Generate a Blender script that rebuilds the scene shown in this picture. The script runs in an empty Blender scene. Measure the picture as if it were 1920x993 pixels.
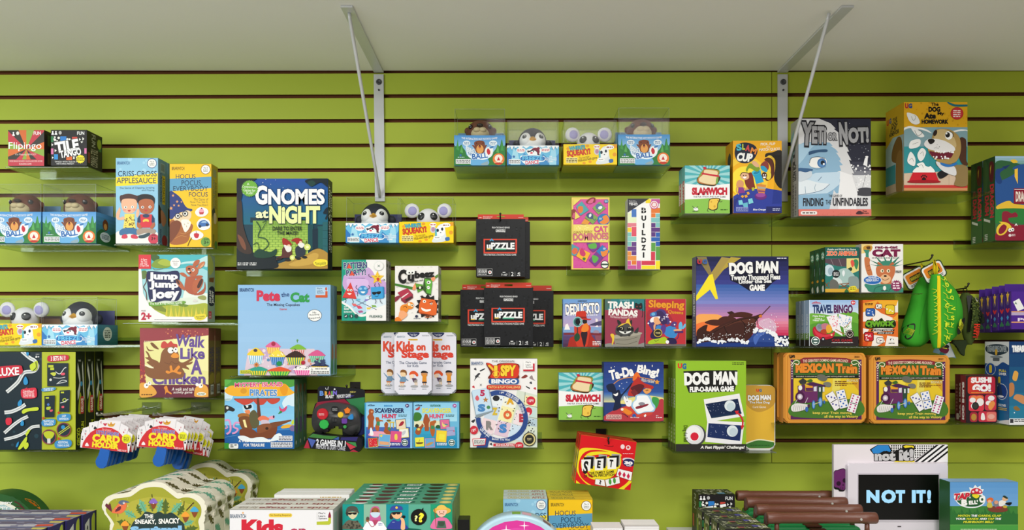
import bpy, bmesh, math, random
from mathutils import Vector, Matrix
random.seed(7)
SC = bpy.context.scene
COL = SC.collection
F, CX, HY, D = 1359.0, 960.0, 640.0, 2.25     # focal length in px, principal column, horizon row, camera to wall
ZC = 1.5                                      # eye height above the shop floor
PI = math.pi

def wx(px, d): return (px - CX) / F * (D - d)
def wz(py, d): return ZC + (HY - py) / F * (D - d)
def sc_(d): return (D - d) / F

# ---------------------------------------------------------------- materials
def lin(c): return c / 12.92 if c <= .04045 else ((c + .055) / 1.055) ** 2.4
def rgb(h):
    if len(h) == 3: h = h[0]*2 + h[1]*2 + h[2]*2
    return tuple(lin(int(h[i:i+2], 16) / 255) for i in (0, 2, 4))
_M = {}
def M(h, kind='print'):
    k = (h, kind)
    if k in _M: return _M[k]
    m = bpy.data.materials.new(kind + '_' + h); m.use_nodes = True
    nt = m.node_tree; b = nt.nodes['Principled BSDF']
    c = rgb(h); b.inputs['Base Color'].default_value = (*c, 1)
    ro, sp = dict(print=(.42, .25), card=(.6, .3), plastic=(.3, .5), cloth=(.85, .15), metal=(.35, .5), soft=(.55, .3), tin=(.3, .5), matte=(.8, .2)).get(kind, (.5, .4))
    b.inputs['Roughness'].default_value = ro; b.inputs['Specular IOR Level'].default_value = sp
    if kind == 'metal': b.inputs['Metallic'].default_value = .25
    if kind in ('cloth', 'matte', 'soft', 'metal', 'tin'):     # faint procedural unevenness of the surface
        n = nt.nodes.new('ShaderNodeTexNoise'); n.inputs['Scale'].default_value = dict(cloth=420, matte=60, soft=30, metal=90, tin=40)[kind]
        bp = nt.nodes.new('ShaderNodeBump'); bp.inputs['Strength'].default_value = .12 if kind == 'cloth' else .04; bp.inputs['Distance'].default_value = .002
        nt.links.new(n.outputs['Fac'], bp.inputs['Height']); nt.links.new(bp.outputs['Normal'], b.inputs['Normal'])
    _M[k] = m
    return m
def clear(name, tint, refl=.05, rough=.04, mul=1.0):
    m = bpy.data.materials.new(name); m.use_nodes = True
    nt = m.node_tree; nt.nodes.clear()
    out = nt.nodes.new('ShaderNodeOutputMaterial'); mix = nt.nodes.new('ShaderNodeMixShader')
    tr = nt.nodes.new('ShaderNodeBsdfTransparent'); tr.inputs[0].default_value = (*tint, 1)
    gl = nt.nodes.new('ShaderNodeBsdfGlossy'); gl.inputs['Roughness'].default_value = rough
    gl.inputs[0].default_value = (.95, .95, .95, 1)
    lw = nt.nodes.new('ShaderNodeLayerWeight'); lw.inputs['Blend'].default_value = .25
    ma = nt.nodes.new('ShaderNodeMath'); ma.operation = 'MULTIPLY_ADD'; ma.inputs[1].default_value = .55*mul; ma.inputs[2].default_value = refl
    nt.links.new(lw.outputs['Fresnel'], ma.inputs[0]); nt.links.new(ma.outputs[0], mix.inputs[0])
    nt.links.new(tr.outputs[0], mix.inputs[1]); nt.links.new(gl.outputs[0], mix.inputs[2]); nt.links.new(mix.outputs[0], out.inputs[0])
    return m
ACRYLIC = clear('clear_acrylic', (.90, .94, .90), .04)
FILM = clear('clear_film', (.94, .95, .95), .004, .06, .12)
EDGE = clear('clear_edge', (.82, .85, .85), .05, .45, .25)

# ---------------------------------------------------------------- objects
def link(o, parent=None):
    COL.objects.link(o)
    if parent: o.parent = parent
    return o
def thing(name, label, cat, loc=(0, 0, 0), group=None, rot=(0, 0, 0)):
    o = bpy.data.objects.new(name, None); o.empty_display_size = .02
    o.location = loc; o.rotation_euler = rot; o['label'] = label; o['category'] = cat
    if group: o['group'] = group
    return link(o)
def tag(o, label, cat, group=None):
    o['label'] = label; o['category'] = cat
    if group: o['group'] = group
    return o
def obj(name, bm, mats, parent=None, smooth=False, label=None):
    me = bpy.data.meshes.new(name); bm.to_mesh(me); bm.free()
    if not isinstance(mats, (list, tuple)): mats = [mats]
    for m in mats: me.materials.append(m)
    if smooth:
        for p in me.polygons: p.use_smooth = True
    o = bpy.data.objects.new(name, me)
    if label: o['label'] = label
    return link(o, parent)
def struct(name, bm, mats, smooth=False):
    o = obj(name, bm, mats, None, smooth); o['kind'] = 'structure'; return o
def add_box(bm, x0, y0, z0, x1, y1, z1, bev=0, mi=0, seg=2):
    v = [bm.verts.new((x, y, z)) for x in (x0, x1) for y in (y0, y1) for z in (z0, z1)]
    fs = [bm.faces.new([v[i] for i in q]) for q in ((0, 1, 3, 2), (4, 6, 7, 5), (0, 4, 5, 1), (2, 3, 7, 6), (0, 2, 6, 4), (1, 5, 7, 3))]
    for f in fs: f.material_index = mi      # order: -x, +x, -y(front), +y(back), -z, +z
    if bev:
        es = set(e for f in fs for e in f.edges)
        bmesh.ops.bevel(bm, geom=list(es), offset=bev, segments=seg, affect='EDGES', profile=.5)
    return fs
def add_ball(bm, c, r, mi=0, rot=None, u=24, v=16):
    if not isinstance(r, (tuple, list)): r = (r, r, r)
    mt = Matrix.Translation(c) @ (rot.to_4x4() if rot else Matrix()) @ Matrix.Diagonal((*r, 1))
    g = bmesh.ops.create_uvsphere(bm, u_segments=u, v_segments=v, radius=1, matrix=mt)
    for vv in g['verts']:
        for f in vv.link_faces: f.material_index = mi; f.smooth = True
def add_tube(bm, pts, r, mi=0, n=10, cap=True):
    pts = [Vector(p) for p in pts]; rings = []
    rs = r if isinstance(r, (list, tuple)) else [r] * len(pts)
    up = Vector((0.123, .331, .9)); prev = None
    for i, p in enumerate(pts):
        t = (pts[min(i+1, len(pts)-1)] - pts[max(i-1, 0)]).normalized()
        a = prev if prev else (up - t * up.dot(t))
        a = (a - t * a.dot(t)).normalized(); prev = a; b = t.cross(a)
        rings.append([bm.verts.new(p + rs[i] * (a * math.cos(2*PI*k/n) + b * math.sin(2*PI*k/n))) for k in range(n)])
    for i in range(len(rings)-1):
        for k in range(n):
            f = bm.faces.new((rings[i][k], rings[i][(k+1) % n], rings[i+1][(k+1) % n], rings[i+1][k])); f.material_index = mi; f.smooth = True
    if cap:
        f = bm.faces.new(rings[0][::-1]); f.material_index = mi
        f = bm.faces.new(rings[-1]); f.material_index = mi
def add_lathe(bm, prof, c=(0, 0, 0), axis='y', mi=0, n=32):
    """prof: (radius, height) pairs revolved about an axis through c"""
    rings = []
    for r, h in prof:
        ring = []
        for k in range(n):
            a = 2*PI*k/n; u, w = r*math.cos(a), r*math.sin(a)
            p = (c[0]+u, c[1]+h, c[2]+w) if axis == 'y' else ((c[0]+u, c[1]+w, c[2]+h) if axis == 'z' else (c[0]+h, c[1]+u, c[2]+w))
            ring.append(bm.verts.new(p))
        rings.append(ring)
    for i in range(len(rings)-1):
        for k in range(n):
            f = bm.faces.new((rings[i][k], rings[i][(k+1) % n], rings[i+1][(k+1) % n], rings[i+1][k])); f.material_index = mi; f.smooth = True
    for q in (rings[0], rings[-1]):
        if True:
            f = bm.faces.new(q); f.material_index = mi
def add_prism(bm, pts, y0, y1, mi=0, bev=0, mside=None):
    """outline pts (x, z) extruded between y0 (front) and y1"""
    a = [bm.verts.new((x, y0, z)) for x, z in pts]; b = [bm.verts.new((x, y1, z)) for x, z in pts]
    fa = bm.faces.new(a); fb = bm.faces.new(b[::-1]); fa.material_index = mi; fb.material_index = mi
    n = len(pts)
    for i in range(n):
        f = bm.faces.new((a[i], b[i], b[(i+1) % n], a[(i+1) % n])); f.material_index = mi if mside is None else mside
    if bev: bmesh.ops.bevel(bm, geom=list(fa.edges) + list(fb.edges), offset=bev, segments=2, affect='EDGES')
    return fa
def fixn(bm):
    bmesh.ops.recalc_face_normals(bm, faces=bm.faces[:]); return bm
def rrect(x0, y0, x1, y1, r, n=6):
    pts = []
    for cx, cy, a0 in ((x1-r, y1-r, 0), (x0+r, y1-r, 90), (x0+r, y0+r, 180), (x1-r, y0+r, 270)):
        for k in range(n+1):
            a = math.radians(a0 + 90*k/n); pts.append((cx + r*math.cos(a), cy + r*math.sin(a)))
    return pts
def smooth_pts(pts, closed=True, n=6):
    out = []; L = len(pts)
    for i in range(L if closed else L-1):
        p = [pts[(i+k) % L] if closed else pts[min(max(i+k, 0), L-1)] for k in (-1, 0, 1, 2)]
        for j in range(n):
            t = j/n
            out.append(tuple(.5*((2*p[1][a]) + (-p[0][a]+p[2][a])*t + (2*p[0][a]-5*p[1][a]+4*p[2][a]-p[3][a])*t*t + (-p[0][a]+3*p[1][a]-3*p[2][a]+p[3][a])*t**3) for a in (0, 1)))
    if not closed: out.append(tuple(pts[-1]))
    return out
def dup(root, loc, label=None, group=None, scale=1.0, rot=None):
    r = root.copy(); link(r); r.location = loc; r.scale = (scale,)*3
    if rot is not None: r.rotation_euler = rot
    if label: r['label'] = label
    if group: r['group'] = group
    elif 'group' in r.keys() and group is False: del r['group']
    for ch in list(root.children):
        c = ch.copy(); link(c, r)
        for g in list(ch.children):
            d = g.copy(); link(d, c)
    return r

# ---------------------------------------------------------------- printing
_T = {}
def glyphs(txt, off):
    k = (txt, off)
    if k in _T: return _T[k]
    cu = bpy.data.curves.new('tmp', 'FONT'); cu.body = txt; cu.resolution_u = 3; cu.fill_mode = 'BOTH'; cu.offset = off
    o = bpy.data.objects.new('tmp', cu); COL.objects.link(o)
    dg = bpy.context.evaluated_depsgraph_get()
    me = o.evaluated_get(dg).to_mesh()
    vs = [(v.co.x, v.co.y) for v in me.vertices]; fs = [tuple(p.vertices) for p in me.polygons]
    o.evaluated_get(dg).to_mesh_clear()
    bpy.data.objects.remove(o); bpy.data.curves.remove(cu)
    _T[k] = (vs, fs); return _T[k]
def clip(poly, x0, y0, x1, y1):
    for ax, lim, sgn in ((0, x0, 1), (0, x1, -1), (1, y0, 1), (1, y1, -1)):
        out = []; n = len(poly)
        for i in range(n):
            a, b = poly[i], poly[(i+1) % n]
            ia, ib = (a[ax]-lim)*sgn >= 0, (b[ax]-lim)*sgn >= 0
            if ia: out.append(a)
            if ia != ib:
                t = (lim-a[ax])/(b[ax]-a[ax]); out.append((a[0]+(b[0]-a[0])*t, a[1]+(b[1]-a[1])*t))
        poly = out
        if len(poly) < 3: return []
    return poly
def stroke(pts, w):
    L, R = [], []; n = len(pts)
    for i in range(n):
        a, b = pts[max(i-1, 0)], pts[min(i+1, n-1)]
        dx, dy = b[0]-a[0], b[1]-a[1]; q = math.hypot(dx, dy) or 1
        nx, ny = -dy/q*w/2, dx/q*w/2
        L.append((pts[i][0]+nx, pts[i][1]+ny)); R.append((pts[i][0]-nx, pts[i][1]-ny))
    return [[L[i], L[i+1], R[i+1], R[i]] for i in range(n-1)]
class Art:
    """reads printed artwork; yields parts: {part: {face: [(poly|mesh, colour)]}}"""
    def __init__(s, src, rect=None):
        s.parts = {'': []}; s.order = ['']; s.labels = {}; s.rect = rect
        part, face = '', 'F'; ox, oy, k = 0., 0., 1.; ky = 1.; un = (0., 0., 0.)
        def U(x, y):
            if not un[0]: return x, y
            a = math.radians(un[0]); dx, dy = x-un[1], y-un[2]
            return un[1]+dx*math.cos(a)+dy*math.sin(a), un[2]-dx*math.sin(a)+dy*math.cos(a)
        def P(nums):
            q = [(nums[i], nums[i+1]) for i in range(0, len(nums)-1, 2)]
            if face != 'F': return q
            return [(ox + k*x, oy + ky*y) for x, y in (U(*p) for p in q)]
        def add(col, poly, doclip=True):
            if doclip:
                if face == 'F' and rect: poly = clip(poly, *rect)
                elif face != 'F': poly = clip(poly, 0, 0, 100, 100)
            if len(poly) >= 3: s.parts[part].append((face, poly, None, col))
        for line in src.strip().split('\n'):
            line = line.strip()
            if not line: continue
            c = line[0]
            if c == '@':
                part = line[1:].split('|')[0].strip()
                if '|' in line: s.labels[part] = line.split('|')[1].strip()
                if part not in s.parts: s.parts[part] = []; s.order.append(part)
                continue
            if c == '#': face = line[1]; continue
            if c == 'q': un = tuple(map(float, line.split()[1:4])); continue
            txt = None
            if c == 't': line, txt = line.split('|', 1)
            w = line.split()
            if c == 'm': ox, oy, k = map(float, w[1:4]); ky = float(w[4]) if len(w) > 4 else k; continue
            col = w[1]
            if c == 't':
                x0, y0, x1, y1 = map(float, w[2:6])
                if un[0] and face == 'F':
                    cx, cy = P([(x0+x1)/2, (y0+y1)/2])[0]; hw, hh = (x1-x0)*k/2, (y1-y0)*ky/2; x0, y0, x1, y1 = cx-hw, cy-hh, cx+hw, cy+hh
                else: (x0, y0), (x1, y1) = P([x0, y0]) + P([x1, y1])
                off, outl, bend, shear, rot, V, fan = .025, None, 0, 0, 0, 0, 0
                for o in w[6:]:
                    if o[0] == 'B': off = float(o[1:])
                    elif o[0] == 'O': q = o[1:].split(','); outl = (q[0], float(q[1]) if len(q) > 1 else .07)
                    elif o[0] == 'C': bend = float(o[1:])
                    elif o[0] == 'S': shear = float(o[1:])
                    elif o[0] == 'R': rot = float(o[1:])
                    elif o[0] == 'V': V = int(o[1:] or 1)
                off *= .5; outl = (outl[0], outl[1]*.75) if outl else None; rot -= un[0]
                off = round(off, 4)
                vs, fs = glyphs(txt, off)
                if not vs: continue
                def sh(v): return (v[0] + shear*v[1], v[1])
                b = [sh(v) for v in vs]
                lo = (min(v[0] for v in b), min(v[1] for v in b)); hi = (max(v[0] for v in b), max(v[1] for v in b))
                cx, cy = (x0+x1)/2, (y0+y1)/2; ca, sa = math.cos(math.radians(rot)), math.sin(math.radians(rot))
                def mp(v):
                    v = sh(v); u = (v[0]-lo[0])/max(hi[0]-lo[0], 1e-6); q = 1-(v[1]-lo[1])/max(hi[1]-lo[1], 1e-6)
                    if V == 1: u, q = 1-q, u
                    elif V == 2: u, q = q, 1-u
                    X = x0+(x1-x0)*u; Y = y0+(y1-y0)*q
                    if V: X += 0
                    else: Y += bend*(y1-y0)*((2*u-1)**2)
                    X -= cx; Y -= cy
                    return (cx+X*ca-Y*sa, cy+X*sa+Y*ca)
                if outl:
                    vo, fo = glyphs(txt, off+outl[1])
                    s.parts[part].append((face, [mp(v) for v in vo], fo, outl[0]))
                s.parts[part].append((face, [mp(v) for v in vs], fs, col))
                continue
            v = [float(q) for q in w[2:]] if c != 'g' else None
            if c == 'r':
                a = P(v[:4]); add(col, [a[0], (a[1][0], a[0][1]), a[1], (a[0][0], a[1][1])])
            elif c == 'o':     # rounded rectangle x0 y0 x1 y1 radius
                a = P(v[:4]); add(col, rrect(a[0][0], a[0][1], a[1][0], a[1][1], v[4]*(k if face == 'F' else 1)))
            elif c == 'e':
                ro = math.radians(v[4]) if len(v) > 4 else 0; pts = []
                for i in range(24):
                    a = 2*PI*i/24; x, y = v[2]*math.cos(a), v[3]*math.sin(a)
                    pts += [v[0]+x*math.cos(ro)-y*math.sin(ro), v[1]+x*math.sin(ro)+y*math.cos(ro)]
                add(col, P(pts))
            elif c == 'p': add(col, P(v))
            elif c == 'b': add(col, smooth_pts(P(v)))
            elif c in 'ls':
                pts = P(v[1:]); pts = smooth_pts(pts, False) if c == 's' else pts
                for q in stroke(pts, v[0]*(k if face == 'F' else 1)): add(col, q)
            elif c == '*':
                cx, cy, R, r, n = v[:5]; n = int(n); pts = []; a0 = -PI/2
                for i in range(2*n):
                    a = a0+PI*i/n; q = R if i % 2 == 0 else r; pts += [cx+q*math.cos(a), cy+q*math.sin(a)]
                add(col, P(pts))
            elif c == 'k':     # n random dots
                rnd = random.Random(int(v[0]*7+v[4]))
                for i in range(int(v[4])):
                    x, y, q = rnd.uniform(v[0], v[2]), rnd.uniform(v[1], v[3]), v[5]*rnd.uniform(.5, 1.2)
                    add(col, P([z for a in range(7) for z in (x+q*math.cos(a*.9), y+q*math.sin(a*.9))]))
            elif c == 'n':     # fine print, rows of short dashes
                rnd = random.Random(int(v[0]*3+v[1])); rows = int(v[4]); hh = (v[3]-v[1])/rows
                for i in range(rows):
                    x = v[0]
                    while x < v[2]:
                        L = min(rnd.uniform(.5, 2.2)*hh, v[2]-x)
                        a = P([x, v[1]+hh*(i+.2), x+L, v[1]+hh*(i+.75)]); add(col, [a[0], (a[1][0], a[0][1]), a[1], (a[0][0], a[1][1])])
                        x += L+hh*.35
            elif c == 'g':
                n = int(w[7]); c1, c2 = w[1], w[2]; v = [float(q) for q in w[3:7]]
                for i in range(n):
                    t = i/(n-1); q = ''.join('%02x' % round(int(c1[j:j+2], 16)*(1-t)+int(c2[j:j+2], 16)*t) for j in (0, 2, 4))
                    a = P([v[0], v[1]+(v[3]-v[1])*i/n, v[2], v[1]+(v[3]-v[1])*(i+1)/n]); add(q, [a[0], (a[1][0], a[0][1]), a[1], (a[0][0], a[1][1])])
STEP = 1.3e-5
def print_art(art, root, place, parent_base=None, kind='print', name0='print'):
    """place: {face: f(x, y, lift) -> local point}; one mesh per part"""
    n = {}; made = {}
    for part in art.order:
        shapes = []
        for face, geo, faces, col in art.parts[part]:
            if face not in place: continue
            f = place[face]; n[face] = n.get(face, 0)+1; lift = STEP*n[face]+1e-4
            pts = [f(x, y, lift) for x, y in geo]
            lo = [min(p[i] for p in pts) for i in range(3)]; hi = [max(p[i] for p in pts) for i in range(3)]
            sz = max(hi[i]-lo[i] for i in range(3))
            if faces: sz = sorted(hi[i]-lo[i] for i in range(3))[1]*.8       # lettering: about the height of one letter
            shapes.append((pts, faces, M(col, kind), lo, hi, sz))
        # printed areas far apart on the pack become pieces of their own
        g = list(range(len(shapes)))
        def root_of(a):
            while g[a] != a: a = g[a]
            return a
        for a in range(len(shapes)):
            for b in range(a):
                A, B = shapes[a], shapes[b]
                gap = math.sqrt(sum(max(0, A[3][i]-B[4][i], B[3][i]-A[4][i])**2 for i in range(3)))
                if gap <= max(.0195, .48*max(A[5], B[5])):
                    ra, rb = root_of(a), root_of(b)
                    if ra != rb: g[max(ra, rb)] = min(ra, rb)
        groups = {}
        for a in range(len(shapes)): groups.setdefault(root_of(a), []).append(shapes[a])
        nm = part or name0
        for grp in groups.values():
            vs, fs, mi, mats = [], [], [], []
            for pts, faces, m, *_ in grp:
                if m not in mats: mats.append(m)
                b = len(vs); vs += pts
                for q in (faces if faces else [tuple(range(len(pts)))]):
                    fs.append(tuple(b+i for i in q)); mi.append(mats.index(m))
            me = bpy.data.meshes.new(nm); me.from_pydata(vs, [], fs)
            for m in mats: me.materials.append(m)
            me.polygons.foreach_set('material_index', mi)
            o = bpy.data.objects.new(nm, me); link(o, root); made.setdefault(part, o)
            if part in art.labels: o['label'] = art.labels[part]
    return made
def box(name, label, cat, rect, d, t, col, art='', R=None, L=None, T=None, B=None, group=None, rot=(0, 0, 0), bev=.0012, kind='print', extra=None, loc=None, body='carton', rnd=0):
    """A printed carton: rect = its front in photo px at front distance d from the wall, thickness t."""
    x0, y0, x1, y1 = rect; s = sc_(d); W, H = (x1-x0)*s, (y1-y0)*s; xc = (x0+x1)/2
    root = thing(name, label, cat, loc or (wx(xc, d), -(d-t/2), wz(y1, d)), group, rot)
    bm = bmesh.new()
    cols = [L or R or col, R or L or col, col, col, B or R or L or col, T or R or L or col]
    if rnd:
        add_prism(bm, rrect(-W/2, 0, W/2, H, rnd, 8), -t/2, t/2, 2, min(t*.2, .004), 0); fixn(bm)
        for f in bm.faces: f.smooth = False
    else:
        fs = add_box(bm, -W/2, -t/2, 0, W/2, t/2, H, 0)
        for i, f in enumerate(fs): f.material_index = i
        if bev: bmesh.ops.bevel(bm, geom=bm.edges[:], offset=bev, segments=2, affect='EDGES')
    a = Art(art, (x0+.2, y0+.2, x1-.2, y1-.2))
    place = dict(F=lambda x, y, l: ((x-xc)*s, -t/2-l, (y1-y)*s),
                 R=lambda x, y, l: (W/2+l, -t/2+t*x/100, H*(1-y/100)),
                 L=lambda x, y, l: (-W/2-l, t/2-t*x/100, H*(1-y/100)),
                 T=lambda x, y, l: (-W/2+W*x/100, t/2-t*y/100, H+l),
                 B=lambda x, y, l: (-W/2+W*x/100, -t/2+t*y/100, -l))
    base = [q for q in a.parts.get('', []) if q[0] in place]
    mats = [M(c, kind) for c in cols]
    # surface print belongs to the carton's own mesh
    nF = {}
    for face, geo, faces, c in base:
        f = place[face]; nF[face] = nF.get(face, 0)+1; lift = STEP*nF[face]+1e-4
        m = M(c, kind)
        if m not in mats: mats.append(m)
        vv = [bm.verts.new(f(x, y, lift)) for x, y in geo]
        for q in (faces if faces else [tuple(range(len(geo)))]):
            try:
                fc = bm.faces.new([vv[i] for i in q]); fc.material_index = mats.index(m)
            except ValueError: pass
    obj(body, bm, mats, root)
    top = {f: k for f, k in nF.items()}
    a.parts[''] = []
    pl = {f: (lambda g, k: (lambda x, y, l: g(x, y, l+STEP*k)))(place[f], top.get(f, 0)) for f in place}
    print_art(a, root, pl, kind=kind)
    return root
def behind(src, gap, label, dx=0, n=1):
    l = src.location
    return dup(src, (l.x+dx, l.y+gap, l.z), label)
def at(rect, d, t):
    return (wx((rect[0]+rect[2])/2, d), -(d-t/2), wz(rect[3], d))

# ---------------------------------------------------------------- shop fittings
def shelf(label, x0, x1, y, d=.155, lip=0, back=.03, skew=0):
    """clear acrylic shelf hooked into the slat wall: front edge from px x0 to x1 at row y"""
    X0, X1, Z = wx(x0, d), wx(x1, d), wz(y, d)
    xm = (X0+X1)/2; W = (X1-X0)/2
    root = thing('acrylic_shelf', label, 'shelf', (xm, 0, Z-.0035), 'clear acrylic shelves on the slat wall')
    bm = bmesh.new(); add_box(bm, -W, -d, 0, W, -.0035, .003, .0005); obj('shelf_plate', bm, ACRYLIC, root)
    bm = bmesh.new(); add_box(bm, -W, -.0032, 0, W, -.0006, back, .0005); obj('back_plate', bm, ACRYLIC, root)
    if lip:
        bm = bmesh.new(); add_box(bm, -W, -d-.0032, 0, W, -d-.0003, lip, .0005); obj('front_lip', bm, ACRYLIC, root)
    return root
# ================================================================ the room
GREEN, GREEN_WARMLIT, BROWN = M('b0c044', 'paint'), M('afbb3a', 'paint'), M('6b3f22', 'matte')  # right panel's yellower green has the warmer light there put into its colour
for m in (GREEN, GREEN_WARMLIT):
    nt = m.node_tree; b = nt.nodes['Principled BSDF']; b.inputs['Roughness'].default_value = .5; b.inputs['Specular IOR Level'].default_value = .25
    n = nt.nodes.new('ShaderNodeTexNoise'); n.inputs['Scale'].default_value = 55; n.inputs['Detail'].default_value = 4
    bp = nt.nodes.new('ShaderNodeBump'); bp.inputs['Strength'].default_value = .06; bp.inputs['Distance'].default_value = .002
    nt.links.new(n.outputs['Fac'], bp.inputs['Height']); nt.links.new(bp.outputs['Normal'], b.inputs['Normal'])
    n2 = nt.nodes.new('ShaderNodeTexNoise'); n2.inputs['Scale'].default_value = 2.2
    mx = nt.nodes.new('ShaderNodeMix'); mx.data_type = 'RGBA'; c = b.inputs['Base Color'].default_value[:]
    mx.inputs['A'].default_value = c; mx.inputs['B'].default_value = (c[0]*.93, c[1]*.95, c[2]*.85, 1)
    nt.links.new(n2.outputs['Fac'], mx.inputs['Factor']); nt.links.new(mx.outputs['Result'], b.inputs['Base Color'])
def groove_y(px, k):
    xs = (15, 1447, 1905); a = (182.4, 177.6, 176.3); s = (45.95, 46.26, 46.37)
    i = 0 if px < 1447 else 1; t = (px-xs[i])/(xs[i+1]-xs[i])
    return a[i]+(a[i+1]-a[i])*t+(s[i]+(s[i+1]-s[i])*t)*k
def slat_panel(name, p0, p1, mat):
    bm = bmesh.new(); prof = []   # (row, depth, material of the strip below this point)
    for k in range(-1, 15):
        prof += [(k, -3.4, 0, 1), (k, -3.4, .013, 1), (k, 3.6, .013, 1), (k, 3.6, 0, 0)]
    prof = [(-1.2, 0, 0, 0)] + prof
    cols = []
    for px in (p0, p1):
        col = []
        for k, dy, y, m in prof: col.append(bm.verts.new((wx(px, 0), y, wz(groove_y(px, k)+dy, 0))))
        col.append(bm.verts.new((wx(px, 0), 0, wz(866.5, 0)))); col.append(bm.verts.new((wx(px, 0), .013, wz(866.5, 0))))
        cols.append(col)
    for i in range(len(cols[0])-1):
        f = bm.faces.new((cols[0][i], cols[0][i+1], cols[1][i+1], cols[1][i]))
        f.material_index = prof[i][3] if i < len(prof) else 0
    fixn(bm)
    return struct(name, bm, [mat, BROWN])
slat_panel('wall_back', -760, 1446.4, GREEN)
slat_panel('wall_back_right', 1447.4, 2720, GREEN_WARMLIT)
bm = bmesh.new(); add_box(bm, wx(-760, 0), .008, .3, wx(2720, 0), .03, wz(866, 0)-.0005); struct('wall_lower', bm, GREEN)
bm = bmesh.new(); add_box(bm, wx(-760, 0), .0135, wz(866, 0)+.001, wx(2720, 0), .05, wz(90, 0)); struct('wall_backing', bm, BROWN)
bm = bmesh.new(); add_box(bm, -4, -5.5, -.02, 4, .6, 0); struct('floor', bm, M('b9b2a4', 'matte'))
# white shelf carried by the two steel brackets, deepened to shade the wall top
SZ = wz(133, 0)
bm = bmesh.new(); add_box(bm, wx(-755, 0), -.62, SZ, wx(2715, 0), -.001, SZ+.02, .002)
sh = obj('overhead_shelf', bm, M('f2f2ee', 'matte')); tag(sh, 'long white shelf above the green slat wall on two steel brackets', 'shelf')
STEEL = M('d3d5d9', 'metal'); DARK = M('4a4c50', 'metal')
def bracket(label, px, w, ybot, lean, ptop, pb=0):
    X = wx(px, 0); root = thing('shelf_bracket', label, 'bracket', (X, -.001, wz(ybot, 0)), 'steel brackets under the overhead shelf')
    h = SZ-wz(ybot, 0); hw = w/2/F*D
    bm = bmesh.new(); add_prism(bm, [(-hw+lean, .0), (hw+lean, 0), (hw, h-.012), (-hw, h-.012)], -.005, 0, 0, .0006); fixn(bm); obj('upright', bm, STEEL, root)
    bm = bmesh.new(); add_box(bm, -hw, -.44, h-.006, hw, 0, h-.0005, .001); obj('shelf_arm', bm, STEEL, root)
    bm = bmesh.new(); add_tube(bm, [(lean+pb, -.008, .012), (lean+pb, -.016, .028), (ptop, -.40, h-.02), (ptop, -.41, h-.006)], [.0035, .0048, .0048, .004], n=12); obj('brace_rod', bm, STEEL, root)
    for dy, r in ((155, .0088), (170, .003)):
        bm = bmesh.new(); z = wz(dy, 0)-wz(ybot, 0)
        add_lathe(bm, [(r, -.0055), (r, -.0075), (r*.6, -.0095), (r*.55, -.0085), (.0008, -.0085)], (.001, 0, z), 'y', 0, 20); fixn(bm); obj('screw', bm, DARK, root)
    return root
bracket('pale steel bracket above the boxed penguin toy, its brace rod leaning left', 710.5, 18.5, 378, .004, 0)
bracket('pale steel bracket beside the white furry-face box, its brace rod leaning right', 1466.5, 18.5, 378, 0, -.034, -.0125)
# low display shelf that carries the front row
LZ = ZC-.69
root = thing('display_shelf', 'low white display shelf under the bottom row of boxes', 'shelf', (0, -.35, .6))
bm = bmesh.new(); add_box(bm, wx(-755, 0), -.35, LZ-.625, wx(2715, 0), .345, LZ-.6, .003); obj('shelf_board', bm, M('e6e6e2', 'matte'), root)
for x in (-1.7, -.6, .6, 1.7):
    bm = bmesh.new(); add_box(bm, x-.02, -.3, -.6, x+.02, .3, LZ-.626, .002); obj('support', bm, M('d6d6d2', 'matte'), root)
# ---------------------------------------------------------------- light
def lamp(x, y, z, sx, sy, e, col=(1, .97, .92)):
    l = bpy.data.lights.new('ceiling_light', 'AREA'); l.shape = 'RECTANGLE'; l.size = sx; l.size_y = sy; l.energy = e; l.color = col
    o = bpy.data.objects.new('ceiling_light', l); o.location = (x, y, z); COL.objects.link(o); return o
for x, y, z, e, c in ((-1.3, -1.7, 2.85, 11, (1, 1, .96)), (.4, -1.55, 2.85, 15, (1, .97, .92)), (1.8, -1.5, 2.85, 14, (1, .96, .9)), (.5, -2.7, 2.85, 48, (1, .97, .92)), (.4, -4.4, 2.85, 95, (1, .97, .92))):
    lamp(x, y, z, 1.3, .5, e, c)
o = lamp(-2.35, -2.4, 2.1, 1.4, 1.3, 43, (.95, 1, .97)); o.name = 'added_left_key'      # added soft key light, front left; its window is assumed, not built
o.rotation_euler = (Vector((-1.35, 0, 1.85))-o.location).to_track_quat('-Z', 'Y').to_euler()
w = bpy.data.worlds.new('shop'); SC.world = w; w.use_nodes = True
w.node_tree.nodes['Background'].inputs[0].default_value = (.95, .97, 1, 1); w.node_tree.nodes['Background'].inputs[1].default_value = .15
cam = bpy.data.cameras.new('camera'); co = bpy.data.objects.new('camera', cam); COL.objects.link(co)
co.location = (0, -D, ZC); co.rotation_euler = (PI/2, 0, 0); cam.sensor_width = 36; cam.sensor_fit = 'HORIZONTAL'; cam.lens = 36*F/1920; cam.shift_y = (HY-496.5)/1920; cam.clip_start = .05
SC.camera = co
SC.view_settings.view_transform = 'Standard'; SC.view_settings.look = 'None'; SC.view_settings.exposure = -.12; SC.view_settings.gamma = 1
SC.cycles.transparent_max_bounces = 24; SC.cycles.max_bounces = 10
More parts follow.
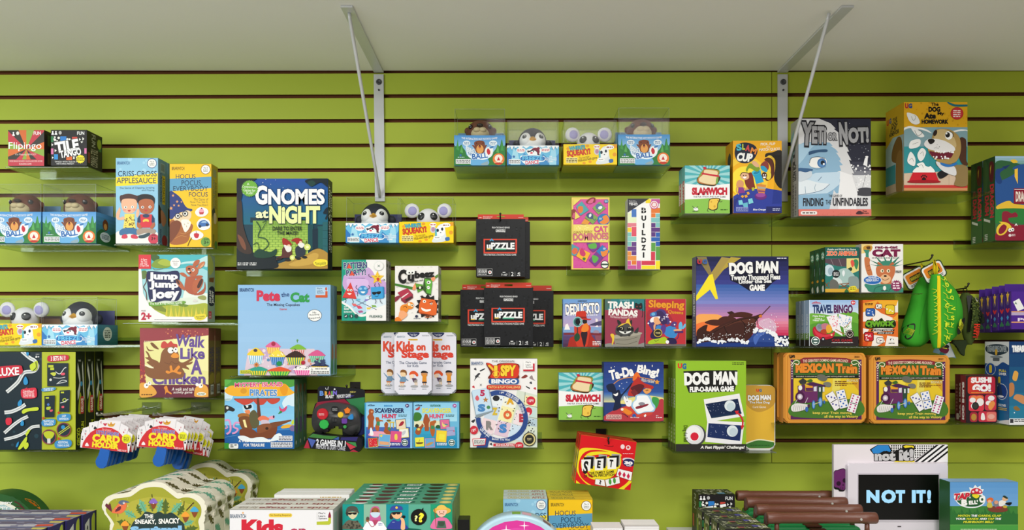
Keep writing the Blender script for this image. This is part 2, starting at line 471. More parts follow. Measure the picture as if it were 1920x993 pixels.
# ================================================================ upper rows
# --- boxed toys with clear windows
def window_box(name, label, rect, band, d, t, sleeve, backc, backrow, art, group, backart=''):
    x0, y0, x1, y1 = rect; s = sc_(d); W, H, hb = (x1-x0)*s, (y1-y0)*s, (y1-band)*s; xc = (x0+x1)/2
    root = thing(name, label, 'toy', (wx(xc, d), -(d-t/2), wz(y1, d)), group)
    bm = bmesh.new(); q = .0015
    add_box(bm, -W/2, -t/2, 0, W/2, -t/2+q, hb, .0004, 0); add_box(bm, -W/2, t/2-q, 0, W/2, t/2, hb, .0004, 0)
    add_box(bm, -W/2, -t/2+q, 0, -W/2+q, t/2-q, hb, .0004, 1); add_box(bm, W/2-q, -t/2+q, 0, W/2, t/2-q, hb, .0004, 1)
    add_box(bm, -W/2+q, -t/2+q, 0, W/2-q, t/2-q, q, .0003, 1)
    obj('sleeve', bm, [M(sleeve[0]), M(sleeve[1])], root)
    a = Art(art, (x0+.2, band+.2, x1-.2, y1-.2))
    place = dict(F=lambda x, y, l: ((x-xc)*s, -t/2-l-.0002, (y1-y)*s), R=lambda x, y, l: (W/2+l, -t/2+t*x/100, hb*(1-y/100)), L=lambda x, y, l: (-W/2-l, t/2-t*x/100, hb*(1-y/100)))
    print_art(a, root, place, name0='sleeve_print')
    bm = bmesh.new(); k = .0025; add_box(bm, -W/2+k, -t/2+k, hb-.006, W/2-k, t/2-k, H, .0015)
    bmesh.ops.delete(bm, geom=[f for f in bm.faces if f.normal.z < -.9], context='FACES'); obj('clear_cover', bm, FILM, root)
    bm = bmesh.new(); e = .0006; X, Y = W/2-k+.0004, t/2-k+.0004
    for sx in (-1, 1):
        for sy in (-1, 1): add_box(bm, sx*X-e, sy*Y-e, hb-.004, sx*X+e, sy*Y+e, H)
        add_box(bm, sx*X-e, -Y, H-e, sx*X+e, Y, H+e)
    for sy in (-1, 1): add_box(bm, -X, sy*Y-e, H-e, X, sy*Y+e, H+e)
    obj('cover_edge_frame', bm, EDGE, root)
    hk = (y1-backrow)*s*1.05
    bm = bmesh.new(); add_box(bm, -W/2+.005, t/2-.006, .003, W/2-.005, t/2-.0045, hk, .0003); o = obj('backing_card', bm, M(backc), root)
    return root, W, H, hb, t
def add_disc(bm, c, r, n, mi=0, off=.0008, rx=1.0, rz=1.0):
    """a slightly domed round patch centred at c facing normal n"""
    q = Vector(n).normalized().to_track_quat('Z', 'Y').to_matrix()
    add_ball(bm, c, (r*rx, r*rz, r*.35), mi, q, 18, 10)
def otter(root, W, H, hb, dx=0, turn=0):
    R = .043; cz = hb+.0195; br = M('6e4433', 'soft')
    rt = Matrix.Rotation(math.radians(turn), 3, 'Z')
    def P(x, y, z): v = rt @ Vector((x, y, z)); return (v.x+dx, v.y, v.z+cz)
    bm = bmesh.new(); add_ball(bm, (dx, .002, cz-.004), (R, R*.88, R), 0); add_ball(bm, (dx, .002, cz-.05), (R*1.06, R*.9, R*1.15), 0)
    head = obj('toy_animal', bm, br, root, label='brown toy otter')
    for sx in (-1, 1):
        bm = bmesh.new(); add_ball(bm, P(sx*R*.90, .004, .0085), (.009, .007, .010), 0); obj('ear', bm, br, head)
    bm = bmesh.new(); add_ball(bm, P(0, -R*.52, -.008), (.0275, .019, .021), 0)
    for sx in (-1, 1): add_ball(bm, P(sx*.008, -R*.87, .0), (.0110, .0085, .008), 0)
    obj('muzzle', bm, M('cdbd94', 'soft'), head)
    bm = bmesh.new(); add_ball(bm, P(0, -R*.88, .0135), (.0098, .007, .0052), 0); obj('nose', bm, M('2a1c19', 'plastic'), head)
    for sx in (-1, 1):
        bm = bmesh.new(); c = P(sx*.0285, -R*.60, .0125); add_disc(bm, c, .0068, rt @ Vector((sx*.55, -.8, .1))); add_ball(bm, (c[0]-.001, c[1]-.003, c[2]+.002), .0015, 1)
        obj('eye', bm, [M('15100f', 'plastic'), M('ffffff', 'plastic')], head)
def penguin(root, W, H, hb):
    cz, R = hb+.020, .045
    bm = bmesh.new(); add_ball(bm, (0, .004, cz), (R*.96, R*.85, R*1.0), 0); add_ball(bm, (0, .004, cz-.036), (R*1.0, R*.85, R*.84), 0)
    head = obj('toy_animal', bm, M('2b2d38', 'soft'), root, label='black and white toy penguin')
    for sx in (-1, 1):
        bm = bmesh.new(); add_ball(bm, (sx*R*1.0, .004, cz-.004), (.0135, .009, .014), 0); obj('flipper', bm, M('2b2d38', 'soft'), head)
    bm = bmesh.new()
    for sx in (-1, 1): add_ball(bm, (sx*R*.40, -R*.26, cz+.001), (R*.46, R*.62, R*.58), 0)
    add_ball(bm, (0, -R*.24, cz-.014), (R*.86, R*.66, R*.66), 0)
    obj('face', bm, M('eeeeee', 'soft'), head)
    bm = bmesh.new(); b = Vector((0, -R*.92, cz+.003))
    tip = bm.verts.new(b+Vector((0, -.008, -.0005))); ring = [bm.verts.new(b+Vector((x, .010, z))) for x, z in ((-.0175, -.001), (0, .0100), (.0175, -.001), (0, -.0125))]
    for i in range(4): bm.faces.new((tip, ring[i], ring[(i+1) % 4]))
    bm.faces.new(ring); fixn(bm); bmesh.ops.bevel(bm, geom=bm.edges[:], offset=.0012, segments=2, affect='EDGES')
    obj('beak', bm, M('e0a83c', 'plastic'), head)
    for sx in (-1, 1):
        bm = bmesh.new(); c = (sx*R*.54, -R*.77, cz+.0095); add_disc(bm, c, .0072, (sx*.45, -.85, .3)); add_ball(bm, (c[0]+.001, c[1]-.0028, c[2]+.0028), .0016, 1)
        obj('eye', bm, [M('22262a', 'plastic'), M('ffffff', 'plastic')], head)
def mouse(root, W, H, hb):
    cz, R = hb+.012, .034; wh = M('e9e8ea', 'soft')
    bm = bmesh.new(); add_ball(bm, (0, 0, cz), (R*1.0, R*.9, R*1.03), 0); add_ball(bm, (0, 0, cz-.03), (R*1.08, R*.9, R*1.0), 0)
    head = obj('toy_animal', bm, wh, root, label='white toy mouse with lilac ears')
    for sx in (-1, 1):
        bm = bmesh.new(); add_ball(bm, (sx*.0475, -.004, cz+.028), (.0215, .010, .0215), 0)
        add_ball(bm, (sx*.0460, -.0100, cz+.027), (.0140, .005, .0140), 1)
        obj('ear', bm, [wh, M('a9a3d6', 'soft')], head)
        bm = bmesh.new(); c = (sx*.0185, -R*.73, cz+.0085); add_disc(bm, c, .0115, (sx*.45, -.85, .25)); add_ball(bm, (c[0]-.001, c[1]-.004, c[2]+.0045), .0022, 1)
        obj('eye', bm, [M('26292b', 'plastic'), M('ffffff', 'plastic')], head)
G1 = 'boxed animal toys with clear windows'
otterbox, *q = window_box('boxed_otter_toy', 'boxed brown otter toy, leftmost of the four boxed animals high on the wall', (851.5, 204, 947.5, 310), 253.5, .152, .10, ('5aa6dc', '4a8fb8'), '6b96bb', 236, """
m 840 195 .141
g 4f96d6 9cc8ea 70 412 775 640 10
b 2e7d3a 70 560 110 560 130 470 140 560 180 540 200 580 230 620 250 680 300 720 320 810 200 830 70 830
b 2e7d3a 775 540 740 560 715 470 690 560 660 540 640 590 600 640 560 700 530 740 520 820 660 830 775 830
p 3f9a48 110 600 128 480 150 620
p 3f9a48 700 620 718 470 740 620
p 5aab55 160 640 185 540 200 650
p 5aab55 640 640 665 540 680 650
b 69aee0 310 735 420 700 530 735 525 810 310 810
b 8fa9b5 450 790 500 770 530 765 530 810 440 810
@title_print
b e7f3fb 240 560 300 590 380 670 520 640 590 570 600 640 570 700 480 740 400 735 300 720 250 660
t e9f3fa 245 585 378 652 B.05 O2f6fa8,.05 R14|PASS
t 2c6fae 262 648 312 680 B.05 R10|THE
t 2f6db4 318 650 528 726 B.07 Oeef6ff,.06 R-7|BALL
t ffffff 180 452 655 478 B.02 C-.5|THE INTERACTIVE HOT POTATO GAME!
e e8f1f8 247 520 50 34
n 5d86b0 215 500 280 540 2
e e8f1f8 600 520 54 36
n 5d86b0 565 502 635 540 2
@picture
b 7c3f22 350 510 390 490 430 486 480 500 492 560 480 640 430 655 375 640 355 570
e e3a052 425 600 48 58
p 7c3f22 318 548 340 545 375 590 365 605
p 7c3f22 520 545 498 545 478 590 488 605
e 3a1a10 422 565 14 22
e d9583f 422 574 8 9
e 201010 382 520 6 8
e 201010 466 520 6 8
e f5f5f0 545 625 52 55
b c6283a 530 590 560 620 560 660 535 675 515 630
b 3a78b8 550 580 600 560 600 580 565 592
@badge
e e8792c 673 732 78 78
e f3e9dc 673 722 52 50
p c8202f 650 750 672 700 695 750
e c03022 673 790 50 14
n fbe9c8 620 765 730 780 1
@safety_note
r f4f6f6 104 732 302 795
n 50565a 112 740 295 790 3
n d8ecf5 130 700 220 716 1
@maker_mark
* 3b74b5 168 682 22 10 5
#R
g 5b9fd8 1f6a4a 0 0 100 100 8
b 2b6a3a 0 70 30 50 60 65 100 55 100 100 0 100
e dfe8ea 45 74 26 16
n 47606a 26 66 64 82 4
e 7c3f22 45 35 14 18
e e3a052 45 40 8 10
#L
g 5b9fd8 1f6a4a 0 0 100 100 8
b 2b6a3a 0 70 30 50 60 65 100 55 100 100 0 100
""", G1)
otter(otterbox, *q[:3])
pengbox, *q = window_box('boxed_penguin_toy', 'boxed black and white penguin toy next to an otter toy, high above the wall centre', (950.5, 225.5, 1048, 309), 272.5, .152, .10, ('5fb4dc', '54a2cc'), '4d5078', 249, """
m 840 195 .141
r 6cbce2 780 545 1480 810
p 2f78c0 780 620 850 700 850 810 780 810
p a6dcef 830 810 870 590 930 650 960 810
p 4b94cf 960 810 1010 640 1080 740 1150 810
p 9fd6ec 1340 810 1370 610 1430 600 1450 810
p 3f8cc8 1200 810 1260 660 1330 720 1350 810
p 3f8cc8 1440 700 1480 640 1480 810 1440 810
p f2f7fa 780 545 1480 545 1480 590 1465 560 1450 600 1430 565 1405 615 1380 565 1340 600 1310 560 1250 580 1200 556 1150 575 1090 556 1040 590 1000 560 960 600 930 565 890 590 870 560 850 615 830 565 800 590 780 570
l 2a4668 6 790 600 820 560 850 612 880 565 905 600
l 2a4668 6 1340 590 1375 560 1400 612 1425 565 1445 600
e f5f8fa 970 615 62 38 
n d05b6b 920 597 1020 633 2
e f5f8fa 1297 612 62 34
n d05b6b 1245 595 1350 630 2
@picture
b f4f7fa 1045 610 1110 590 1180 560 1225 580 1240 640 1200 690 1090 690 1050 650
b 23293c 1055 620 1090 620 1130 600 1180 620 1215 680 1090 640 1065 650
b f2f5f7 1090 640 1150 620 1185 650 1170 690 1090 690
b 7d2138 1110 605 1150 580 1200 590 1220 630 1200 670 1180 630 1150 615
e 7d2138 1202 590 20 18
e e05568 1110 650 18 12
e 1b2030 1137 632 8 10
@title_print
b e6f4fb 965 690 1060 680 1140 675 1220 685 1285 700 1280 760 1210 775 1120 800 1030 800 975 750
b 2d74bb 980 700 1130 686 1275 702 1268 752 1130 742 985 752
t 6cc6ee 990 696 1258 752 B.06 O1f5fa5,.05 C-.12|FREEZE
t d2315f 1030 748 1208 800 B.06 Offffff,.05 R-4|DANCE
n 40566b 1130 800 1220 808 1
@safety_note
r f4f6f6 808 735 962 795
n 50565a 815 742 955 790 3
@maker_mark
* 3b74b5 875 700 22 12 5
@side_text
t ffffff 1345 690 1385 708|THE
t ffffff 1290 712 1445 728|INTERACTIVE
t ffffff 1285 732 1445 750|FREEZE DANCE
t ffffff 1325 756 1400 775|GAME!
#R
g 3f7f9c 1d5f66 0 0 100 100 6
e d9e4de 48 45 22 34
n 3d4a45 34 25 62 65 5
#L
g 3f9cd0 2d7cb4 0 0 100 100 6
p a6dcef 20 100 40 20 60 100
""", G1)
penguin(pengbox, *q[:3])
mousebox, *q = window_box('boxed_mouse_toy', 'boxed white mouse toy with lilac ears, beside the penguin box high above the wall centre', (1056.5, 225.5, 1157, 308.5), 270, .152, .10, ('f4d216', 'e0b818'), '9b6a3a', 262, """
m 1050 195 .141
r f7d417 40 525 760 815
e e99f2a 105 592 20 20
e e99f2a 365 556 24 18
e e99f2a 320 785 22 15
e e99f2a 400 765 22 18
e e99f2a 725 670 26 26
e e99f2a 395 655 16 14
e e99f2a 735 560 30 26
@title_print
t 46b6c9 120 552 335 612 B.06 O1d5c78,.06 R-5|WHERE'S
t d8402c 92 605 405 695 B.07 O8c1a12,.04 R-6|SQUEAKY?
t 7b5a10 252 690 390 725 B.0 R-10|The interactive
t 5e430c 240 712 495 760 B.02 R-10|Hide-and-Seek game
@picture
b dfe6ea 545 600 600 560 640 590 655 680 665 760 620 790 480 795 520 700
e d4cdd2 490 630 38 46
e b98aa8 492 630 24 30
e f2f5f6 590 650 62 70
e 23303a 550 642 17 22
e 23303a 610 626 15 20
e 23303a 590 672 8 6
b 58b4c4 530 610 540 700 520 740 515 650
e f6f8f8 545 738 50 24
e f6f8f8 660 574 58 30
n 8a3a3a 620 562 700 588 1
e f6f8f8 490 570 44 26
n c05a5a 455 558 525 582 1
b 3f6fae 650 740 700 730 705 770 660 780
t 4a4a4a 515 728 575 748|Squeak!
@safety_note
o f5e7a0 80 710 232 785 8
n 6a5a20 86 718 226 780 3
#R
g c9a71c 8f7a14 0 0 100 100 5
t c03a24 30 20 70 85 V1|SQUEAKY?
#L
r d8b51a 0 0 100 100
t c03a24 30 20 70 85 V1|SQUEAKY?
""", G1)
mouse(mousebox, *q[:3])
ob2 = dup(otterbox, at((1158.5, 203, 1256.5, 309), .152, .10), 'boxed brown otter toy, rightmost of the four boxed animals high on the wall', scale=1.01)
shelf('clear shelf under the left otter and penguin boxes high on the wall', 850, 1051, 311, .156, 0)
shelf('clear shelf under the mouse box and right otter box high on the wall', 1055, 1259, 310, .156, 0)
k = 1.045
dup(otterbox, at((80, 347, 182, 456), .152, .10), 'boxed brown otter toy next to the pale blue box with two children', scale=k)
dup(otterbox, at((-22, 346, 78, 456), .152, .10), 'boxed brown otter toy cut off by the left picture edge', scale=k)
shelf('clear shelf under the two otter toys at left', -30, 190, 457.5, .158, 0)
k = 1.02
dup(pengbox, at((648, 370, 748, 455), .152, .10), 'boxed penguin toy under the left steel bracket', scale=k)
dup(mousebox, at((749, 371, 850, 455), .152, .10), 'boxed mouse toy beside the penguin below the left steel bracket', scale=k*.995)
shelf('clear shelf under the penguin and mouse below the left bracket', 645, 852, 456.5, .156, 0)
k = 1.07
dup(pengbox, at((80, 560, 184, 647), .152, .10), 'boxed penguin toy above the dark marble-run boxes at left', scale=k)
dup(mousebox, at((-27, 559, 79, 647), .152, .10), 'boxed mouse toy cut off by the left picture edge', scale=k*.99)
shelf('clear shelf under the mouse and penguin toys at far left', -30, 215, 649, .156, 0)

# --- small cubes top left
G = 'cube shaped game boxes'
swirl = '\n'.join('p %s 205 205 %.0f %.0f %.0f %.0f' % (('8fae4a', 'c73f4d', '3c3a36', 'd9703a')[i % 4], 205+330*math.cos(i*PI/8), 205+330*math.sin(i*PI/8), 205+330*math.cos((i+1)*PI/8), 205+330*math.sin((i+1)*PI/8)) for i in range(16))
box('game_box', 'pink and green swirl cube box at the top left edge', 'game box', (15, 243.5, 83, 311), .15, .075, 'cb4253', """
m 0 230 .2416
r c73f4d 60 50 345 335
"""+swirl+"""
r c4404f 60 285 345 335
@title_print
t ffffff 68 150 322 220 B.0|Flipingo
t f6e6e0 120 238 280 256 B-.01|It's Flipping BINGO!
t f2dcd8 75 292 330 306 B0|MORE BINGO BOARDS, RULES & RECORD SCORE
t f2dcd8 150 312 245 326 B0|BUILDING GAME
t ffffff 262 68 318 96 B.03|FUN
e e9e9e0 138 82 12 14
e ffffff 105 78 6 6
b ffffff 96 100 105 82 116 100
#R
r 2b2522 0 0 100 100
r 4a6a34 20 10 50 40
r a83a46 55 10 90 40
r 6a5a3a 20 60 45 92
t b8862f 55 50 90 95 V1|FUN
""", R='2b2522', group=G)
def tango_art(m):
    return m+"""
r 232022 393 50 675 335
r 2e7a48 395 105 415 150
r 2f7fd0 468 105 515 145
r d04a3f 560 110 600 140
r d874a8 395 200 415 245
r d874a8 655 198 672 240
r 2f8fd8 420 245 450 285
r d9662e 515 262 560 290
k f0f0ea 420 108 468 140 5 9
k f0f0ea 520 105 555 140 3 9
p f0f0ea 615 118 628 130 615 140
p f0f0ea 640 112 655 125 640 138
p f0f0ea 625 145 645 145 635 160
p f0f0ea 400 160 415 170 402 182
p f0f0ea 405 262 418 270 405 280
l f0f0ea 5 568 262 580 280
l f0f0ea 5 580 262 568 280
l f0f0ea 5 590 262 600 280
p f0f0ea 425 205 442 215 425 228
@title_print
p 1d1a1c 415 165 600 125 640 215 470 275
t ffffff 428 138 612 225 B.09 O4a4648,.05 R-9|TILE
t ffffff 465 205 630 262 B.07 O4a4648,.05 R-10|TANGO
t f0f0f0 425 296 600 308 B0|TANGO WITH TILES IN A
t f0f0f0 440 312 575 324 B0|MATCHING FRENZY!
t ffffff 600 68 655 95 B.03|FUN
e ffffff 410 70 6 6
b ffffff 400 92 410 74 420 92
e ffffff 435 70 6 6
b ffffff 425 92 435 74 446 92
e bdbdbd 468 78 12 14
@badge
* f2e227 625 282 36 28 14
n 5a5a10 600 268 650 296 3
#R
r 26231f 0 0 100 100
t a8a89a 30 5 55 40 V1|FUN
t b0a890 25 45 70 95 V1|TILE TANGO
r 3a6a3f 75 10 95 45
e 9aa83a 80 25 14 14
r 7a3a36 5 60 20 90
#L
r 26231f 0 0 100 100
t a8a89a 30 5 60 40 V1|FUN
r 4a7a4f 65 50 90 90
r a83a46 10 55 30 85
#T
r 2a2724 0 0 100 100
k c8c4b4 5 10 95 90 26 3
r 2f7fd0 20 20 34 70
r a83a46 52 30 64 75
"""
box('game_box', 'black cube box with white tile lettering, top left', 'game box', (95.5, 243.5, 163, 310.5), .15, .078, '232022', tango_art('m 0 230 .2416'), R='26231f', group=G)
shelf('clear shelf under the two small cube boxes top left', 10, 166, 312, .156, 0)

# --- tall slim boxes
CRISS = """
r 93c8e4 60 50 480 895
k a7d6ee 70 60 470 330 14 22
b f3efe9 60 800 120 770 260 790 400 770 480 800 480 895 60 895
p f7dd2c 60 248 475 205 475 310 60 335
@title_print
t 22405c 85 185 465 238 B.01|CRISS-CROSS
t 22405c 72 250 458 306 B.01|APPLESAUCE
t 22405c 100 340 442 364 B-.005 R-1|The Game of Clapping, Jumping
t 22405c 318 366 442 384 B-.005|and Playing
t 2f5f96 78 92 200 122 B.03|BRIARPATCH
@badge
e 4a5f94 418 110 48 48
e f5f5f0 418 110 42 42
t 3a3a3a 400 88 440 104|Play &
t 3a3a3a 396 106 442 120|Learn
t 3a3a3a 396 122 442 136|System
@picture
b 4b2a2a 105 450 130 420 190 408 250 420 290 440 285 480 262 500 190 470 125 510 105 470
e 4b2a2a 122 445 20 24
e 4b2a2a 285 450 22 26
b f0b795 125 470 190 455 262 470 270 540 240 590 195 600 150 590 122 540
e ffffff 160 540 14 12
e ffffff 228 537 14 12
e 3a4a2a 161 540 6 8
e 3a4a2a 229 537 6 8
e e89a8a 150 568 16 10
e e89a8a 245 566 16 10
b c5453f 180 568 212 566 196 585
b f0b795 70 600 90 560 100 540 112 570 100 640 140 630 150 660 90 665 70 640
b f0b795 262 610 275 560 290 560 295 600 275 640 
p f3dd62 150 605 250 605 245 660 262 755 135 755 150 660
k 6a4a2a 145 615 250 750 40 6
b 3a6f9c 105 770 150 745 250 745 285 780 270 810 200 800 120 815 100 800
b d63d55 130 815 165 805 180 835 150 848 122 840
b d63d55 215 815 250 808 282 830 270 848 220 842
b 1e1a20 278 450 300 420 350 412 410 420 445 450 445 500 425 515 360 460 300 510 285 510
b b5653f 292 490 310 470 360 458 420 470 440 510 435 560 400 600 350 605 310 590 292 540
e ffffff 328 540 14 13
e ffffff 400 538 14 13
e 2a1a14 330 540 7 8
e 2a1a14 402 538 7 8
b c33a3c 342 565 378 565 362 584
p d93340 305 610 420 610 425 740 300 740
p 27385f 305 610 278 650 275 690 310 690
p 27385f 420 612 445 650 445 690 415 690
e 2c3c5f 362 625 34 18
b b5653f 275 690 300 700 320 740 300 750 275 730
b b5653f 445 690 425 700 400 740 425 750 448 720
b f0c84a 332 668 355 655 385 662 388 684 360 678 335 686
b a99484 275 760 350 745 450 760 440 800 360 790 280 810 
b 2f4a55 290 820 330 810 390 790 400 810 350 840 295 842
@age_badge
e cf3b52 435 850 52 50
t 3a1016 412 804 460 822|AGES
t 3a1016 412 830 458 864 B.05|3+
#R
r 5f86a2 0 0 100 100
r 8ba0a8 25 4 75 15
r 6a7c82 30 5 70 13
t 2e4258 20 16 45 50 V1|CRISS-CROSS
r cdb62e 45 18 78 52
t 3f4320 50 20 72 50 V1|APPLESAUCE
b 3a2420 5 55 30 58 50 66 30 75 5 74
b b07a64 30 60 65 62 90 70 60 78 35 74
e 8a2a3a 70 95 30 7
t 24405c 15 82 35 98 V1|BRIARPATCH
#T
r c9d6d4 0 0 100 100
t b5a63a 10 20 60 80|CRISS-CROSS
t a04a4a 65 20 95 80|APPLE
"""
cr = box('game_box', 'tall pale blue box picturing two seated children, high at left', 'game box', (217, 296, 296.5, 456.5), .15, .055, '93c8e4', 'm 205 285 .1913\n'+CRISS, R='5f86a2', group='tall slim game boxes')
HOCUS = """
r f5c51d 590 110 1000 930
p 5f9fc4 590 262 1000 240 1000 352 590 384
@title_print
t 24405a 652 216 845 262 B.005|HOCUS
t 24405a 708 276 910 336 B.005|POCUS,
t 24405a 626 334 968 380 B.005|EVERYBODY
t 24405a 780 392 965 436 B.005|FOCUS
t 3c4a3a 826 450 968 474 B-.005|The Game of
t 3c4a3a 794 478 968 502 B-.005|Now You See It,
t 3c4a3a 804 506 968 528 B-.005|Now You Don't
t 5a4a20 612 144 735 176 B.03|BRIARPATCH
@badge
e 8a6f3a 944 170 48 48
e f5f5f0 944 170 42 42
t 3a3a3a 925 148 966 164|Play &
t 3a3a3a 922 166 968 180|Learn
t 3a3a3a 922 182 968 196|System
@picture
b 24367a 590 395 640 400 700 450 740 520 770 548 812 560 800 580 700 590 640 640 590 640
* e3a069 625 425 16 7 5
* e3a069 665 485 16 7 5
* e3a069 635 520 14 6 5
* e3a069 680 525 14 6 5
* e3a069 605 550 20 9 5
* e3a069 708 488 12 5 5
b a9622f 590 690 650 660 700 650 780 690 820 720 800 790 750 890 590 890
b ecd2ad 630 640 690 600 760 570 800 590 800 640 760 680 690 690 640 670
b 7c3f22 590 720 650 670 700 690 690 760 640 840 590 880
b f3efe4 706 670 760 660 800 690 780 750 745 785 720 740
s c7b48e 6 735 700 740 715 
s c7b48e 6 755 720 760 735
s c7b48e 6 770 690 775 705
s c98a4a 5 640 850 700 820 760 830
s c98a4a 5 690 790 740 800 800 770
e 2a2a32 672 625 28 28
e f5f1e8 672 625 20 20
e 2a2a32 674 625 11 11
e 2a2a32 745 603 28 28
e f5f1e8 745 603 20 20
e 2a2a32 743 603 11 11
p 3c2a22 700 622 718 618 711 642
b f5f3ee 842 590 870 550 910 540 960 560 970 595 930 630 870 628
p c23a3c 880 588 930 585 922 610 888 612
b f0a3b8 882 588 890 560 910 552 926 568 928 586
e 5a2a2a 906 552 7 7
b f5f3ee 858 700 890 655 940 650 985 680 985 740 930 765 880 750
b 3c6db2 875 705 895 675 940 668 975 695 975 722 880 730
p a9c8e4 900 692 915 678 945 676 955 692
e 26344a 890 728 14 14
e 26344a 960 714 14 14
b f5f3ee 792 810 820 780 870 770 920 800 915 835 860 860 810 850
b c8263c 832 800 858 795 882 805 872 838 850 842 834 828
s 4a2a1a 5 857 795 852 775
s 5a3a1a 7 770 920 790 870 812 838
@age_badge
e 6da043 945 880 46 46
t 1f3a14 928 844 978 862|AGES
t 1f3a14 928 868 978 902 B.05|3+
#R
r a8952a 0 0 100 100
r 8b8c66 25 5 75 14
t 3a5f72 25 18 50 52 V1|HOCUS POCUS
t 3a4a3a 55 20 80 52 V1|EVERYBODY FOCUS
b 3a3a3a 10 56 50 52 60 64 30 68
e c9b48a 55 64 25 7
t 4a4a1a 20 84 45 98 V1|BRIARPATCH
e 4f7a34 70 96 24 5
#T
r d7be3c 0 0 100 100
t 6a6a3a 8 20 60 80|HOCUS POCUS
"""
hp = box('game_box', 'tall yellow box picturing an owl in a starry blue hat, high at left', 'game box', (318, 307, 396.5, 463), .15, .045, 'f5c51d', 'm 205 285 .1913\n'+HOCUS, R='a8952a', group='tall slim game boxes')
behind(cr, .058, 'second tall pale blue box, half hidden behind its twin')
shelf('clear shelf under the tall pale blue box', 214, 300, 457.5, .156, 0)
shelf('clear shelf under the tall yellow box with the owl', 312, 400, 464, .156, 0)

# --- large dark blue box with the two gnomes
brick = '\n'.join('l 5f8f3f 3 %d %d %d %d' % (210+30*(r % 2)*0, 480+24*r, 740, 478+24*r) for r in range(1, 14)) + '\n' + '\n'.join('l 5f8f3f 3 %d %d %d %d' % (230+56*c+28*(r % 2), 456+24*r, 230+56*c+28*(r % 2), 480+24*r) for r in range(1, 13) for c in range(9))
box('game_box', 'large dark blue box with two red-hatted gnomes by a brick wall', 'game box', (444, 334.5, 615, 505), .165, .05, '0e1a2e', """
m 435 325 .1914
g 1f4fa0 12667a 40 45 990 520 14
r 123a4a 40 500 990 930
p 10303e 180 430 760 450 760 500 180 480
r a3c74e 205 462 745 810
g 86ad45 b9d65a 205 462 745 810 8
"""+brick+"""
p 154a4f 745 500 800 500 800 740 745 760
p 1b5a5a 840 520 890 515 890 740 840 730
p 226066 890 480 985 470 985 790 890 770
l 12404a 4 890 560 985 555
l 12404a 4 890 640 985 640
l 12404a 4 890 710 985 715
p 0e2a3a 790 545 845 540 845 735 790 740
k dfeaf5 110 60 900 330 30 4
b b08a3a 420 900 560 850 700 810 800 750 870 740 960 800 990 880 990 930 420 930
b c9a24a 560 890 700 830 800 780 850 800 800 880 640 910
b 0e1a20 40 740 120 760 200 770 260 790 340 760 380 800 420 800 440 860 460 905 400 930 40 930
b 3b2a22 40 240 90 260 105 360 112 500 150 640 200 760 150 790 60 740 40 600
b 7a4a34 58 600 110 640 140 720 130 750 90 700
b 131c26 60 45 240 45 200 80 120 110 95 250 60 260
b 10202a 720 70 800 50 990 45 990 170 930 130 870 90 800 120 740 100
b 1d3f3a 740 90 790 70 820 100 780 130
b 0d1f2a 895 390 930 335 985 330 985 390 950 400 930 450 915 440 930 400
s 1f4a34 9 240 470 280 540 260 620 330 640 360 700 300 760
s 1f4a34 7 210 700 250 680 270 740 240 800
s 1f4a34 6 300 480 340 470 290 560
b 17402e 220 780 270 740 330 760 380 770 440 740 430 800 330 830 230 820
@title_print
t f2f1f4 232 120 350 308 B.09 O1a3a6a,.03|G
t f2f1f4 358 152 912 308 B.09 O1a3a6a,.03|NOMES
t eef2c0 236 360 360 440 B.07 O1a3a4a,.03|at
t eaf0a8 368 318 866 494 B.10 O1a3a4a,.03|NiGHT
t 14201c 402 520 690 560 B.04|DARE TO ENTER
t 14201c 444 568 650 602 B.04|THE MAZE!
@picture
b 5a2f2a 500 730 560 700 590 760 580 820 500 830 440 850 445 820 490 800
b a3281f 500 635 545 650 590 695 570 705 505 700
e e9c9a8 560 710 16 14
b e9e6e0 515 700 560 715 585 720 580 760 545 770 520 730
e 2a201c 550 850 30 12
e 2a201c 465 835 26 12
e d8e27a 595 825 26 26
e f4f3b0 595 825 12 12
b 2a3440 625 730 680 705 720 740 715 800 640 820 
b a3281f 582 660 630 632 680 645 690 680 640 695 620 670
e e9c9a8 675 675 14 12
b e9e6e0 650 690 690 680 715 700 690 730 660 715
e 1c2024 655 835 24 12
e 1c2024 715 822 26 12
l 3a2a1a 8 715 740 735 660
e d8e27a 742 722 32 32
e f6f5b8 742 722 14 14
@seal
* 6fae3c 178 150 84 74 30
t f2f6e6 150 95 175 118 B0|A
t f2f6e6 105 122 245 152 B0 R3|Cooperative
t f2f6e6 118 154 235 180 B0 R3|Game for
t f2f6e6 148 180 212 206 B0|Kids!
@maker_mark
b f2dd3c 800 870 850 840 930 850 940 890 880 912 820 905
t 4a5a1a 818 866 925 888 B.0 R-4|Peaceable
t 4a5a1a 832 884 922 902 B.0 R-4|Kingdom
n e8e8e8 60 870 95 905 2
n e8e8e8 115 870 165 905 2
n e8e8e8 185 870 245 905 2
l e8e8e8 3 105 872 105 902
l e8e8e8 3 175 872 175 902
#R
r 121a24 0 0 100 100
t d8d8d0 20 6 45 78 V2|GNOMES AT NIGHT
t c8d0a0 55 10 85 80 V2|GNOMES AT NIGHT
""", R='121a24', T='0c1624')
shelf('clear shelf under the big gnome box', 422, 636, 506, .17, 0)
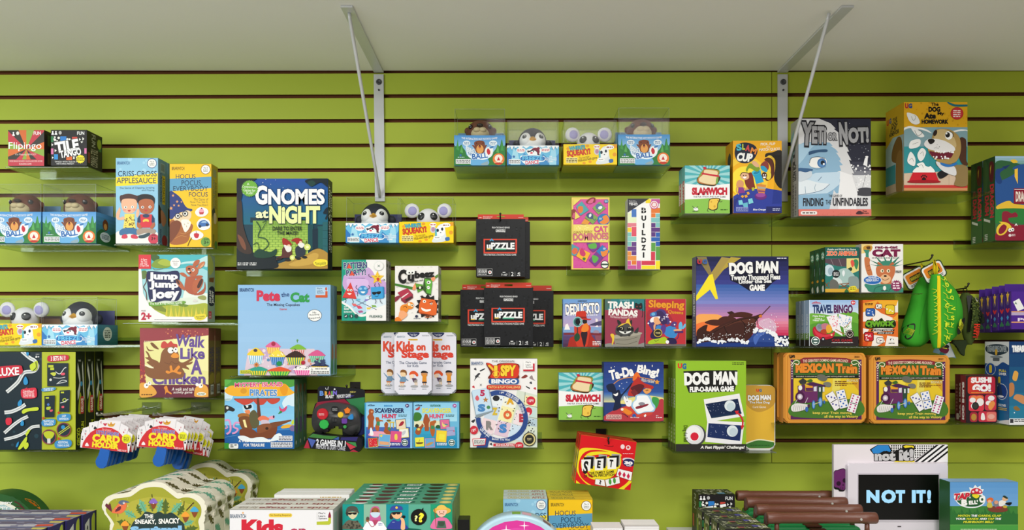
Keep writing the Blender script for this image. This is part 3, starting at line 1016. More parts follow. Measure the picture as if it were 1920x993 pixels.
# ================================================================ upper right
# --- black puzzle packs
UP = """
r 17181b 130 60 480 490
k 0b0c0e 150 90 470 440 60 8
k 222428 150 90 470 440 40 6
@title_print
r d8432f 190 212 420 312
r 141518 200 220 410 302
t f2f2f2 212 238 404 284 B.1|uPZZLE
r e0b83c 212 278 240 286
r 4fb08a 268 280 346 288
r f2f2f2 360 276 404 284
p 3a9fd0 230 228 246 208 262 228 252 228 246 220 240 228
t e6e6e6 190 315 415 328 B.02|THE STRATEGIC STACKING PUZZLE GAME
t e6e6e6 248 128 370 140 B.02|FROM THE BRAND BEHIND
t f4f4f4 275 146 340 166 B.06|KANOODLE
@safety_note
r b9b9b9 148 416 250 466
r 17181b 150 418 248 464
n d8d8d8 154 422 214 460 4
e d8d8d8 234 442 13 13
e c04a4a 234 442 6 6
@player_icons
t f0f0f0 312 452 354 466 B.02|7-107
n e8e8e8 322 438 342 448 1
l a8a8a8 2 366 440 366 468
t f0f0f0 380 440 396 468 B.02|2
l a8a8a8 2 407 440 407 468
t f0f0f0 424 442 442 458 B.02|45
n d8d8d8 420 460 444 468 1
#R
r 141518 0 0 100 100
k 26282c 5 5 95 95 40 3
"""
def upzzle(label, rect, d, t, m):
    x0, y0, x1, y1 = rect; h = 11
    r = box('puzzle_pack', label, 'game box', rect, d, t, '17181b', m+UP, R='141518', group='black puzzle packs with red hang tabs')
    s = sc_(d); W = (x1-x0)*s/2; H = (y1-y0)*s
    bm = bmesh.new(); w2 = W*.94; hh = h*s
    # hang tab with a slot: built as a ring of strips
    zs, ze = H+hh*.38, H+hh*.72; ya, yb = -.0012+t/2-.004, t/2-.004
    for a in ((-w2, H-.002, w2, zs), (-w2, ze, w2, H+hh), (-w2, zs, -.012, ze), (.012, zs, w2, ze)): add_box(bm, a[0], ya, a[1], a[2], yb, a[3])
    bmesh.ops.remove_doubles(bm, verts=bm.verts[:], dist=1e-6)
    tab = obj('hang_tab', bm, M('d8432f'), r)
    a = Art("t f4d8d0 -.72 .28 -.35 .52 B.02|Educational\nt f4d8d0 -.72 .58 -.42 .85 B.02|Insights\n* f4d8d0 -.84 .55 .09 .05 8\nn f0c0b8 .72 .45 .92 .62 1")
    print_art(a, tab, dict(F=lambda x, y, l: (x*W, ya-l, H+hh*(1-y))), name0='tab_print')
    return r
u0 = upzzle('black puzzle pack in front of its twin on a dark hook, below the mouse box', (892.5, 410, 985, 519), .105, .03, 'm 855 390 .272')
du = lambda rect, d, lab: dup(u0, at(rect, d, .03), lab)
du((903, 414, 993.5, 522), .062, 'black puzzle pack hanging behind its twin on the dark hook')
k = 1.0
du((909, 543, 998, 648), .10, 'middle of the three black puzzle packs on a clear shelf, in front')
du((864, 547, 953, 650), .068, 'left of the three black puzzle packs on a clear shelf, half covered')
du((949, 547, 1037, 650), .034, 'right of the three black puzzle packs on a clear shelf, half covered')
shelf('clear shelf under the three black puzzle packs', 906, 1000, 650.5, .106, 0)
def hook(label, px, py, d, up=6, bar=True, mat=None, kind='wall_hook'):
    X, Z = wx(px, d), wz(py, d); r = thing(kind, label, 'hook', (X, 0, Z), 'metal display hooks in the slat wall')
    mt = mat or M('2b2622', 'metal')
    bm = bmesh.new(); add_tube(bm, [(0, -.006, 0), (0, -d*.5, 0), (0, -d+.014, .001), (0, -d+.003, .007), (0, -d, .012)], .0022, n=10); add_ball(bm, (0, -d, .013), .0034, u=12, v=8); obj('prong', bm, mt, r)
    bm = bmesh.new(); add_box(bm, -.016, -.0055, -.022, .016, -.0008, .018, .001); obj('back_plate', bm, mt, r)
    return r
# --- domino box and building block box
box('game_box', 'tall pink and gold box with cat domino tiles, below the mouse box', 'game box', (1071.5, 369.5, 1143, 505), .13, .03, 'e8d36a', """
m 1060 360 .1612
r e6cf62 68 56 518 900
r d4549c 92 82 498 380
r d4549c 92 585 498 885
k f0a0c0 95 85 495 370 40 3
k c83f88 95 590 495 880 60 4
k f7e78a 95 380 495 580 50 5
@picture
p e9d768 92 82 180 82 92 160
p 4fa3a8 190 108 275 210 175 275 125 170
b e07a3c 145 190 160 165 200 170 205 215 180 245 150 235
p 7fa852 395 112 470 190 385 262 315 185
b 5b6f9c 350 160 380 135 425 150 435 185 400 205 360 195
e e8eef0 405 182 26 18 -30
s 3c5a8a 8 360 210 390 225 410 215
p 7fa852 290 232 385 300 320 375 225 295
b 44547c 245 260 280 240 320 260 320 310 280 310 250 290
e e8eef0 288 272 14 22 20
s 44547c 8 320 310 340 330 350 310
e 2f78b8 445 318 72 66
b e88a3c 400 350 440 320 430 290 480 270 510 330 470 370 420 370
b 8a3a34 240 110 290 70 345 70 340 120 290 100 260 130
b d66a8a 260 130 290 90 330 80 310 130 
b 8a3a34 68 215 110 205 130 250 100 300 68 310
b c85a7a 80 290 100 240 130 280 110 310
p e9d768 115 225 170 290 110 320 
p e39a3c 180 370 225 310 285 345 260 378
e 4f86b0 475 108 26 20
t e6f0f6 462 98 490 118|3+
p 4f9aa8 68 600 165 650 120 745 68 730
b dd6a44 75 690 100 650 135 660 140 700 100 725
p efb22f 175 655 290 710 235 815 125 745
b c8386a 165 690 180 655 205 665 235 715 215 750 175 730
b 3a7a3a 200 770 215 760 235 770 225 795 205 790
p 7a3a8c 245 590 395 590 405 640 320 700 275 660
b 5fae4a 270 610 350 595 360 650 300 660 270 640
p 2f7ab8 355 690 430 615 515 690 440 760
b e88a3c 410 690 440 690 495 670 480 730 430 750
p 7a3a8c 360 690 440 765 350 865 272 790
b 5fae4a 310 740 350 740 385 770 350 820 320 810
t eef2f6 438 645 466 670 B.05|10
t eef2f6 395 298 420 322 B.05|10
@title_print
r ecd970 92 378 498 585
k f8ec9a 95 380 330 440 30 6
t 9a6a2c 96 450 316 482 B.02 R-2|GIANT SHINY
t d8568c 332 398 490 466 B.06 Oa84a52,.03 R-1|CAT
t d07080 90 478 498 560 B.06 Ob0605a,.03 R-2|DOMINOES
t faf4d0 370 548 470 562|3 GAMES
@maker_mark
e 2f4a3c 457 842 46 46
e f4f4ee 457 842 38 38
r 2f4a3c 418 832 496 852
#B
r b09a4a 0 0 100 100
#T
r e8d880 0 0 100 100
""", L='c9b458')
cell = lambda c, x0, y0, x1, y1: 'r f6f2e6 %d %d %d %d\nr %s %d %d %d %d' % (x0, y0, x1, y1, c, x0+3, y0+3, x1-2, y1-2)
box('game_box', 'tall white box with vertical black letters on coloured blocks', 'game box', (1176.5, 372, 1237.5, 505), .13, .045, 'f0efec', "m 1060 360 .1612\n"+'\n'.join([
 'r f0efec 715 72 1105 900', cell('4a78c0', 768, 195, 830, 296), cell('e6efc4', 718, 240, 770, 355), cell('e6efc4', 718, 290, 830, 355), cell('e07f8c', 718, 355, 830, 410), cell('e0586c', 768, 400, 830, 515),
 cell('f0cf3a', 718, 410, 772, 465), cell('7fc0b8', 718, 465, 770, 630), cell('8fcdc8', 718, 515, 830, 575), cell('6a4288', 768, 575, 830, 735), cell('6a4288', 718, 630, 830, 685), cell('e8944a', 718, 685, 770, 795), cell('e27a34', 768, 735, 830, 845), cell('e8944a', 718, 740, 830, 795),
 cell('c8569c', 718, 795, 765, 898), cell('c8569c', 718, 848, 882, 898), cell('c8569c', 826, 795, 882, 898), cell('f2d927', 930, 78, 995, 135), cell('c2569a', 995, 78, 1105, 135), cell('e27a34', 995, 130, 1050, 296), cell('e27a34', 995, 180, 1105, 245),
 cell('7fc0c0', 1048, 245, 1105, 410), cell('7fc0c0', 995, 296, 1105, 355), cell('5f3a80', 995, 355, 1050, 520), cell('5f3a80', 995, 410, 1105, 465), cell('2f62b4', 1048, 465, 1105, 630), cell('2f62b4', 995, 522, 1105, 575), cell('5fa04a', 995, 585, 1050, 690), cell('5fa04a', 1048, 630, 1105, 795), cell('d23f55', 992, 690, 1045, 850), cell('d23f55', 882, 795, 1045, 850), cell('f2e12c', 882, 850, 1105, 898), cell('f2e12c', 1045, 795, 1105, 898),
 'r f4f4f2 826 130 992 795', 'p 33343a 720 75 975 75 720 240', '@title_print',
 't e8e8e8 740 96 818 108 B.01|from the', 't e8e8e8 740 110 830 124 B.01|creators of', 't f0f0f0 740 130 838 154 B.06|TENZI']+
 ['t 1a1a1c %d %d %d %d B.12|%s' % (x0, y0, x1, y1, c) for c, x0, y0, x1, y1 in (('B', 884, 180, 940, 246), ('U', 884, 272, 940, 334), ('I', 900, 358, 918, 420), ('L', 888, 440, 932, 503), ('D', 884, 527, 940, 590), ('Z', 884, 614, 936, 678), ('I', 900, 700, 918, 763))]+
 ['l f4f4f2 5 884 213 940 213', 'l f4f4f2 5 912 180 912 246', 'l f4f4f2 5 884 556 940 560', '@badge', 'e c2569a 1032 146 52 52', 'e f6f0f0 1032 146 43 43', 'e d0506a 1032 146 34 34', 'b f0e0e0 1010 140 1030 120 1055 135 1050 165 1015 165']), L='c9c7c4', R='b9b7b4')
shelf('narrow clear shelf under the tall domino box', 1069, 1146, 506, .138, 0)
shelf('narrow clear shelf under the tall lettered block box', 1172, 1240, 506, .138, 0)

# --- sandwich card game
rays = '\n'.join('p %s 425 430 %.0f %.0f %.0f %.0f' % ('4fb0b8', 425+520*math.cos(i*PI/10), 430+520*math.sin(i*PI/10), 425+520*math.cos(i*PI/10+.15), 430+520*math.sin(i*PI/10+.15)) for i in range(20))
slam = box('game_box', 'teal and white box with a sandwich wearing a headband, left of the orange cup game', 'game box', (1284, 310, 1368.5, 400), .15, .035, 'f2f2f2', """
m 1255 255 .1712
r 9fd6d8 168 320 668 850
"""+rays+"""
p f4f4f4 168 520 430 545 668 520 668 700 430 680 168 700
p 8cc352 168 695 430 680 668 700 668 850 168 850
@title_print
t c8283c 246 562 634 645 B.15 Of4f4f4,.03|SLAMWICH
t 2a2a2e 262 655 618 676 B.03 C.1|THE FLIP, STACK AND SLAP GAME!
@picture
b 3a2a1a 300 470 350 410 380 360 460 355 540 370 548 410 535 430 560 460 500 545 400 540 320 520
b 7aa84a 310 470 380 365 540 375 540 420 510 530 330 515
b b8723a 312 468 355 415 375 370 450 365 530 380 540 410 525 440 500 500 495 535 330 515
b ecd6a8 325 465 372 418 385 372 450 372 520 385 530 410 520 440 510 480 490 530 345 505
p c8283c 355 400 545 430 545 450 352 418
b c8283c 368 345 385 335 405 345 400 365 380 362
b 3a2a1a 425 780 440 690 520 678 560 690 535 740 525 800 470 815 425 795
b f0c850 432 778 445 698 518 685 545 695 525 740 518 790 470 805 435 790
e d8a63a 495 770 12 14
e d8a63a 460 720 8 10
s 3a2a1a 5 525 700 560 720 580 710
s 3a2a1a 5 430 780 415 815 430 825
s 3a2a1a 5 490 810 495 835
@maker_mark
b f0f0ee 265 790 290 780 310 790 315 810 290 818 268 808
s 4a4a4a 5 250 765 280 790 315 770
t 4a4a4a 252 818 318 828|GAMEWRIGHT
n 3f6a24 560 798 635 815 1
#L
r 6fbcbe 0 0 100 32
r ded9d4 0 32 100 76
r 6f9c44 0 76 100 100
t c8283c 25 30 75 90 V1 B.08|SLAMWICH
#R
r 9fb8b0 0 0 100 32
r ded9d4 0 32 100 76
r 6f9c44 0 76 100 100
t c8283c 25 30 75 90 V1 B.08|SLAMWICH
#T
r 8fcccc 0 0 100 100
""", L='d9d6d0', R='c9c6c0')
behind(slam, .038, 'second sandwich card game box, hidden behind its twin beside the orange cup game')
dup(slam, at((1050.5, 698, 1128, 787), .12, .035), 'teal and white box with a sandwich wearing a headband, left of the navy magic box')
# --- cup stacking game with cut-away window
root = box('game_box', 'orange box with children stacking cups, beside the right steel bracket', 'game box', (1374, 263.5, 1466, 399.5), .15, .07, 'f0ab1f', """
m 1255 255 .1712
r f2b01e 690 40 1240 850
e f6cb3c 830 480 250 260
e f2b41f 830 480 190 200
e f9e13f 830 500 160 170
p 2f3f9c 700 660 780 610 880 580 1060 570 1240 600 1240 850 700 850
p 26307c 700 700 760 670 700 830
r 232a6a 1060 770 1240 850
b 26201c 1050 230 1060 190 1120 180 1240 180 1240 560 1150 480 1160 270 1100 220
@title_print
b 1d2338 715 190 740 100 830 70 930 100 965 170 920 260 840 298 750 275
t 4fb6cc 732 84 792 160 B.1 R-8|S
t c8d84a 798 84 830 150 B.1|L
t d84a4a 834 96 885 165 B.1 R8|A
t e88a3a 890 130 955 195 B.1 R16|M
t f6f6f4 740 185 912 280 B.12 S.15 R5|CUP
t f7eede 1000 72 1160 105 B.05 R-2|PICK, FLIP
t f7eede 1060 110 1105 126 B.02|AND
t f7eede 985 130 1210 165 B.05 R-3|MATCH QUICK!
@picture
e f6c73a 1100 330 60 120
b 5a2a1c 1040 260 1080 235 1130 260 1150 340 1140 440 1080 490 1050 470 1100 430 1110 350 1080 290
b 8a3a34 1000 330 1010 300 1060 270 1090 320 1080 370 1040 350
b 2c9ac4 1000 330 1040 330 1075 370 1060 395 1010 370
e e6d13f 1085 430 30 50
e 4a2a1a 1040 432 30 38
e ffffff 1030 425 6 8
e ffffff 1052 425 6 8
b ffffff 1022 445 1060 445 1040 462
p 26a0c8 905 415 1000 375 1005 420 1035 500 950 525 930 450
e 3ab8da 950 395 52 28 -18
e 1d86ac 955 400 36 16 -18
p d88a3c 950 520 1060 535 1040 640 985 650 960 580
p b0a89a 965 550 1058 560 1055 580 970 575
p 8a4a6a 970 590 1050 600 1048 615 975 612
e 6a2a7c 1000 660 66 38
e 9a4a9c 1000 645 52 24
b 7a2f26 830 440 900 400 930 520 935 570 870 580 830 520
b e2b08a 775 430 800 400 860 410 870 460 830 480 790 465
s 2a1a14 8 775 435 800 400 860 405
e 2a1a14 812 432 6 6
e 2a1a14 838 432 6 6
b ffffff 805 448 845 446 825 466
b 7c9c2c 880 300 930 320 990 350 960 390 880 350 850 390 840 360
b e2b08a 905 300 920 270 960 290 985 330 950 340
b d89a6a 740 500 770 480 810 500 810 550 770 570 735 550
p 8a3a8c 755 560 810 560 830 620 750 630
s d89a6a 12 740 560 735 600 760 640
s d89a6a 12 810 560 845 590 850 560
p e9a63a 780 660 800 645 820 660 800 680
p e9a63a 820 650 845 640 858 665 832 678
p e9a63a 845 615 870 610 880 635 855 645
p b8c03a 900 565 925 560 930 595 905 600
p 7fd0de 755 705 795 700 810 750 760 755
p 7fd0de 860 690 905 680 920 730 868 745
p 68bcd0 800 740 855 725 860 780 815 785
@maker_mark
t f4f4f8 915 795 1055 820 B.05 S.2|Blue Orange
n cfd6f0 1130 790 1210 820 2
r 8f9ad6 730 778 862 825
n 3a4488 735 782 858 822 3
#L
r c98a1c 0 0 100 78
r 28305c 0 78 100 100
b 1d2338 30 20 60 14 75 24 55 36 35 32
e 6a3a2a 45 60 20 14
e 3a8aa0 50 76 14 8
""", L='c98a1c', T='e0a83a')
# moulded see-through corner of the cup box
s = sc_(.15); W, H = 92*s, 136*s
bm = bmesh.new(); add_prism(bm, [(W*.30, H*.13), (W*.5-.001, H*.13), (W*.5-.001, H*.80), (W*.26, H*.80), (W*.36, H*.55)], -.0362, -.0356); fixn(bm); obj('clear_window', bm, FILM, root)
shelf('clear shelf under the sandwich game and the orange cup game', 1280, 1478, 401, .16, 0)

# --- white furry face box
fur = [(1095, 60), (1100, 62), (310, 62)]
box('game_box', 'large box with half a pale blue furry face, right of the right steel bracket', 'game box', (1496.5, 222.5, 1633, 405), .15, .055, '2a2b36', """
m 1470 210 .2115
r 2a2b3a 125 58 775 945
k d8dce6 560 90 760 500 26 3
g 3a3b4a e4e4e8 600 440 775 690 6
r dedfe2 560 560 775 865
k f4f4f6 580 470 770 680 60 8
b 45454c 640 690 700 670 775 680 775 740 640 735
p f2f2f4 715 410 742 395 735 480 700 470
e f6f6f8 732 398 14 8
l 8a8a90 3 730 530 695 670
p d9d9dc 125 58 310 60 410 100 455 145 440 150 490 190 520 230 505 235 550 300 575 350 555 352 585 410 595 430 575 425 600 500 620 545 600 545 640 600 645 625 620 620 660 700 640 705 655 760 640 865 125 865
p ececee 480 520 600 560 650 720 640 865 480 865
p 8db4d0 125 290 180 270 300 265 400 270 430 300 410 300 455 330 480 360 460 360 495 410 500 430 485 430 520 470 490 475 505 520 470 530 495 600 480 720 460 720 440 690 400 865 125 865
p a9cbe2 125 290 180 275 300 270 240 320 170 420 125 470
p c2d9ea 125 600 280 540 495 530 490 640 430 690 380 720 125 735
b dfe8ef 125 610 200 600 300 625 400 640 340 690 240 715 125 730
s 4a6a8a 4 125 735 240 718 340 690 402 640
s 7a9ab0 3 275 700 270 670 280 640
s 7a9ab0 3 190 720 185 660
s 4a6a8a 4 300 610 330 575
b 3a5f8a 125 500 180 498 245 505 250 520 200 535 125 545
b c9d4de 125 530 190 535 240 525 240 570 180 605 125 610
b 2f5378 217 372 225 350 300 335 375 332 375 355 300 358 225 380
b f0f0ee 220 450 240 410 300 398 360 410 375 450 340 490 270 495 230 480
e 3f6fa8 332 452 40 42
e 5b8cc0 332 456 28 30
e 16202c 340 450 18 20
e f4f8fa 350 462 9 9
s 3a4a5a 5 222 455 240 410 300 398 360 412
s 7aa0c0 4 250 495 300 505 370 480
@title_print
t 9a9a9e 148 92 258 298 B.12 O202026,.09 R3|Y
t a4a4a8 245 128 370 282 B.10 O202026,.09 R1|ETi
t a4a4a8 386 186 466 252 B.10 O202026,.09|OR
t a4a4a8 486 92 560 292 B.12 O202026,.09 R-3|N
t a4a4a8 566 136 748 276 B.12 O202026,.09 R-2|OT!
t 3a3a40 392 732 512 754 B.0|THE GAME OF
t 2c2c33 166 762 345 834 B.05|FINDING
t 2c2c33 366 780 414 818 B.0|THE
t 2c2c33 430 760 740 832 B.05|UNFINDABLES
@footer_band
r e0796e 125 862 775 945
k c8584e 200 880 600 935 40 3
o f2f2f0 145 880 290 910 14
n 5a3a38 160 886 280 904 1
b 4a2f36 635 905 650 880 680 880 690 905
t 3a2a30 694 872 730 886 B.03|Fat
t 3a2a30 690 888 748 904 B.03|Brain
#L
r a5a5a2 0 0 100 100
p 7fa0b4 0 15 40 8 60 30 0 45
t 3a3a3e 30 10 60 45 V1 B.1|YETI
t 3a3a3e 25 45 75 62 V1 B.1|OR NOT!
t 4a4a4e 25 66 45 98 V1|FINDING
t 4a4a4e 55 66 75 98 V1|UNFINDABLES
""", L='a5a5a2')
shelf('clear shelf under the furry face box', 1478, 1642, 406, .16, 0)
# --- large yellow box with a toy dog
box('game_box', 'yellow and teal box with a brown dog and a red bowl, top right', 'game box', (1694.5, 191, 1814, 357.5), .16, .10, 'c9a01c', """
m 1650 180 .2014
r d9a51a 218 50 820 890
k c89512 225 60 815 300 40 9
r 7fa3ad 218 290 820 480
b f0f0ec 218 310 250 285 290 280 340 290 400 300 450 320 490 345 600 340 700 320 760 310 820 322 820 360 700 350 620 360 560 400 480 400 400 400 218 400
r 7d9fa8 218 345 820 480
b 7d9fa8 218 345 240 308 300 300 400 318 460 340 520 360 640 350 700 335 760 325 820 338 820 480 218 480
p 2f8e96 218 470 820 470 820 730 218 730
l 27797f 3 300 470 300 720
l 27797f 3 460 470 460 720
p ccb49c 218 720 820 690 820 835 218 835
l a88f78 3 350 715 330 835
l a88f78 3 480 710 470 835
l a88f78 3 640 700 640 835
r c23a34 218 828 820 856
r c88a5a 218 856 820 890
b 1f6a78 625 52 700 78 820 80 820 96 700 98 640 75
@title_print
t 161412 476 62 544 92 B.06|The
t 161412 450 100 560 148 B.12|DOG
t 161412 408 158 520 212 B.12|Ate
t 161412 534 148 596 184 B.08|My
t 161412 386 218 636 260 B.12|HOMEWORK
@maker_mark
t b8242c 232 68 262 116 B.12|U
t 2a4a8a 264 70 298 114 B.12|G
@badge
e b02a2c 715 162 60 58
e c43434 715 162 53 51
n f0e0dc 680 128 750 200 4
@picture
b ececea 248 158 300 165 345 190 368 250 320 265 270 230
s 6a6a6a 3 290 190 310 230 330 200 320 180
b ececea 285 290 340 300 410 370 370 385 320 350
s 5a5a5a 4 320 320 350 370 390 340 350 315
b ececea 272 488 285 420 370 405 360 470
s 6a6a6a 3 300 450 330 440 355 430
b ececea 252 590 282 520 325 580 318 650 265 630
s 6a6a6a 3 270 600 295 580 310 610
b ececea 345 545 385 485 425 520 400 590 365 605
s 6a6a6a 3 370 540 395 520 400 560
b f2f2ee 310 715 330 670 360 660 340 635 395 618 420 650 450 660 470 655 500 715
s 6a6a6a 3 360 650 385 640 400 670
p c8202c 302 712 512 712 545 795 265 795
b a01822 265 790 400 780 545 790 530 808 280 808
b 2a1414 385 770 405 755 425 770 420 782 390 782
e 2a1414 382 752 7 9
e 2a1414 396 742 7 10
e 2a1414 414 742 7 10
e 2a1414 428 752 7 9
b 8a7448 540 600 700 640 770 640 815 680 810 830 690 830 700 750 600 700 520 640
b 1c1a1c 530 720 590 690 640 720 560 770
b d8d8da 520 610 600 640 690 660 700 740 600 710 540 660
b 4a2c1a 735 400 790 400 800 480 800 600 820 640 770 640 730 560
b a88a4e 485 370 510 320 580 305 660 320 730 380 750 470 735 560 690 620 600 630 520 600 460 540 440 480 470 430
b c4ac78 500 350 560 310 640 330 690 400 700 480 600 500 520 440
b e2e0e0 405 450 440 405 510 400 600 420 680 470 690 510 610 530 500 510 440 490
b 6a1a2c 455 515 540 530 620 525 680 515 650 580 560 590 490 570
k f4f4f4 465 515 680 530 16 8
k f4f4f4 480 565 640 590 12 8
b 1a1614 440 410 480 400 505 415 490 440 460 448
e 2a1a14 508 346 17 30 20
e f2f2ee 635 368 36 40
e 1a1614 624 364 22 25
e f4f4f4 615 352 7 8
s 3a2a1a 6 640 330 672 350 675 385
b 2a6fb8 560 620 640 640 705 620 700 645 630 662 570 645
k 4a4a4a 500 450 570 490 7 4
#L
r b8921f 0 0 100 42
p 8fa3a6 0 44 40 34 100 36 100 100 0 100
r 2a757c 0 66 55 90
r a08a74 0 88 100 100
b 6a4a24 40 46 70 36 92 46 92 90 60 98 70 70 35 60
b 7a5a30 60 60 90 55 95 98 60 98
t 2a2620 40 12 64 17 B.05|THE
t 2a2620 34 17 66 22 B.08|DOG
t 2a2620 26 22 62 27 B.08|ATE MY
t 2a2620 20 27 76 32 B.08|HOMEWORK
t b8242c 6 10 18 17 B.1|U
t 2a4a8a 20 10 32 16 B.1|G
""", L='b8921f', T='c9a020')
shelf('clear shelf under the yellow dog box, top right', 1680, 1862, 358.5, .17, 0)
# --- dragon boxes at the right edge
dr = """
m 1810 280 .1964
r 3f6b45 285 60 640 880
g 9fc0da 4f8a62 285 60 640 200 6
b 2f5f3a 285 130 400 110 640 190 640 300 400 280 285 300
b 2a5390 285 280 330 300 440 250 480 210 450 180 500 150 560 140 640 150 640 560 520 520 420 510 300 540
b 1f3f78 290 200 340 180 420 150 370 190 330 230 350 300 330 330 290 300
p 1c3560 350 165 430 145 385 190
b e3b93c 295 545 350 510 420 490 470 520 640 540 640 580 400 570 310 572
b 2f7a3a 285 575 640 580 640 720 500 700 420 690 285 700
b 8a2336 350 610 400 590 440 610 480 600 500 640 440 650 410 660 430 700 500 720 640 730 640 875 310 875 300 780 350 760
e eac33c 350 760 50 66 35
e 8a2336 355 760 30 54 35
b eac33c 320 690 400 700 440 740 420 760 380 720
e f4f4f0 425 770 16 18
e f4f4f0 450 765 16 18
e 1a1a1a 428 772 6 6
e 1a1a1a 452 766 6 6
b e8bf3a 430 105 470 95 500 120 460 130
p f0c040 470 190 500 180 500 330 470 260
@title_print
r 8a1f33 462 372 640 520
r e9e4da 468 378 640 384
t e8e0d0 480 400 640 500 B.08|DRAGON
t f0f0ec 468 706 500 730 B.05|A
@maker_mark
e e8d8d8 425 820 14 14
n e8d8d8 442 805 475 830 2
#L
r 2c4a2c 0 0 100 100
b 5a2028 55 6 90 8 85 28 55 26
b 3a5a34 0 0 40 10 30 40 0 35
p c9b43a 60 12 70 8 64 20
r 3a5c36 0 70 100 100
b 1f6a48 55 60 95 58 90 72 60 74
t c23040 58 32 92 72 V1 B.1|DRAGON
t b02c3a 16 44 50 68 V1 B.1|DASH
l c8c8c0 3 8 72 60 76
n d8d8d0 15 90 40 98 4
"""
dd = box('game_box', 'green and blue box with dragons cut off by the right picture edge', 'game box', (1865.5, 292.5, 1985, 451), .15, .053, '3f6b45', dr, L='2c4a2c', T='8a9a8a', group='green boxes with dragons')
behind(dd, .056, 'green box with red lettering on its spine, behind the dragon box at the right edge')
shelf('clear shelf under the two green dragon boxes', 1850, 1990, 452, .16, 0)
hook('dark metal hook holding the two hanging black puzzle packs', 938, 409, .14, kind='wall_hook')
# ================================================================ left and centre-left
box('game_box', 'white-bordered box picturing a leaping kangaroo, left side of the wall', 'game box', (260, 477, 389.5, 603), .15, .05, 'f3f0ee', """
m 225 465 .1511
r f3f0ee 232 75 1092 920
b 4fb8c0 270 80 700 60 1092 60 1092 560 900 600 500 620 300 560 268 300
r 4db6c0 390 78 1085 300
b bfe2e2 700 200 800 170 950 150 1085 100 1085 230 980 200 850 190 760 200
b 9fd4da 270 300 600 260 1085 280 1085 700 330 700 290 560
p e8efe4 800 520 1085 560 1085 720 760 700
p dfe8d8 330 640 1085 600 1085 730 360 720
b a9b43a 360 700 500 690 700 710 900 700 1085 690 1085 850 900 860 700 850 560 830 440 770
b 7a8a2e 400 700 480 690 560 750 600 790 500 780 420 750
b 6f8a34 720 705 780 690 850 710 800 730
"""+'\n'.join('p %s %d 850 %d %d %d 850' % (('d8c83a', 'b9ba34', 'e2d24a')[i % 3], 560+i*26, 572+i*26+((-1)**i)*14, 690+(i*37) % 70, 584+i*26) for i in range(20))+"""
b 3f5f2a 385 80 440 75 490 110 470 160 400 150
b 7f9a34 390 210 440 150 520 130 600 150 630 200 600 240 500 250 420 240
b a9b840 470 180 540 135 620 160 640 210 560 220
b 5f7a3a 270 290 320 280 340 320 310 380 272 370
s 5a3a2a 12 330 320 325 420 295 480 325 550 335 650
s 4a3a2a 5 410 250 440 270 540 255
b dcd9cf 905 660 930 632 965 655 940 668
b 9aa05a 965 605 1030 585 1070 605 1060 640 1000 635
p f3f0ee 232 255 270 300 290 560 360 700 470 800 590 850 1092 852 1092 920 232 920
@corner_flag
r d8323c 232 75 386 256
t fbe8e6 262 128 338 152|A Game
t fbe8e6 262 154 338 178|for You
t fbe8e6 254 180 344 204|and Your
t fbe8e6 246 206 358 228|2-Year-Old
@badge
e f3f0ee 690 184 65 65
t 6a4a4a 652 156 732 172|Oh-So-Good
t 6a4a4a 664 178 718 192|Starter
t 6a4a4a 668 198 714 214|Game
@title_print
b 1b2150 335 310 380 285 560 295 700 280 740 320 740 420 765 520 750 600 700 655 560 650 440 670 370 640 345 480
t f2f2f2 355 300 720 415 B.11 R1|Jump
t f2f2f2 368 405 730 515 B.11 R1|Jump
t f2f2f2 382 505 742 655 B.11 R-3|Joey
@picture
b 6fa23c 360 690 380 668 560 680 790 655 795 690 600 705 390 720
t f2f6e4 374 668 775 706 B.02 R-2|The Run & Play Action GAME
b b25a3c 960 560 1040 500 1050 420 1060 440 1065 500 1040 560 990 580 920 580
b b25a3c 830 360 920 355 940 440 960 540 930 575 860 560 805 500 810 420
b b9633f 900 480 930 400 1010 370 1035 410 1000 500 930 560
b 4a2a22 960 470 1000 390 1030 390 1010 460 975 500
b b9633f 695 385 740 400 780 450 810 520 770 510 715 450
b 4a2a22 690 385 720 390 745 450 720 440
b b9633f 745 310 790 305 840 350 825 365 770 340
b b25a3c 915 360 960 340 1015 340 1025 360 950 380
b b9633f 820 240 860 215 910 220 970 250 968 310 930 350 880 345 830 300
b b9633f 905 215 930 160 985 145 980 190 940 225
b c97a52 960 245 990 190 1050 165 1045 215 990 255
b e0a880 1000 230 1040 190 1030 225 1000 245
e 2a1a18 860 255 16 12
b 2a1a18 840 280 885 300 880 315 850 305
b f4f0ea 842 280 870 290 862 300 846 296
e f4f0ea 910 270 18 20
e 2a1a18 907 270 9 11
@age_badge
t 6a3a3a 265 768 322 784|AGES
t c02b45 265 795 392 892 B.1|2+
n 7a7a7a 430 880 900 892 1
@maker_mark
b e9d83a 925 840 1000 815 1065 820 1070 860 1010 895 940 885
t 5a5a20 945 840 1055 856 R-6|Peaceable
t 5a5a20 960 862 1050 878 R-6|Kingdom
#R
r 8fa58a 0 0 100 100
b a9b45a 0 0 60 5 80 20 30 30 0 20
p 7a4a2a 20 34 90 32 80 40 20 40
b 1b1f40 18 50 92 48 95 72 15 74
t e8e8e0 22 52 55 72 V2 B.1|JUMP JUMP
t e8e8e0 58 52 90 72 V2 B.1|JOEY
r c02b45 12 84 52 95
t f0e0e0 20 86 42 94 V2|2+
""", R='8fa58a')
shelf('long clear shelf under the kangaroo box', 230, 440, 604.5, .17, 0)
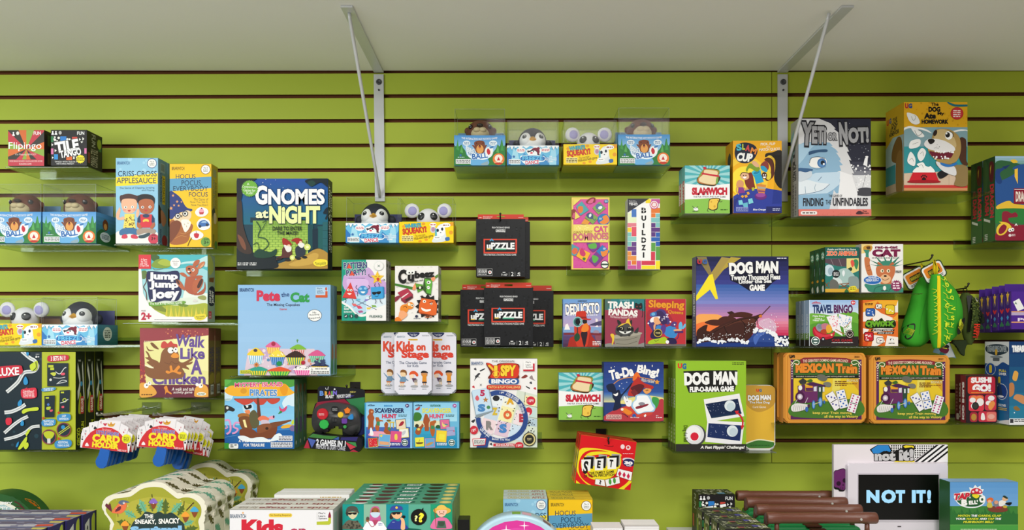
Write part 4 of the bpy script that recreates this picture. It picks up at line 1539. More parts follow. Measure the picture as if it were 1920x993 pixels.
wc = box('game_box', 'red box picturing a brown hen with raised wings, front of two', 'game box', (262, 614.5, 391.5, 745), .15, .042, '8e3540', """
m 250 605 .151
r 9a3f46 78 58 940 925
k d8835a 380 70 930 260 40 10
k c84a40 80 480 240 760 30 9
k e39a5a 85 640 220 700 10 14
p e9e39a 130 240 935 155 935 768 160 768
p f0eaa8 500 200 935 155 935 600 600 560
"""+'\n'.join('r f4efc4 %d 222 %d 238' % (140+i*16, 146+i*16) for i in range(25))+"""
b 6f2f40 78 790 300 770 700 775 940 770 940 925 78 925
@title_print
t 6a5096 525 150 895 300 B.07 R4|Walk
t 6a5096 585 310 890 450 B.07|Like
t 6a5096 715 450 858 640 B.07|A
t 6a5096 240 620 900 765 B.08|Chicken
t f2ece4 480 800 760 840 B.02 S.2|A walk and talk
t f2ece4 500 846 735 884 B.02 S.2|activity game
@picture
b c8483f 345 285 360 240 395 228 430 255 470 225 500 255 545 265 540 310 440 300 380 318 350 305
b 7d5230 215 255 250 250 320 325 260 310
b 7d5230 165 285 200 330 260 340 190 345
b 8a5a38 330 490 350 380 390 320 450 300 520 300 570 400 570 470 620 490 700 450 740 425 735 460 690 490 740 480 720 510 660 530 690 560 690 580 610 560 640 620 600 680 420 700 250 690 160 640 150 540 200 530 260 540 290 470
b 8a5a38 155 350 190 370 230 440 310 480 280 520 240 540 170 490 200 470 150 430 190 420
b f4eecb 140 520 200 525 260 560 200 555
s 6a4228 5 390 490 450 510 480 480 530 510 570 490
e f8f6f0 468 340 38 38
e f8f6f0 530 335 26 34
e 1a1a1a 490 342 10 11
e 1a1a1a 530 328 8 10
b e8963a 470 410 515 370 568 400 560 430 500 435
b e8923a 455 540 480 530 500 590 560 530 585 550 550 600 600 610 580 640 500 610 440 630 405 610 420 590 460 600
b e9a848 80 770 130 740 220 770 280 830 290 880 220 915 90 915
e f8f6f0 165 778 30 32
e f8f6f0 208 750 22 24
e 1a1a1a 172 772 9 9
e 1a1a1a 208 745 7 7
b e9a848 760 880 780 800 860 760 920 790 938 860 930 915 780 915
e f8f6f0 840 778 28 30
e f8f6f0 796 765 20 22
e 1a1a1a 850 772 8 8
b e8923a 385 800 420 780 440 840 480 870 470 885 420 860 400 890 400 840
@maker_mark
e f0f0e6 850 880 58 22
t 4a6a2a 805 870 895 892 B.06|OUTSET
n 3a2018 105 880 240 900 1
#R
r 6a5a30 0 0 100 100
r 6a3a30 0 0 100 18
t 3a3058 15 28 45 64 V2 B.06|WALK LIKE
t 3a3058 50 28 82 64 V2 B.06|A CHICKEN
b 8a7a30 20 68 80 66 85 78 15 80
r b8b8a8 30 82 80 96
n 4a4a4a 35 84 75 93 5
#T
r c9a88a 0 0 100 100
""", R='6a5a30', T='c9a88a', group='red boxes picturing a hen')
behind(wc, .0455, 'second red box picturing a hen, behind the first')
shelf('clear shelf under the two red hen boxes', 258, 430, 746.5, .158, 0)

# --- marble-run boxes
tr = lambda pts, w=26: 's dfe1e0 %d %s\ns 8d959a %d %s' % (w, pts, max(3, w//6), pts)
gk = box('game_box', 'big dark marble-run box with a lime green panel, far left', 'game box', (-52, 659.5, 142, 843), .15, .045, '1a2a33', """
m 5 650 .2014
r 1a2a33 -300 45 366 955
k 24404a -200 60 360 940 20 18
r b4bc2c 366 45 682 955
@picture
"""+tr('180 40 250 100 300 130 325 180 290 225 200 240 140 330 40 420', 34)+'\n'+tr('20 610 90 600 160 570 215 535', 34)+'\n'+tr('20 800 100 730 170 680 240 645', 30)+'\n'+tr('20 860 140 830 220 790 280 745 350 735', 28)+"""
b c8d83a 258 175 285 150 330 130 325 210 275 220
s 33401a 8 290 220 320 190 315 140
b 2f8fc8 205 345 200 310 220 275 240 310 240 340 222 352
b 2f8fc8 148 545 150 515 175 488 188 510 180 540 165 548
b 2f8fc8 175 730 175 700 190 680 204 700 200 730 
b 2f8fc8 130 930 140 895 158 880 150 920
b 2f8fc8 225 60 240 48 252 60 240 85
b c8d83a 185 600 215 575 330 560 332 590 250 598 200 620
b c8d83a 150 950 175 900 220 840 235 840 225 890 180 945
b c8d83a 205 935 205 900 240 888 248 920 225 950
p c8d83a 215 810 250 760 265 775 230 830
@title_print
b c8283c -180 205 -100 190 150 170 190 200 180 250 60 280 -160 300
t f2f2f2 -150 195 160 270 B.06 R-3|DELUXE
t f2f2f2 312 82 350 102 B.04|8+
n d8d8d8 315 64 348 72 1
@speech_tag
b d82f44 180 400 220 385 240 370 235 385 310 380 325 420 315 470 230 480 185 465
t f6e0e0 195 398 300 425 B.02 S.2|Limitless!
n f6d8d8 200 430 305 470 3
b d82f44 40 665 85 660 92 700 70 725 40 715
@side_panel_print
b c8283c 430 85 500 75 610 75 615 120 540 130 435 135
t f4f4f0 455 84 592 126 B.05 R-3|3 SETS IN 1!
r 1a2a33 422 150 618 365
r c0ca30 432 168 480 190
r c0ca30 450 192 486 214
b c8d04a 452 245 490 235 505 250 485 270
s d8dad8 7 500 230 540 250 580 200 600 190
s d8dad8 6 480 285 540 290 590 280
s d8dad8 6 510 345 560 310 605 320 520 340
b e0566a 552 245 585 240 585 260 556 262
e d8dad8 455 305 12 12
b 3f8fc8 380 385 490 375 490 400 385 415
t f0f4f6 390 382 482 408 B.03 R-3|STARTER SET
p 1a2a33 540 405 635 400 630 605 535 600
r c0ca30 550 415 580 430
e b8c83a 585 495 20 20
e 1a2a33 585 495 11 11
s d8dad8 7 545 520 580 510 620 485
b e0566a 558 550 580 548 580 565 560 566
p 1a2a33 398 455 495 450 490 650 400 652
r c0ca30 410 465 440 480
b b8c83a 418 560 455 555 450 580 420 582
e 4f7ac0 434 535 12 12
b e0566a 448 585 475 582 472 598 450 600
l c83a2a 8 375 660 402 660
l c83a2a 8 388 648 388 674
l c83a2a 8 518 610 544 610
l c83a2a 8 531 598 531 624
l c83a2a 8 518 850 544 850
l c83a2a 8 531 838 531 864
b 3f8fc8 525 632 630 622 632 680 528 688
t f0f4f6 562 630 598 652 B.03|LOOP
t f0f4f6 536 658 622 678 B.03|EXPANSION
b 3f8fc8 382 680 492 670 492 725 386 735
t f0f4f6 388 680 486 702 B.03|TRAMPOLINE
t f0f4f6 396 706 478 728 B.03|EXPANSION
e 8a3a4a 440 835 68 70
e 23323c 440 835 58 60
b c0ca30 390 800 440 780 490 800 465 850 420 850
r d8d8d4 425 850 455 895
e 8a3a4a 578 768 66 66
e 23323c 578 768 57 57
e 2f8fc8 572 745 18 18
l d0d83a 6 530 800 630 730
l d0d83a 6 536 814 636 744
b 3f8fc8 506 875 636 862 638 925 510 938
t f0f4f6 526 874 620 896 B.03|ADDITIONAL
t f0f4f6 518 904 632 924 B.03|TUBING & LEVEL
#R
r 10191c 0 0 100 100
t d8d8d4 25 8 55 10|THAMES
s d8dad4 10 20 15 45 30 35 40 20 45
s d8dad4 10 70 12 80 30 90 50
e 2f8fc8 60 33 12 2.6
b a9b42c 25 60 45 42 65 50 60 62 40 64
o b8283a 48 46 88 64 6
t f0e0e0 56 48 80 62 V2 B.08|DELUXE
t c0ca30 10 78 50 96 V2 B.08|GECKO
t c0ca30 58 72 90 82 V2 B.08|RUN
""", R='10191c', group='dark marble-run boxes')
behind(gk, .0485, 'dark marble-run box right behind the one with the lime panel, only its spine showing')
behind(gk, .097, 'dark marble-run box nearest the wall, only its spine showing')
shelf('clear shelf under the dark marble-run boxes', -60, 148, 844.5, .156, 0)

# --- card holders on hooks
def card_holder(label, d=.262):
    m = lambda x, y: (wx(140+x*.1406, d), wz(765+y*.1406, d))
    ox, oz = m(400, 150)
    root = thing('card_holder', label, 'card holder', (ox, -d, oz), 'fan shaped card holders on hooks')
    L = lambda pts: [(m(*p)[0]-ox, m(*p)[1]-oz) for p in pts]
    pl = dict(F=lambda x, y, l: (wx(x, d)-ox, -.0016-l, wz(y, d)-oz))
    bm = bmesh.new()
    add_prism(bm, L([(78, 520), (92, 340), (115, 265), (195, 240), (198, 190), (322, 176), (345, 148), (625, 172), (618, 196), (722, 252), (714, 300), (776, 348), (766, 400), (724, 592), (690, 585)]), -.0016, 0, 0); fixn(bm)
    fan = obj('card_fan', bm, M('e9e4e6'), root)
    a = Art("""
m 140 765 .1406
l 8a8286 3 198 240 212 330
l 8a8286 3 322 178 310 270
l 8a8286 3 115 265 150 380
l 8a8286 3 618 196 600 290
l 8a8286 3 714 300 690 380
l 8a8286 3 766 400 740 440
t 3a3a40 142 288 162 318|Q
t c8344a 350 172 370 200|K
t 3a3a40 232 222 246 250|J
t c8344a 668 272 684 296|A
t 3a3a40 100 365 116 392|J
b c8344a 385 205 400 195 410 208 420 195 435 205 412 235
b c8344a 150 325 158 340 150 352 144 338
b 2a2a30 260 265 275 240 300 262 282 278
e 2a2a30 270 270 12 10
e 2a2a30 290 270 12 10
e 2a2a30 106 410 11 11
e c8344a 658 318 8 10
e 2a2a30 725 490 12 13
b d8a030 445 190 470 215 490 180 510 210 545 195 520 240 455 235
s a8443a 4 455 225 490 210 520 225
""")
    print_art(a, fan, pl, name0='card_faces')
    bm = bmesh.new(); add_prism(bm, L([(105, 518), (120, 460), (160, 390), (220, 320), (300, 270), (400, 250), (500, 262), (590, 310), (660, 390), (700, 470), (712, 586)]), -.0034, -.0017, 0, .0003); fixn(bm)
    o = obj('red_card', bm, M('cf3036'), root)
    a = Art("""
m 140 765 .1406
t f0b8b8 372 272 498 306 S.3 R6|The Original
t 2a48a8 300 306 598 358 B.06 Oe8d8e8,.05 R6|LITTLE HANDS
t f0dc28 245 350 615 458 B.13 R5|CARD
t f0dc28 242 455 598 530 B.13 R5|HOLDER
t f4e4e4 578 548 698 572 B.03 R6|AGES 3 & UP
b f0e8e8 155 475 175 455 195 480 195 500 150 498
""")
    print_art(a, o, dict(F=lambda x, y, l: (wx(x, d)-ox, -.0034-l, wz(y, d)-oz)), name0='card_lettering')
    a = Art("m 140 765 .1406\n* e9e62c 700 405 64 56 26\nn 6a6a14 662 375 738 440 4")
    print_art(a, root, dict(F=lambda x, y, l: (wx(x, d)-ox, -.0038-l, wz(y, d)-oz)), name0='sticker')
    for q in [c for c in root.children if not c.name.startswith(('card_fan', 'red_card'))]: q.name = 'round_sticker'
    bm = bmesh.new(); add_prism(bm, L(smooth_pts([(355, 530), (415, 545), (475, 550), (475, 620), (450, 720), (430, 780), (370, 795), (315, 775), (292, 725), (310, 660), (345, 600)], True, 4)), -.0062, .0042, 0, .002); fixn(bm)
    obj('handle', bm, M('1f5fb4', 'plastic'), root, label='blue handle')
    return root, (ox, oz)
ch, (cox, coz) = card_holder('red fan card holder with blue handle, foremost of the left row of card holders')
n0 = 8
for i in range(1, n0):
    dup(ch, (cox+.0025*math.sin(i*2.1), -.262+.021*i, coz+.001*math.sin(i*3)), 'red fan card holder half hidden in the left row of card holders, behind the foremost', rot=(0, math.radians(1.5*math.sin(i*1.7)), 0), group='card holders behind the foremost of the left row')
ox2 = wx(140+.1406*1140, .262)
for i in range(0, 9):
    dy = (0, 0, 0, -.004, -.010, -.026, -.032, -.036, -.012)[i]; dx = (0, .001, .002, .006, .012, .014, .014, .012, .004)[i]
    lab = 'red fan card holder with blue handle, foremost of the right row of card holders' if i == 0 else 'red fan card holder half hidden in the right row of card holders, behind the foremost'
    dup(ch, (ox2+dx, -.262+.021*i, wz(765+128*.1406, .262)+dy), lab, rot=(0, math.radians((-2, -1, 1, 2, 1, 3, 2, 4, 5)[i]), 0), group='card holders behind the foremost of the right row' if i else 'fan shaped card holders on hooks')
CL = clear('clear_plastic', (.86, .88, .88), .10, .08)
for X, lab in ((cox, 'clear plastic hook carrying the left row of card holders'), (ox2, 'clear plastic hook carrying the right row of card holders')):
    r = thing('wall_hook', lab, 'hook', (X, 0, coz+.010)); 
    bm = bmesh.new()
    for sx in (-.012, .012): add_tube(bm, [(sx, -.004, .0), (sx, -.15, 0), (sx*.8, -.28, .004), (sx*.4, -.29, .010)], .0028, n=8)
    add_tube(bm, [(-.012, -.05, 0), (0, -.05, .008), (.012, -.05, 0)], .0022, n=8)
    obj('prong', bm, CL, r)
    bm = bmesh.new(); add_box(bm, -.03, -.0045, -.02, .03, -.0008, .016, .001); obj('back_plate', bm, CL, r)

# --- large pale blue cupcake box (two)
def cup(cx, y0, y1, w, wrap, stripe, ice, top=''):
    h = y1-y0; s = 'p %s %d %d %d %d %d %d %d %d\n' % (wrap, cx-w, y0, cx+w, y0, cx+w*.72, y1, cx-w*.72, y1)
    for i in range(-3, 4): s += 'l %s %d %d %d %d %d\n' % (stripe, max(4, w//9), cx+i*w/3.6, y0+2, cx+i*w/3.6*.75, y1-2)
    return s+'b %s %d %d %d %d %d %d %d %d %d %d %d %d %d %d\n' % (ice, cx-w, y0+4, cx-w*.8, y0-h*.3, cx-w*.3, y0-h*.62, cx+w*.05, y0-h*.75, cx+w*.5, y0-h*.55, cx+w*.9, y0-h*.2, cx+w, y0+6)+top
pc = box('game_box', 'large pale blue box picturing cupcakes on a table, front of two', 'game box', (446, 533.5, 620, 703.5), .15, .035, '8fbfe6', """
m 435 525 .1863
g 8fbce4 9cc4e8 60 45 995 700 5
r 9ac2e6 60 620 995 960
p dcc6d4 165 690 830 690 860 960 120 960
e c4a8cc 300 740 70 60
e c4a8cc 640 900 80 40
k e8dce4 180 700 820 940 26 16
k d88a6a 480 700 800 860 8 18
k 5f8fb8 300 700 760 860 6 16
@title_print
t d03050 248 102 486 212 B.1|Pete
t 27477f 496 122 576 166 B.02 R-6|the
t 2f9a4a 588 122 780 222 B.1|Cat
t 2f2a4a 350 232 682 268 B.01|The Missing Cupcakes
t d84a5a 480 280 552 300 B.02|Game
t 2f5080 78 80 220 116 B.04|BRIARPATCH
@badge
e 3a3a4a 832 354 72 60
e f4f4f0 832 354 68 56
t 3a3a3a 812 314 848 334 R-5|No
t 3a3a3a 782 338 880 358 R-5|Reading
t 3a3a3a 776 370 886 392 R-5|Required
@corner_mark
r b5d2ea 842 70 965 150
t 35507a 856 76 908 94|Play'n
t 35507a 856 98 912 116|Learn
t 35507a 856 118 926 138|System
p d0582c 842 150 940 150 940 110 962 110 962 175 842 175
e c84a2a 948 88 9 18
@picture
"""+cup(415, 668, 740, 70, 'e8a83a', 'f4dc8a', 'e06a9a', 'e a82a44 418 640 22 22\n')+cup(665, 690, 750, 74, 'f0d8d8', 'c83a3a', '7fb83a', 's 5a9a2a 8 660 625 655 600 670 605\n')+cup(855, 755, 825, 78, '5fae8a', 'a8d8c0', 'd85a8e', 'b a82a44 840 780 858 790 880 775 858 805\n')+cup(240, 750, 845, 78, 'e8f0f4', '6ab0d4', 'f0cf3a', 'e 4a3a4a 238 706 20 16\n')+cup(458, 765, 850, 76, '2f6ab4', '8ab4e0', 'f0d84a', 'k f8f0d0 400 725 520 760 14 6\n')+cup(640, 770, 850, 92, 'f0dc3a', '2f8a7a', '3a2520', 'l 3a2520 6 630 690 650 700\n')+cup(265, 905, 955, 98, 'f0d23a', '2f9a4a', '2fa08a', '* d88a4a 248 850 30 18 8\ne a85a2a 248 850 11 11\n')+cup(478, 910, 960, 112, '3fa84a', 'a8d84a', 'e0562a', 'e 1f8a4a 478 838 28 24\n')+cup(715, 898, 955, 90, 'e0509a', 'f4b0d0', 'f2ecec', 'k 2a2a2a 640 860 790 895 20 5\ne b0243a 718 828 21 21\n')+cup(885, 860, 900, 84, 'f0d040', 'd8a83a', '2a3050', 'k 3a4468 840 800 940 850 16 12\n')+"""
@safety_note
r f2f2ee 784 876 985 945
p 3a3a3a 796 905 806 884 818 905
p f2f2ee 801 902 806 890 813 902
n 3a3a3a 840 884 960 900 1
n 5a5a5a 796 912 978 942 2
@corner_note
p d8d83a 85 905 190 900 190 935 85 940
n 4a5a1a 92 908 182 932 2
#R
r 7fa8b4 0 0 100 100
l cfe0e4 2 8 2 8 98
k 5f8a94 10 10 90 60 10 6
b 9a6a5a 40 68 80 66 90 82 30 84
b 4a8a6a 20 84 70 82 80 96 20 98
#T
r 9cc4dc 0 0 100 100
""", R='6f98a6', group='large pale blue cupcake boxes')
behind(pc, .039, 'second large pale blue box, behind the cupcake box')
shelf('clear shelf under the large cupcake boxes', 430, 645, 704.5, .158, 0)

# --- pattern shapes box and cube faces box
pp = box('game_box', 'white and green box with smiling star, triangle and cube', 'game box', (640.5, 486.5, 724, 601), .15, .04, 'f0eeec', """
m 630 475 .136
r f0eeec 75 75 690 925
p 1f9c83 75 75 415 75 415 925 75 925
b c9a4d6 100 340 140 290 330 260 430 190 500 240 560 330 690 400 690 560 560 600 300 600 110 480
p b8d8ec 80 660 300 560 690 600 690 660 560 740 420 800 330 850
p dbe8f2 415 600 690 560 690 700 480 780 415 800
b f0eeec 75 640 90 660 200 730 270 810 320 840 400 830 415 820 415 860 330 870 260 830 180 750 75 680
b d9b8e4 150 360 300 340 440 370 420 470 200 500
l 2a2f5a 7 240 740 520 600
l 2a2f5a 7 270 640 560 775
p e06a6a 215 690 270 690 295 720 240 725
p d8506a 275 720 330 715 370 755 310 765
p 6fbcd8 280 620 340 625 330 650 270 645
p b05a8a 300 790 360 785 380 810 320 820
p 7fae4a 490 710 550 715 560 740 500 740
p e8c84a 420 745 490 740 470 770 430 770
p 8a7ac8 400 630 450 630 440 650 390 650
@title_print
t 3a4a78 106 120 430 205 B.09 Of0eeec,.05 R-2|PATTERN
t 3a4a78 140 220 412 305 B.09 Of0eeec,.05 R-3|PARTY!
p e2553f 150 205 180 135 218 205
p e2553f 185 305 220 235 258 300
n 5a4a7a 170 335 400 348 1
@picture
p d8423c 90 600 200 395 285 620
p b02f34 90 600 285 620 280 628 92 610
e f4f0ea 170 500 16 17
e f4f0ea 210 505 16 17
e 2a1a1a 174 502 7 8
e 2a1a1a 212 507 7 8
b f4f0ea 158 545 215 550 185 570
s 2a2a40 7 130 620 140 650 125 680
s 2a2a40 7 220 630 240 660 230 690
s 2a2a40 6 255 515 295 530 300 590
s 2a2a40 6 100 455 95 510 110 540
e 3f8fc8 372 510 70 66
e 8fc4e8 340 485 20 17
e 8fc4e8 405 480 20 17
b f4f4f0 340 525 405 525 375 550
s 2a2a40 6 310 500 275 470 290 435
s 2a2a40 6 430 500 465 470 448 435
* f0c53a 572 335 96 44 5
b c8442a 560 340 595 335 600 370 575 380
s 4a3a20 5 535 322 550 312 562 322
s 4a3a20 5 585 320 598 310 608 320
s 2a2a40 6 490 330 455 310 458 280
s 2a2a40 6 640 360 675 370 660 350
s 2a2a40 7 545 410 535 440 550 465
s 2a2a40 7 585 410 600 440 590 465
p 3f9fd8 480 465 645 455 650 620 495 630
p 2f80b8 645 455 668 465 672 600 650 620
b 16181c 500 535 555 532 560 555 530 570 508 560
b 16181c 562 530 618 522 615 550 590 565 568 555
s 16304a 6 535 585 565 595 590 580
s 2a2a40 6 485 580 460 600 470 625
s 2a2a40 7 540 630 555 660 540 690
s 2a2a40 7 610 625 615 660 640 690
@badge
e dfe4e0 592 172 64 64
e f0eeec 592 172 56 56
l 1f5a4a 6 575 158 610 188
l 1f5a4a 6 610 158 575 188
@maker_mark
t 2a5a50 465 850 640 885 B.04|FLEXIQ
t f0f4f2 115 725 150 745 B.05|10
t f0f4f2 112 750 185 780 B.06|5050
n e0f0ec 112 795 230 820 2
e 2a4a4a 140 862 26 26
e 2a4a4a 212 862 26 26
e 2a4a4a 282 862 26 26
k f0f4f2 130 850 150 874 4 6
k f0f4f2 202 850 222 874 4 6
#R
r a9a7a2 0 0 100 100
r 5a5a58 15 6 80 11
t 5a4a6a 25 22 65 62 V1 B.04|PATTERN PARTY!
n 6a6a6a 20 66 80 96 6
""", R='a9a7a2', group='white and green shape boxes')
behind(pp, .0435, 'second shape box, mostly hidden behind the one with the smiling star')
cb = box('game_box', 'white box with grumpy coloured cube faces, beside the smiling star box', 'game box', (740.5, 498, 822, 602), .15, .04, 'efebe6', """
m 630 475 .136
r efebe6 808 165 1415 935
"""+'\n'.join('s c9c6c0 3 %d %d %d %d %d %d' % (x, y, x+14, y-10, x+24, y+6) for x, y in ((830, 200), (900, 190), (1120, 200), (1180, 190), (1300, 190), (1370, 420), (1380, 500), (830, 470), (850, 550), (1050, 760), (1040, 820), (1120, 540), (1000, 470), (1380, 360)))+"""
* 1d1b1a 1265 730 175 130 12
p 8a3040 885 520 985 478 1060 560 1065 610 955 690 900 650
p b0354c 850 540 985 478 1055 570 930 640
b f0e6e0 908 600 990 545 995 555 915 612
p 3f2a2a 960 630 1050 590 1055 610 960 670
b 8a3040 808 610 870 580 890 600 815 668
p 3f7a2a 808 410 1100 470 1085 505 808 440
b f0986a 1055 490 1090 410 1110 420 1095 500
p 5f9a38 1090 410 1200 430 1200 500 1130 540
b 1d2a16 1115 470 1190 450 1210 480 1160 500 1120 490
e e6ead0 1160 470 16 18
p 3a5a28 1205 420 1220 335 1310 340 1330 420 1310 580 1250 560 1200 500
p 5fae3a 1225 350 1330 370 1310 560 1250 540
e f0f0ea 1280 398 28 22
e 1a1a1a 1275 398 12 10
e f0f0ea 1275 470 22 22
s 1f3a14 6 1225 470 1255 478 1290 460
p 5f8a3a 1340 330 1415 280 1415 320 1360 350
b f0986a 1310 350 1350 320 1370 345 1340 385
b e88a2c 900 720 985 700 1000 770 960 820 890 800
b e88a2c 975 690 1040 670 1075 710 1050 760 1000 760
s 3a1a10 6 930 740 960 725 980 750
e f4e8c8 1010 700 20 20
e f4e8c8 1050 715 20 20
e 1a1a1a 1052 715 8 8
b f0a878 880 800 930 790 985 830 970 870 900 920 830 935 820 890 860 870
b e8812c 820 935 820 890 860 875 905 915 890 935
p e2672a 1180 615 1360 640 1395 700 1385 840 1340 855 1140 805 1150 700
p b04a1c 1140 805 1340 850 1360 856 1160 830
e f4ecdc 1220 660 22 22
e 1a1a1a 1222 662 9 9
b f4ecdc 1295 690 1330 680 1320 710
e 1a1a1a 1314 696 8 8
l 3a1a10 8 1285 680 1340 665
b f6f2e8 1178 745 1240 770 1305 768 1300 790 1240 800 1190 780
b 3a1a10 1160 590 1200 580 1190 600
@title_print
t 1b1918 860 220 975 415 B.12 R4|C
t 1b1918 990 290 1080 385 B.12 R2|u
t 1b1918 1085 235 1360 335 B.12 R-4|beez
e f4f4ee 1002 262 32 32
e f4f4ee 1062 258 28 30
e 1a1a1a 1012 266 11 12
e 1a1a1a 1055 264 11 12
t 1b1918 970 372 1205 405 B.04 R-12|the silly face race
@maker_mark
e 2a2f4a 1112 865 20 18
n 3a4a6a 1072 888 1165 900 1
n c86a3a 1225 850 1330 890 2
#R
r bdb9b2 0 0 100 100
p 1d1b1a 0 55 70 60 80 95 0 95
r 5f9a38 20 12 80 22
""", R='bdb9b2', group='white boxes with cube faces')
behind(cb, .0435, 'second cube faces box, peeking out behind its twin')
shelf('clear shelf under the star box and the cube faces box', 638, 832, 603, .158, 0)

# --- white tins
kid = """
m 700 615 .136
b 1f2a5a 475 58 630 58 615 100 555 125 495 100
t e8e8f0 500 76 605 90 B.03|Travel Game
t e8e8f0 518 94 590 108 B.03|To Go
t 5a7a90 328 104 436 130 B.03|BRIARPATCH
n 8a8a92 670 92 770 110 2
o e3b52c 482 148 612 168 8
t 6a4a10 492 152 602 164|No Reading Required
@title_print
t d8482c 318 178 560 325 B.1|Kids
t d8482c 592 232 720 308 B.1|on
t d84030 388 305 768 440 B.1|Stage
t 2f4468 358 456 735 494 B.01|The Charades Game
t 2f4468 468 498 622 536 B.01|for Kids
@picture
b 8a5a2c 370 610 385 575 430 572 460 600 458 650 430 620 385 610
b f0cfa4 378 610 430 610 450 640 430 670 390 660 375 635
p 6f92b0 395 665 445 668 455 700 445 740 360 735 375 690
p 6f92b0 325 615 390 680 380 700 330 630
p 6f92b0 440 680 485 718 478 728 430 705
p c8784a 365 735 440 740 420 760 370 755
e a8a8ac 398 797 52 18
r f0cfa4 372 755 386 795
r f0cfa4 400 755 414 795
n 5a6a7a 352 832 430 844 1
b e0562a 495 630 520 595 570 590 610 620 620 650 600 665 560 630 505 650
b f6d8bc 500 650 540 630 560 650 550 690 510 690
p 5a3a5a 530 685 590 690 610 720 590 750 550 740
p 9a9088 560 720 605 700 605 745 560 750
r f0cfa4 572 745 584 800
r f0cfa4 594 745 606 800
e a8a8ac 565 800 52 18
n 5a6a7a 530 832 590 844 1
b 1f1c24 655 615 670 590 705 585 745 600 752 620 720 615 690 625
b c88a5a 665 620 740 620 740 660 705 670 668 655
p e2902c 680 640 730 640 735 735 675 735
p 2a2a34 675 735 735 735 738 755 672 755
r d09a6a 688 755 700 790
r d09a6a 712 755 724 790
e a8a8ac 708 800 55 18
n 5a6a7a 675 832 735 844 1
"""
kt = box('game_tin', 'white rounded tin with cartoon children, middle and foremost of the three tins', 'game tin', (739.5, 622.5, 809.5, 739), .135, .03, 'e4e2ec', kid, R='a8aab0', kind='tin', rnd=.012, group='white rounded travel tins', body='tin')
behind(kt, .036, 'white rounded tin with cartoon children, left of the three tins', dx=-.0455)
behind(kt, .036, 'white rounded tin with cartoon children, right of the three tins', dx=.0685)
shelf('clear shelf under the three white tins', 710, 842, 740, .15, 0)
# ================================================================ middle columns
sky = lambda rows: '\n'.join('g %s %s %s %s %s %s %s' % r for r in rows)
mi = box('game_box', 'blue box picturing a wooden pirate ship on a wild sea', 'game box', (421, 711, 552, 841), .15, .04, '4a9ed4', """
m 410 700 .151
g 6fb8e4 8fcdf0 70 70 945 640 8
b 4f9a3f 70 70 945 70 945 150 800 170 500 140 250 170 70 160
b 5fae4a 70 70 160 80 120 130 70 150
b cfe4f0 70 180 140 190 180 260 150 330 70 320
b d4e8f4 790 360 850 280 945 250 945 400 860 390 820 430
b b8dcf0 300 400 420 380 420 480 330 500
b 2f7ec4 70 700 200 680 300 720 945 640 945 930 70 930
b 1f62a8 70 760 250 740 945 700 945 930 70 930
l 5f9ad0 5 720 700 920 690
l 5f9ad0 5 80 790 240 760
@title_print
b f0b02f 75 220 150 150 300 160 500 130 760 130 830 130 900 200 940 240 800 280 500 270 200 280
b e89a1f 760 170 820 130 860 180 840 260 790 260
e d8982a 310 215 40 34
t d8487a 200 108 795 165 B.07 Of6e4ea,.05 R-1|MYSTERY ISLAND
t 5f8fc8 385 195 725 280 B.08 Oe8f0f6,.05 R1|PIRATES
@picture
b 2a2a2a 75 400 130 400 200 440 180 470 120 460 80 490
e d8d8d0 108 425 16 18
l 5a3a2a 14 190 315 760 310
b c8483a 205 318 420 320 410 360 330 390 270 370
b c8483a 435 320 595 318 560 380 490 390 450 360
b c8483a 600 318 760 312 720 365 650 375 
p 6a3a28 475 300 500 300 530 560 480 560
b 16181c 310 390 350 400 400 385 410 420 370 440 330 440
e f0f0ec 355 410 14 12
b e88a5a 325 460 380 450 390 490 350 500
b a86a2f 240 510 290 490 370 500 385 540 300 550 245 540
b 7a4a28 250 550 380 540 420 680 300 690
p f4e4a0 300 575 330 570 355 670 325 665
b 5f5a3a 385 500 440 450 490 520 500 640 430 680 390 600
b e87a5a 490 550 550 520 620 550 620 580 540 590 500 580
b e8a0b8 620 540 690 520 690 560 640 565
e 3a2a4a 684 535 11 17
b d0c0d0 530 580 610 580 630 620 540 640
b 8a4f30 490 650 640 620 660 690 640 790 500 780
b 7a4228 270 690 420 690 500 740 640 690 720 640 720 720 660 800 420 800 280 780
p 7a4a30 640 610 900 570 905 585 720 660 640 690
b 8a5234 490 655 640 628 640 680 500 700
e 3a2218 600 680 20 18
b e8b03a 775 660 850 630 940 640 940 660 800 680
b 7a6a9a 880 670 920 640 945 660 945 710 900 710
b c8d83a 905 600 930 570 935 620 910 630
b d84a7a 750 400 790 440 850 400 830 460 770 470
b 3a8a4a 770 460 790 480 740 500
s e09ac8 24 80 580 130 580 150 660 140 720 100 750
s e09ac8 22 260 610 210 610 190 660 240 690 210 730 170 740
s e09ac8 14 80 680 110 670 100 640
b e8f0f4 240 780 320 770 400 800 480 790 560 790 640 820 700 760 760 740 790 780 720 830 500 850 300 830
@lower_title
t f4f4f6 250 815 640 850 B.06|A WILD GOOSE CHASE
t f4f4f6 312 866 572 905 B.06|FOR TREASURE
@safety_note
r e8eaf0 740 770 918 834
n 4a4a5a 750 776 910 828 3
r e8eaf0 650 848 918 914
n 4a4a5a 658 852 910 908 3
@age_badge
p 3f9a3a 70 860 130 860 140 930 70 930
o f0f0ec 130 866 248 930 20
t 2a2a2a 198 872 232 896 B.08|4+
n 5a5a5a 150 874 188 918 2
#R
r 47705c 0 0 100 100
k 8a8a7a 10 10 90 60 20 6
b 8a5a4a 30 8 60 10 50 20 20 18
b 5f4a8a 30 58 70 58 70 78 30 76
e b8b8b0 40 92 14 3
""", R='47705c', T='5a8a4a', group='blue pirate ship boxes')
behind(mi, .0425, 'second blue pirate ship box, behind the one with the ship')
behind(mi, .085, 'third blue pirate ship box, nearest the wall')
shelf('clear shelf under the pirate ship boxes', 408, 565, 842, .156, 0)

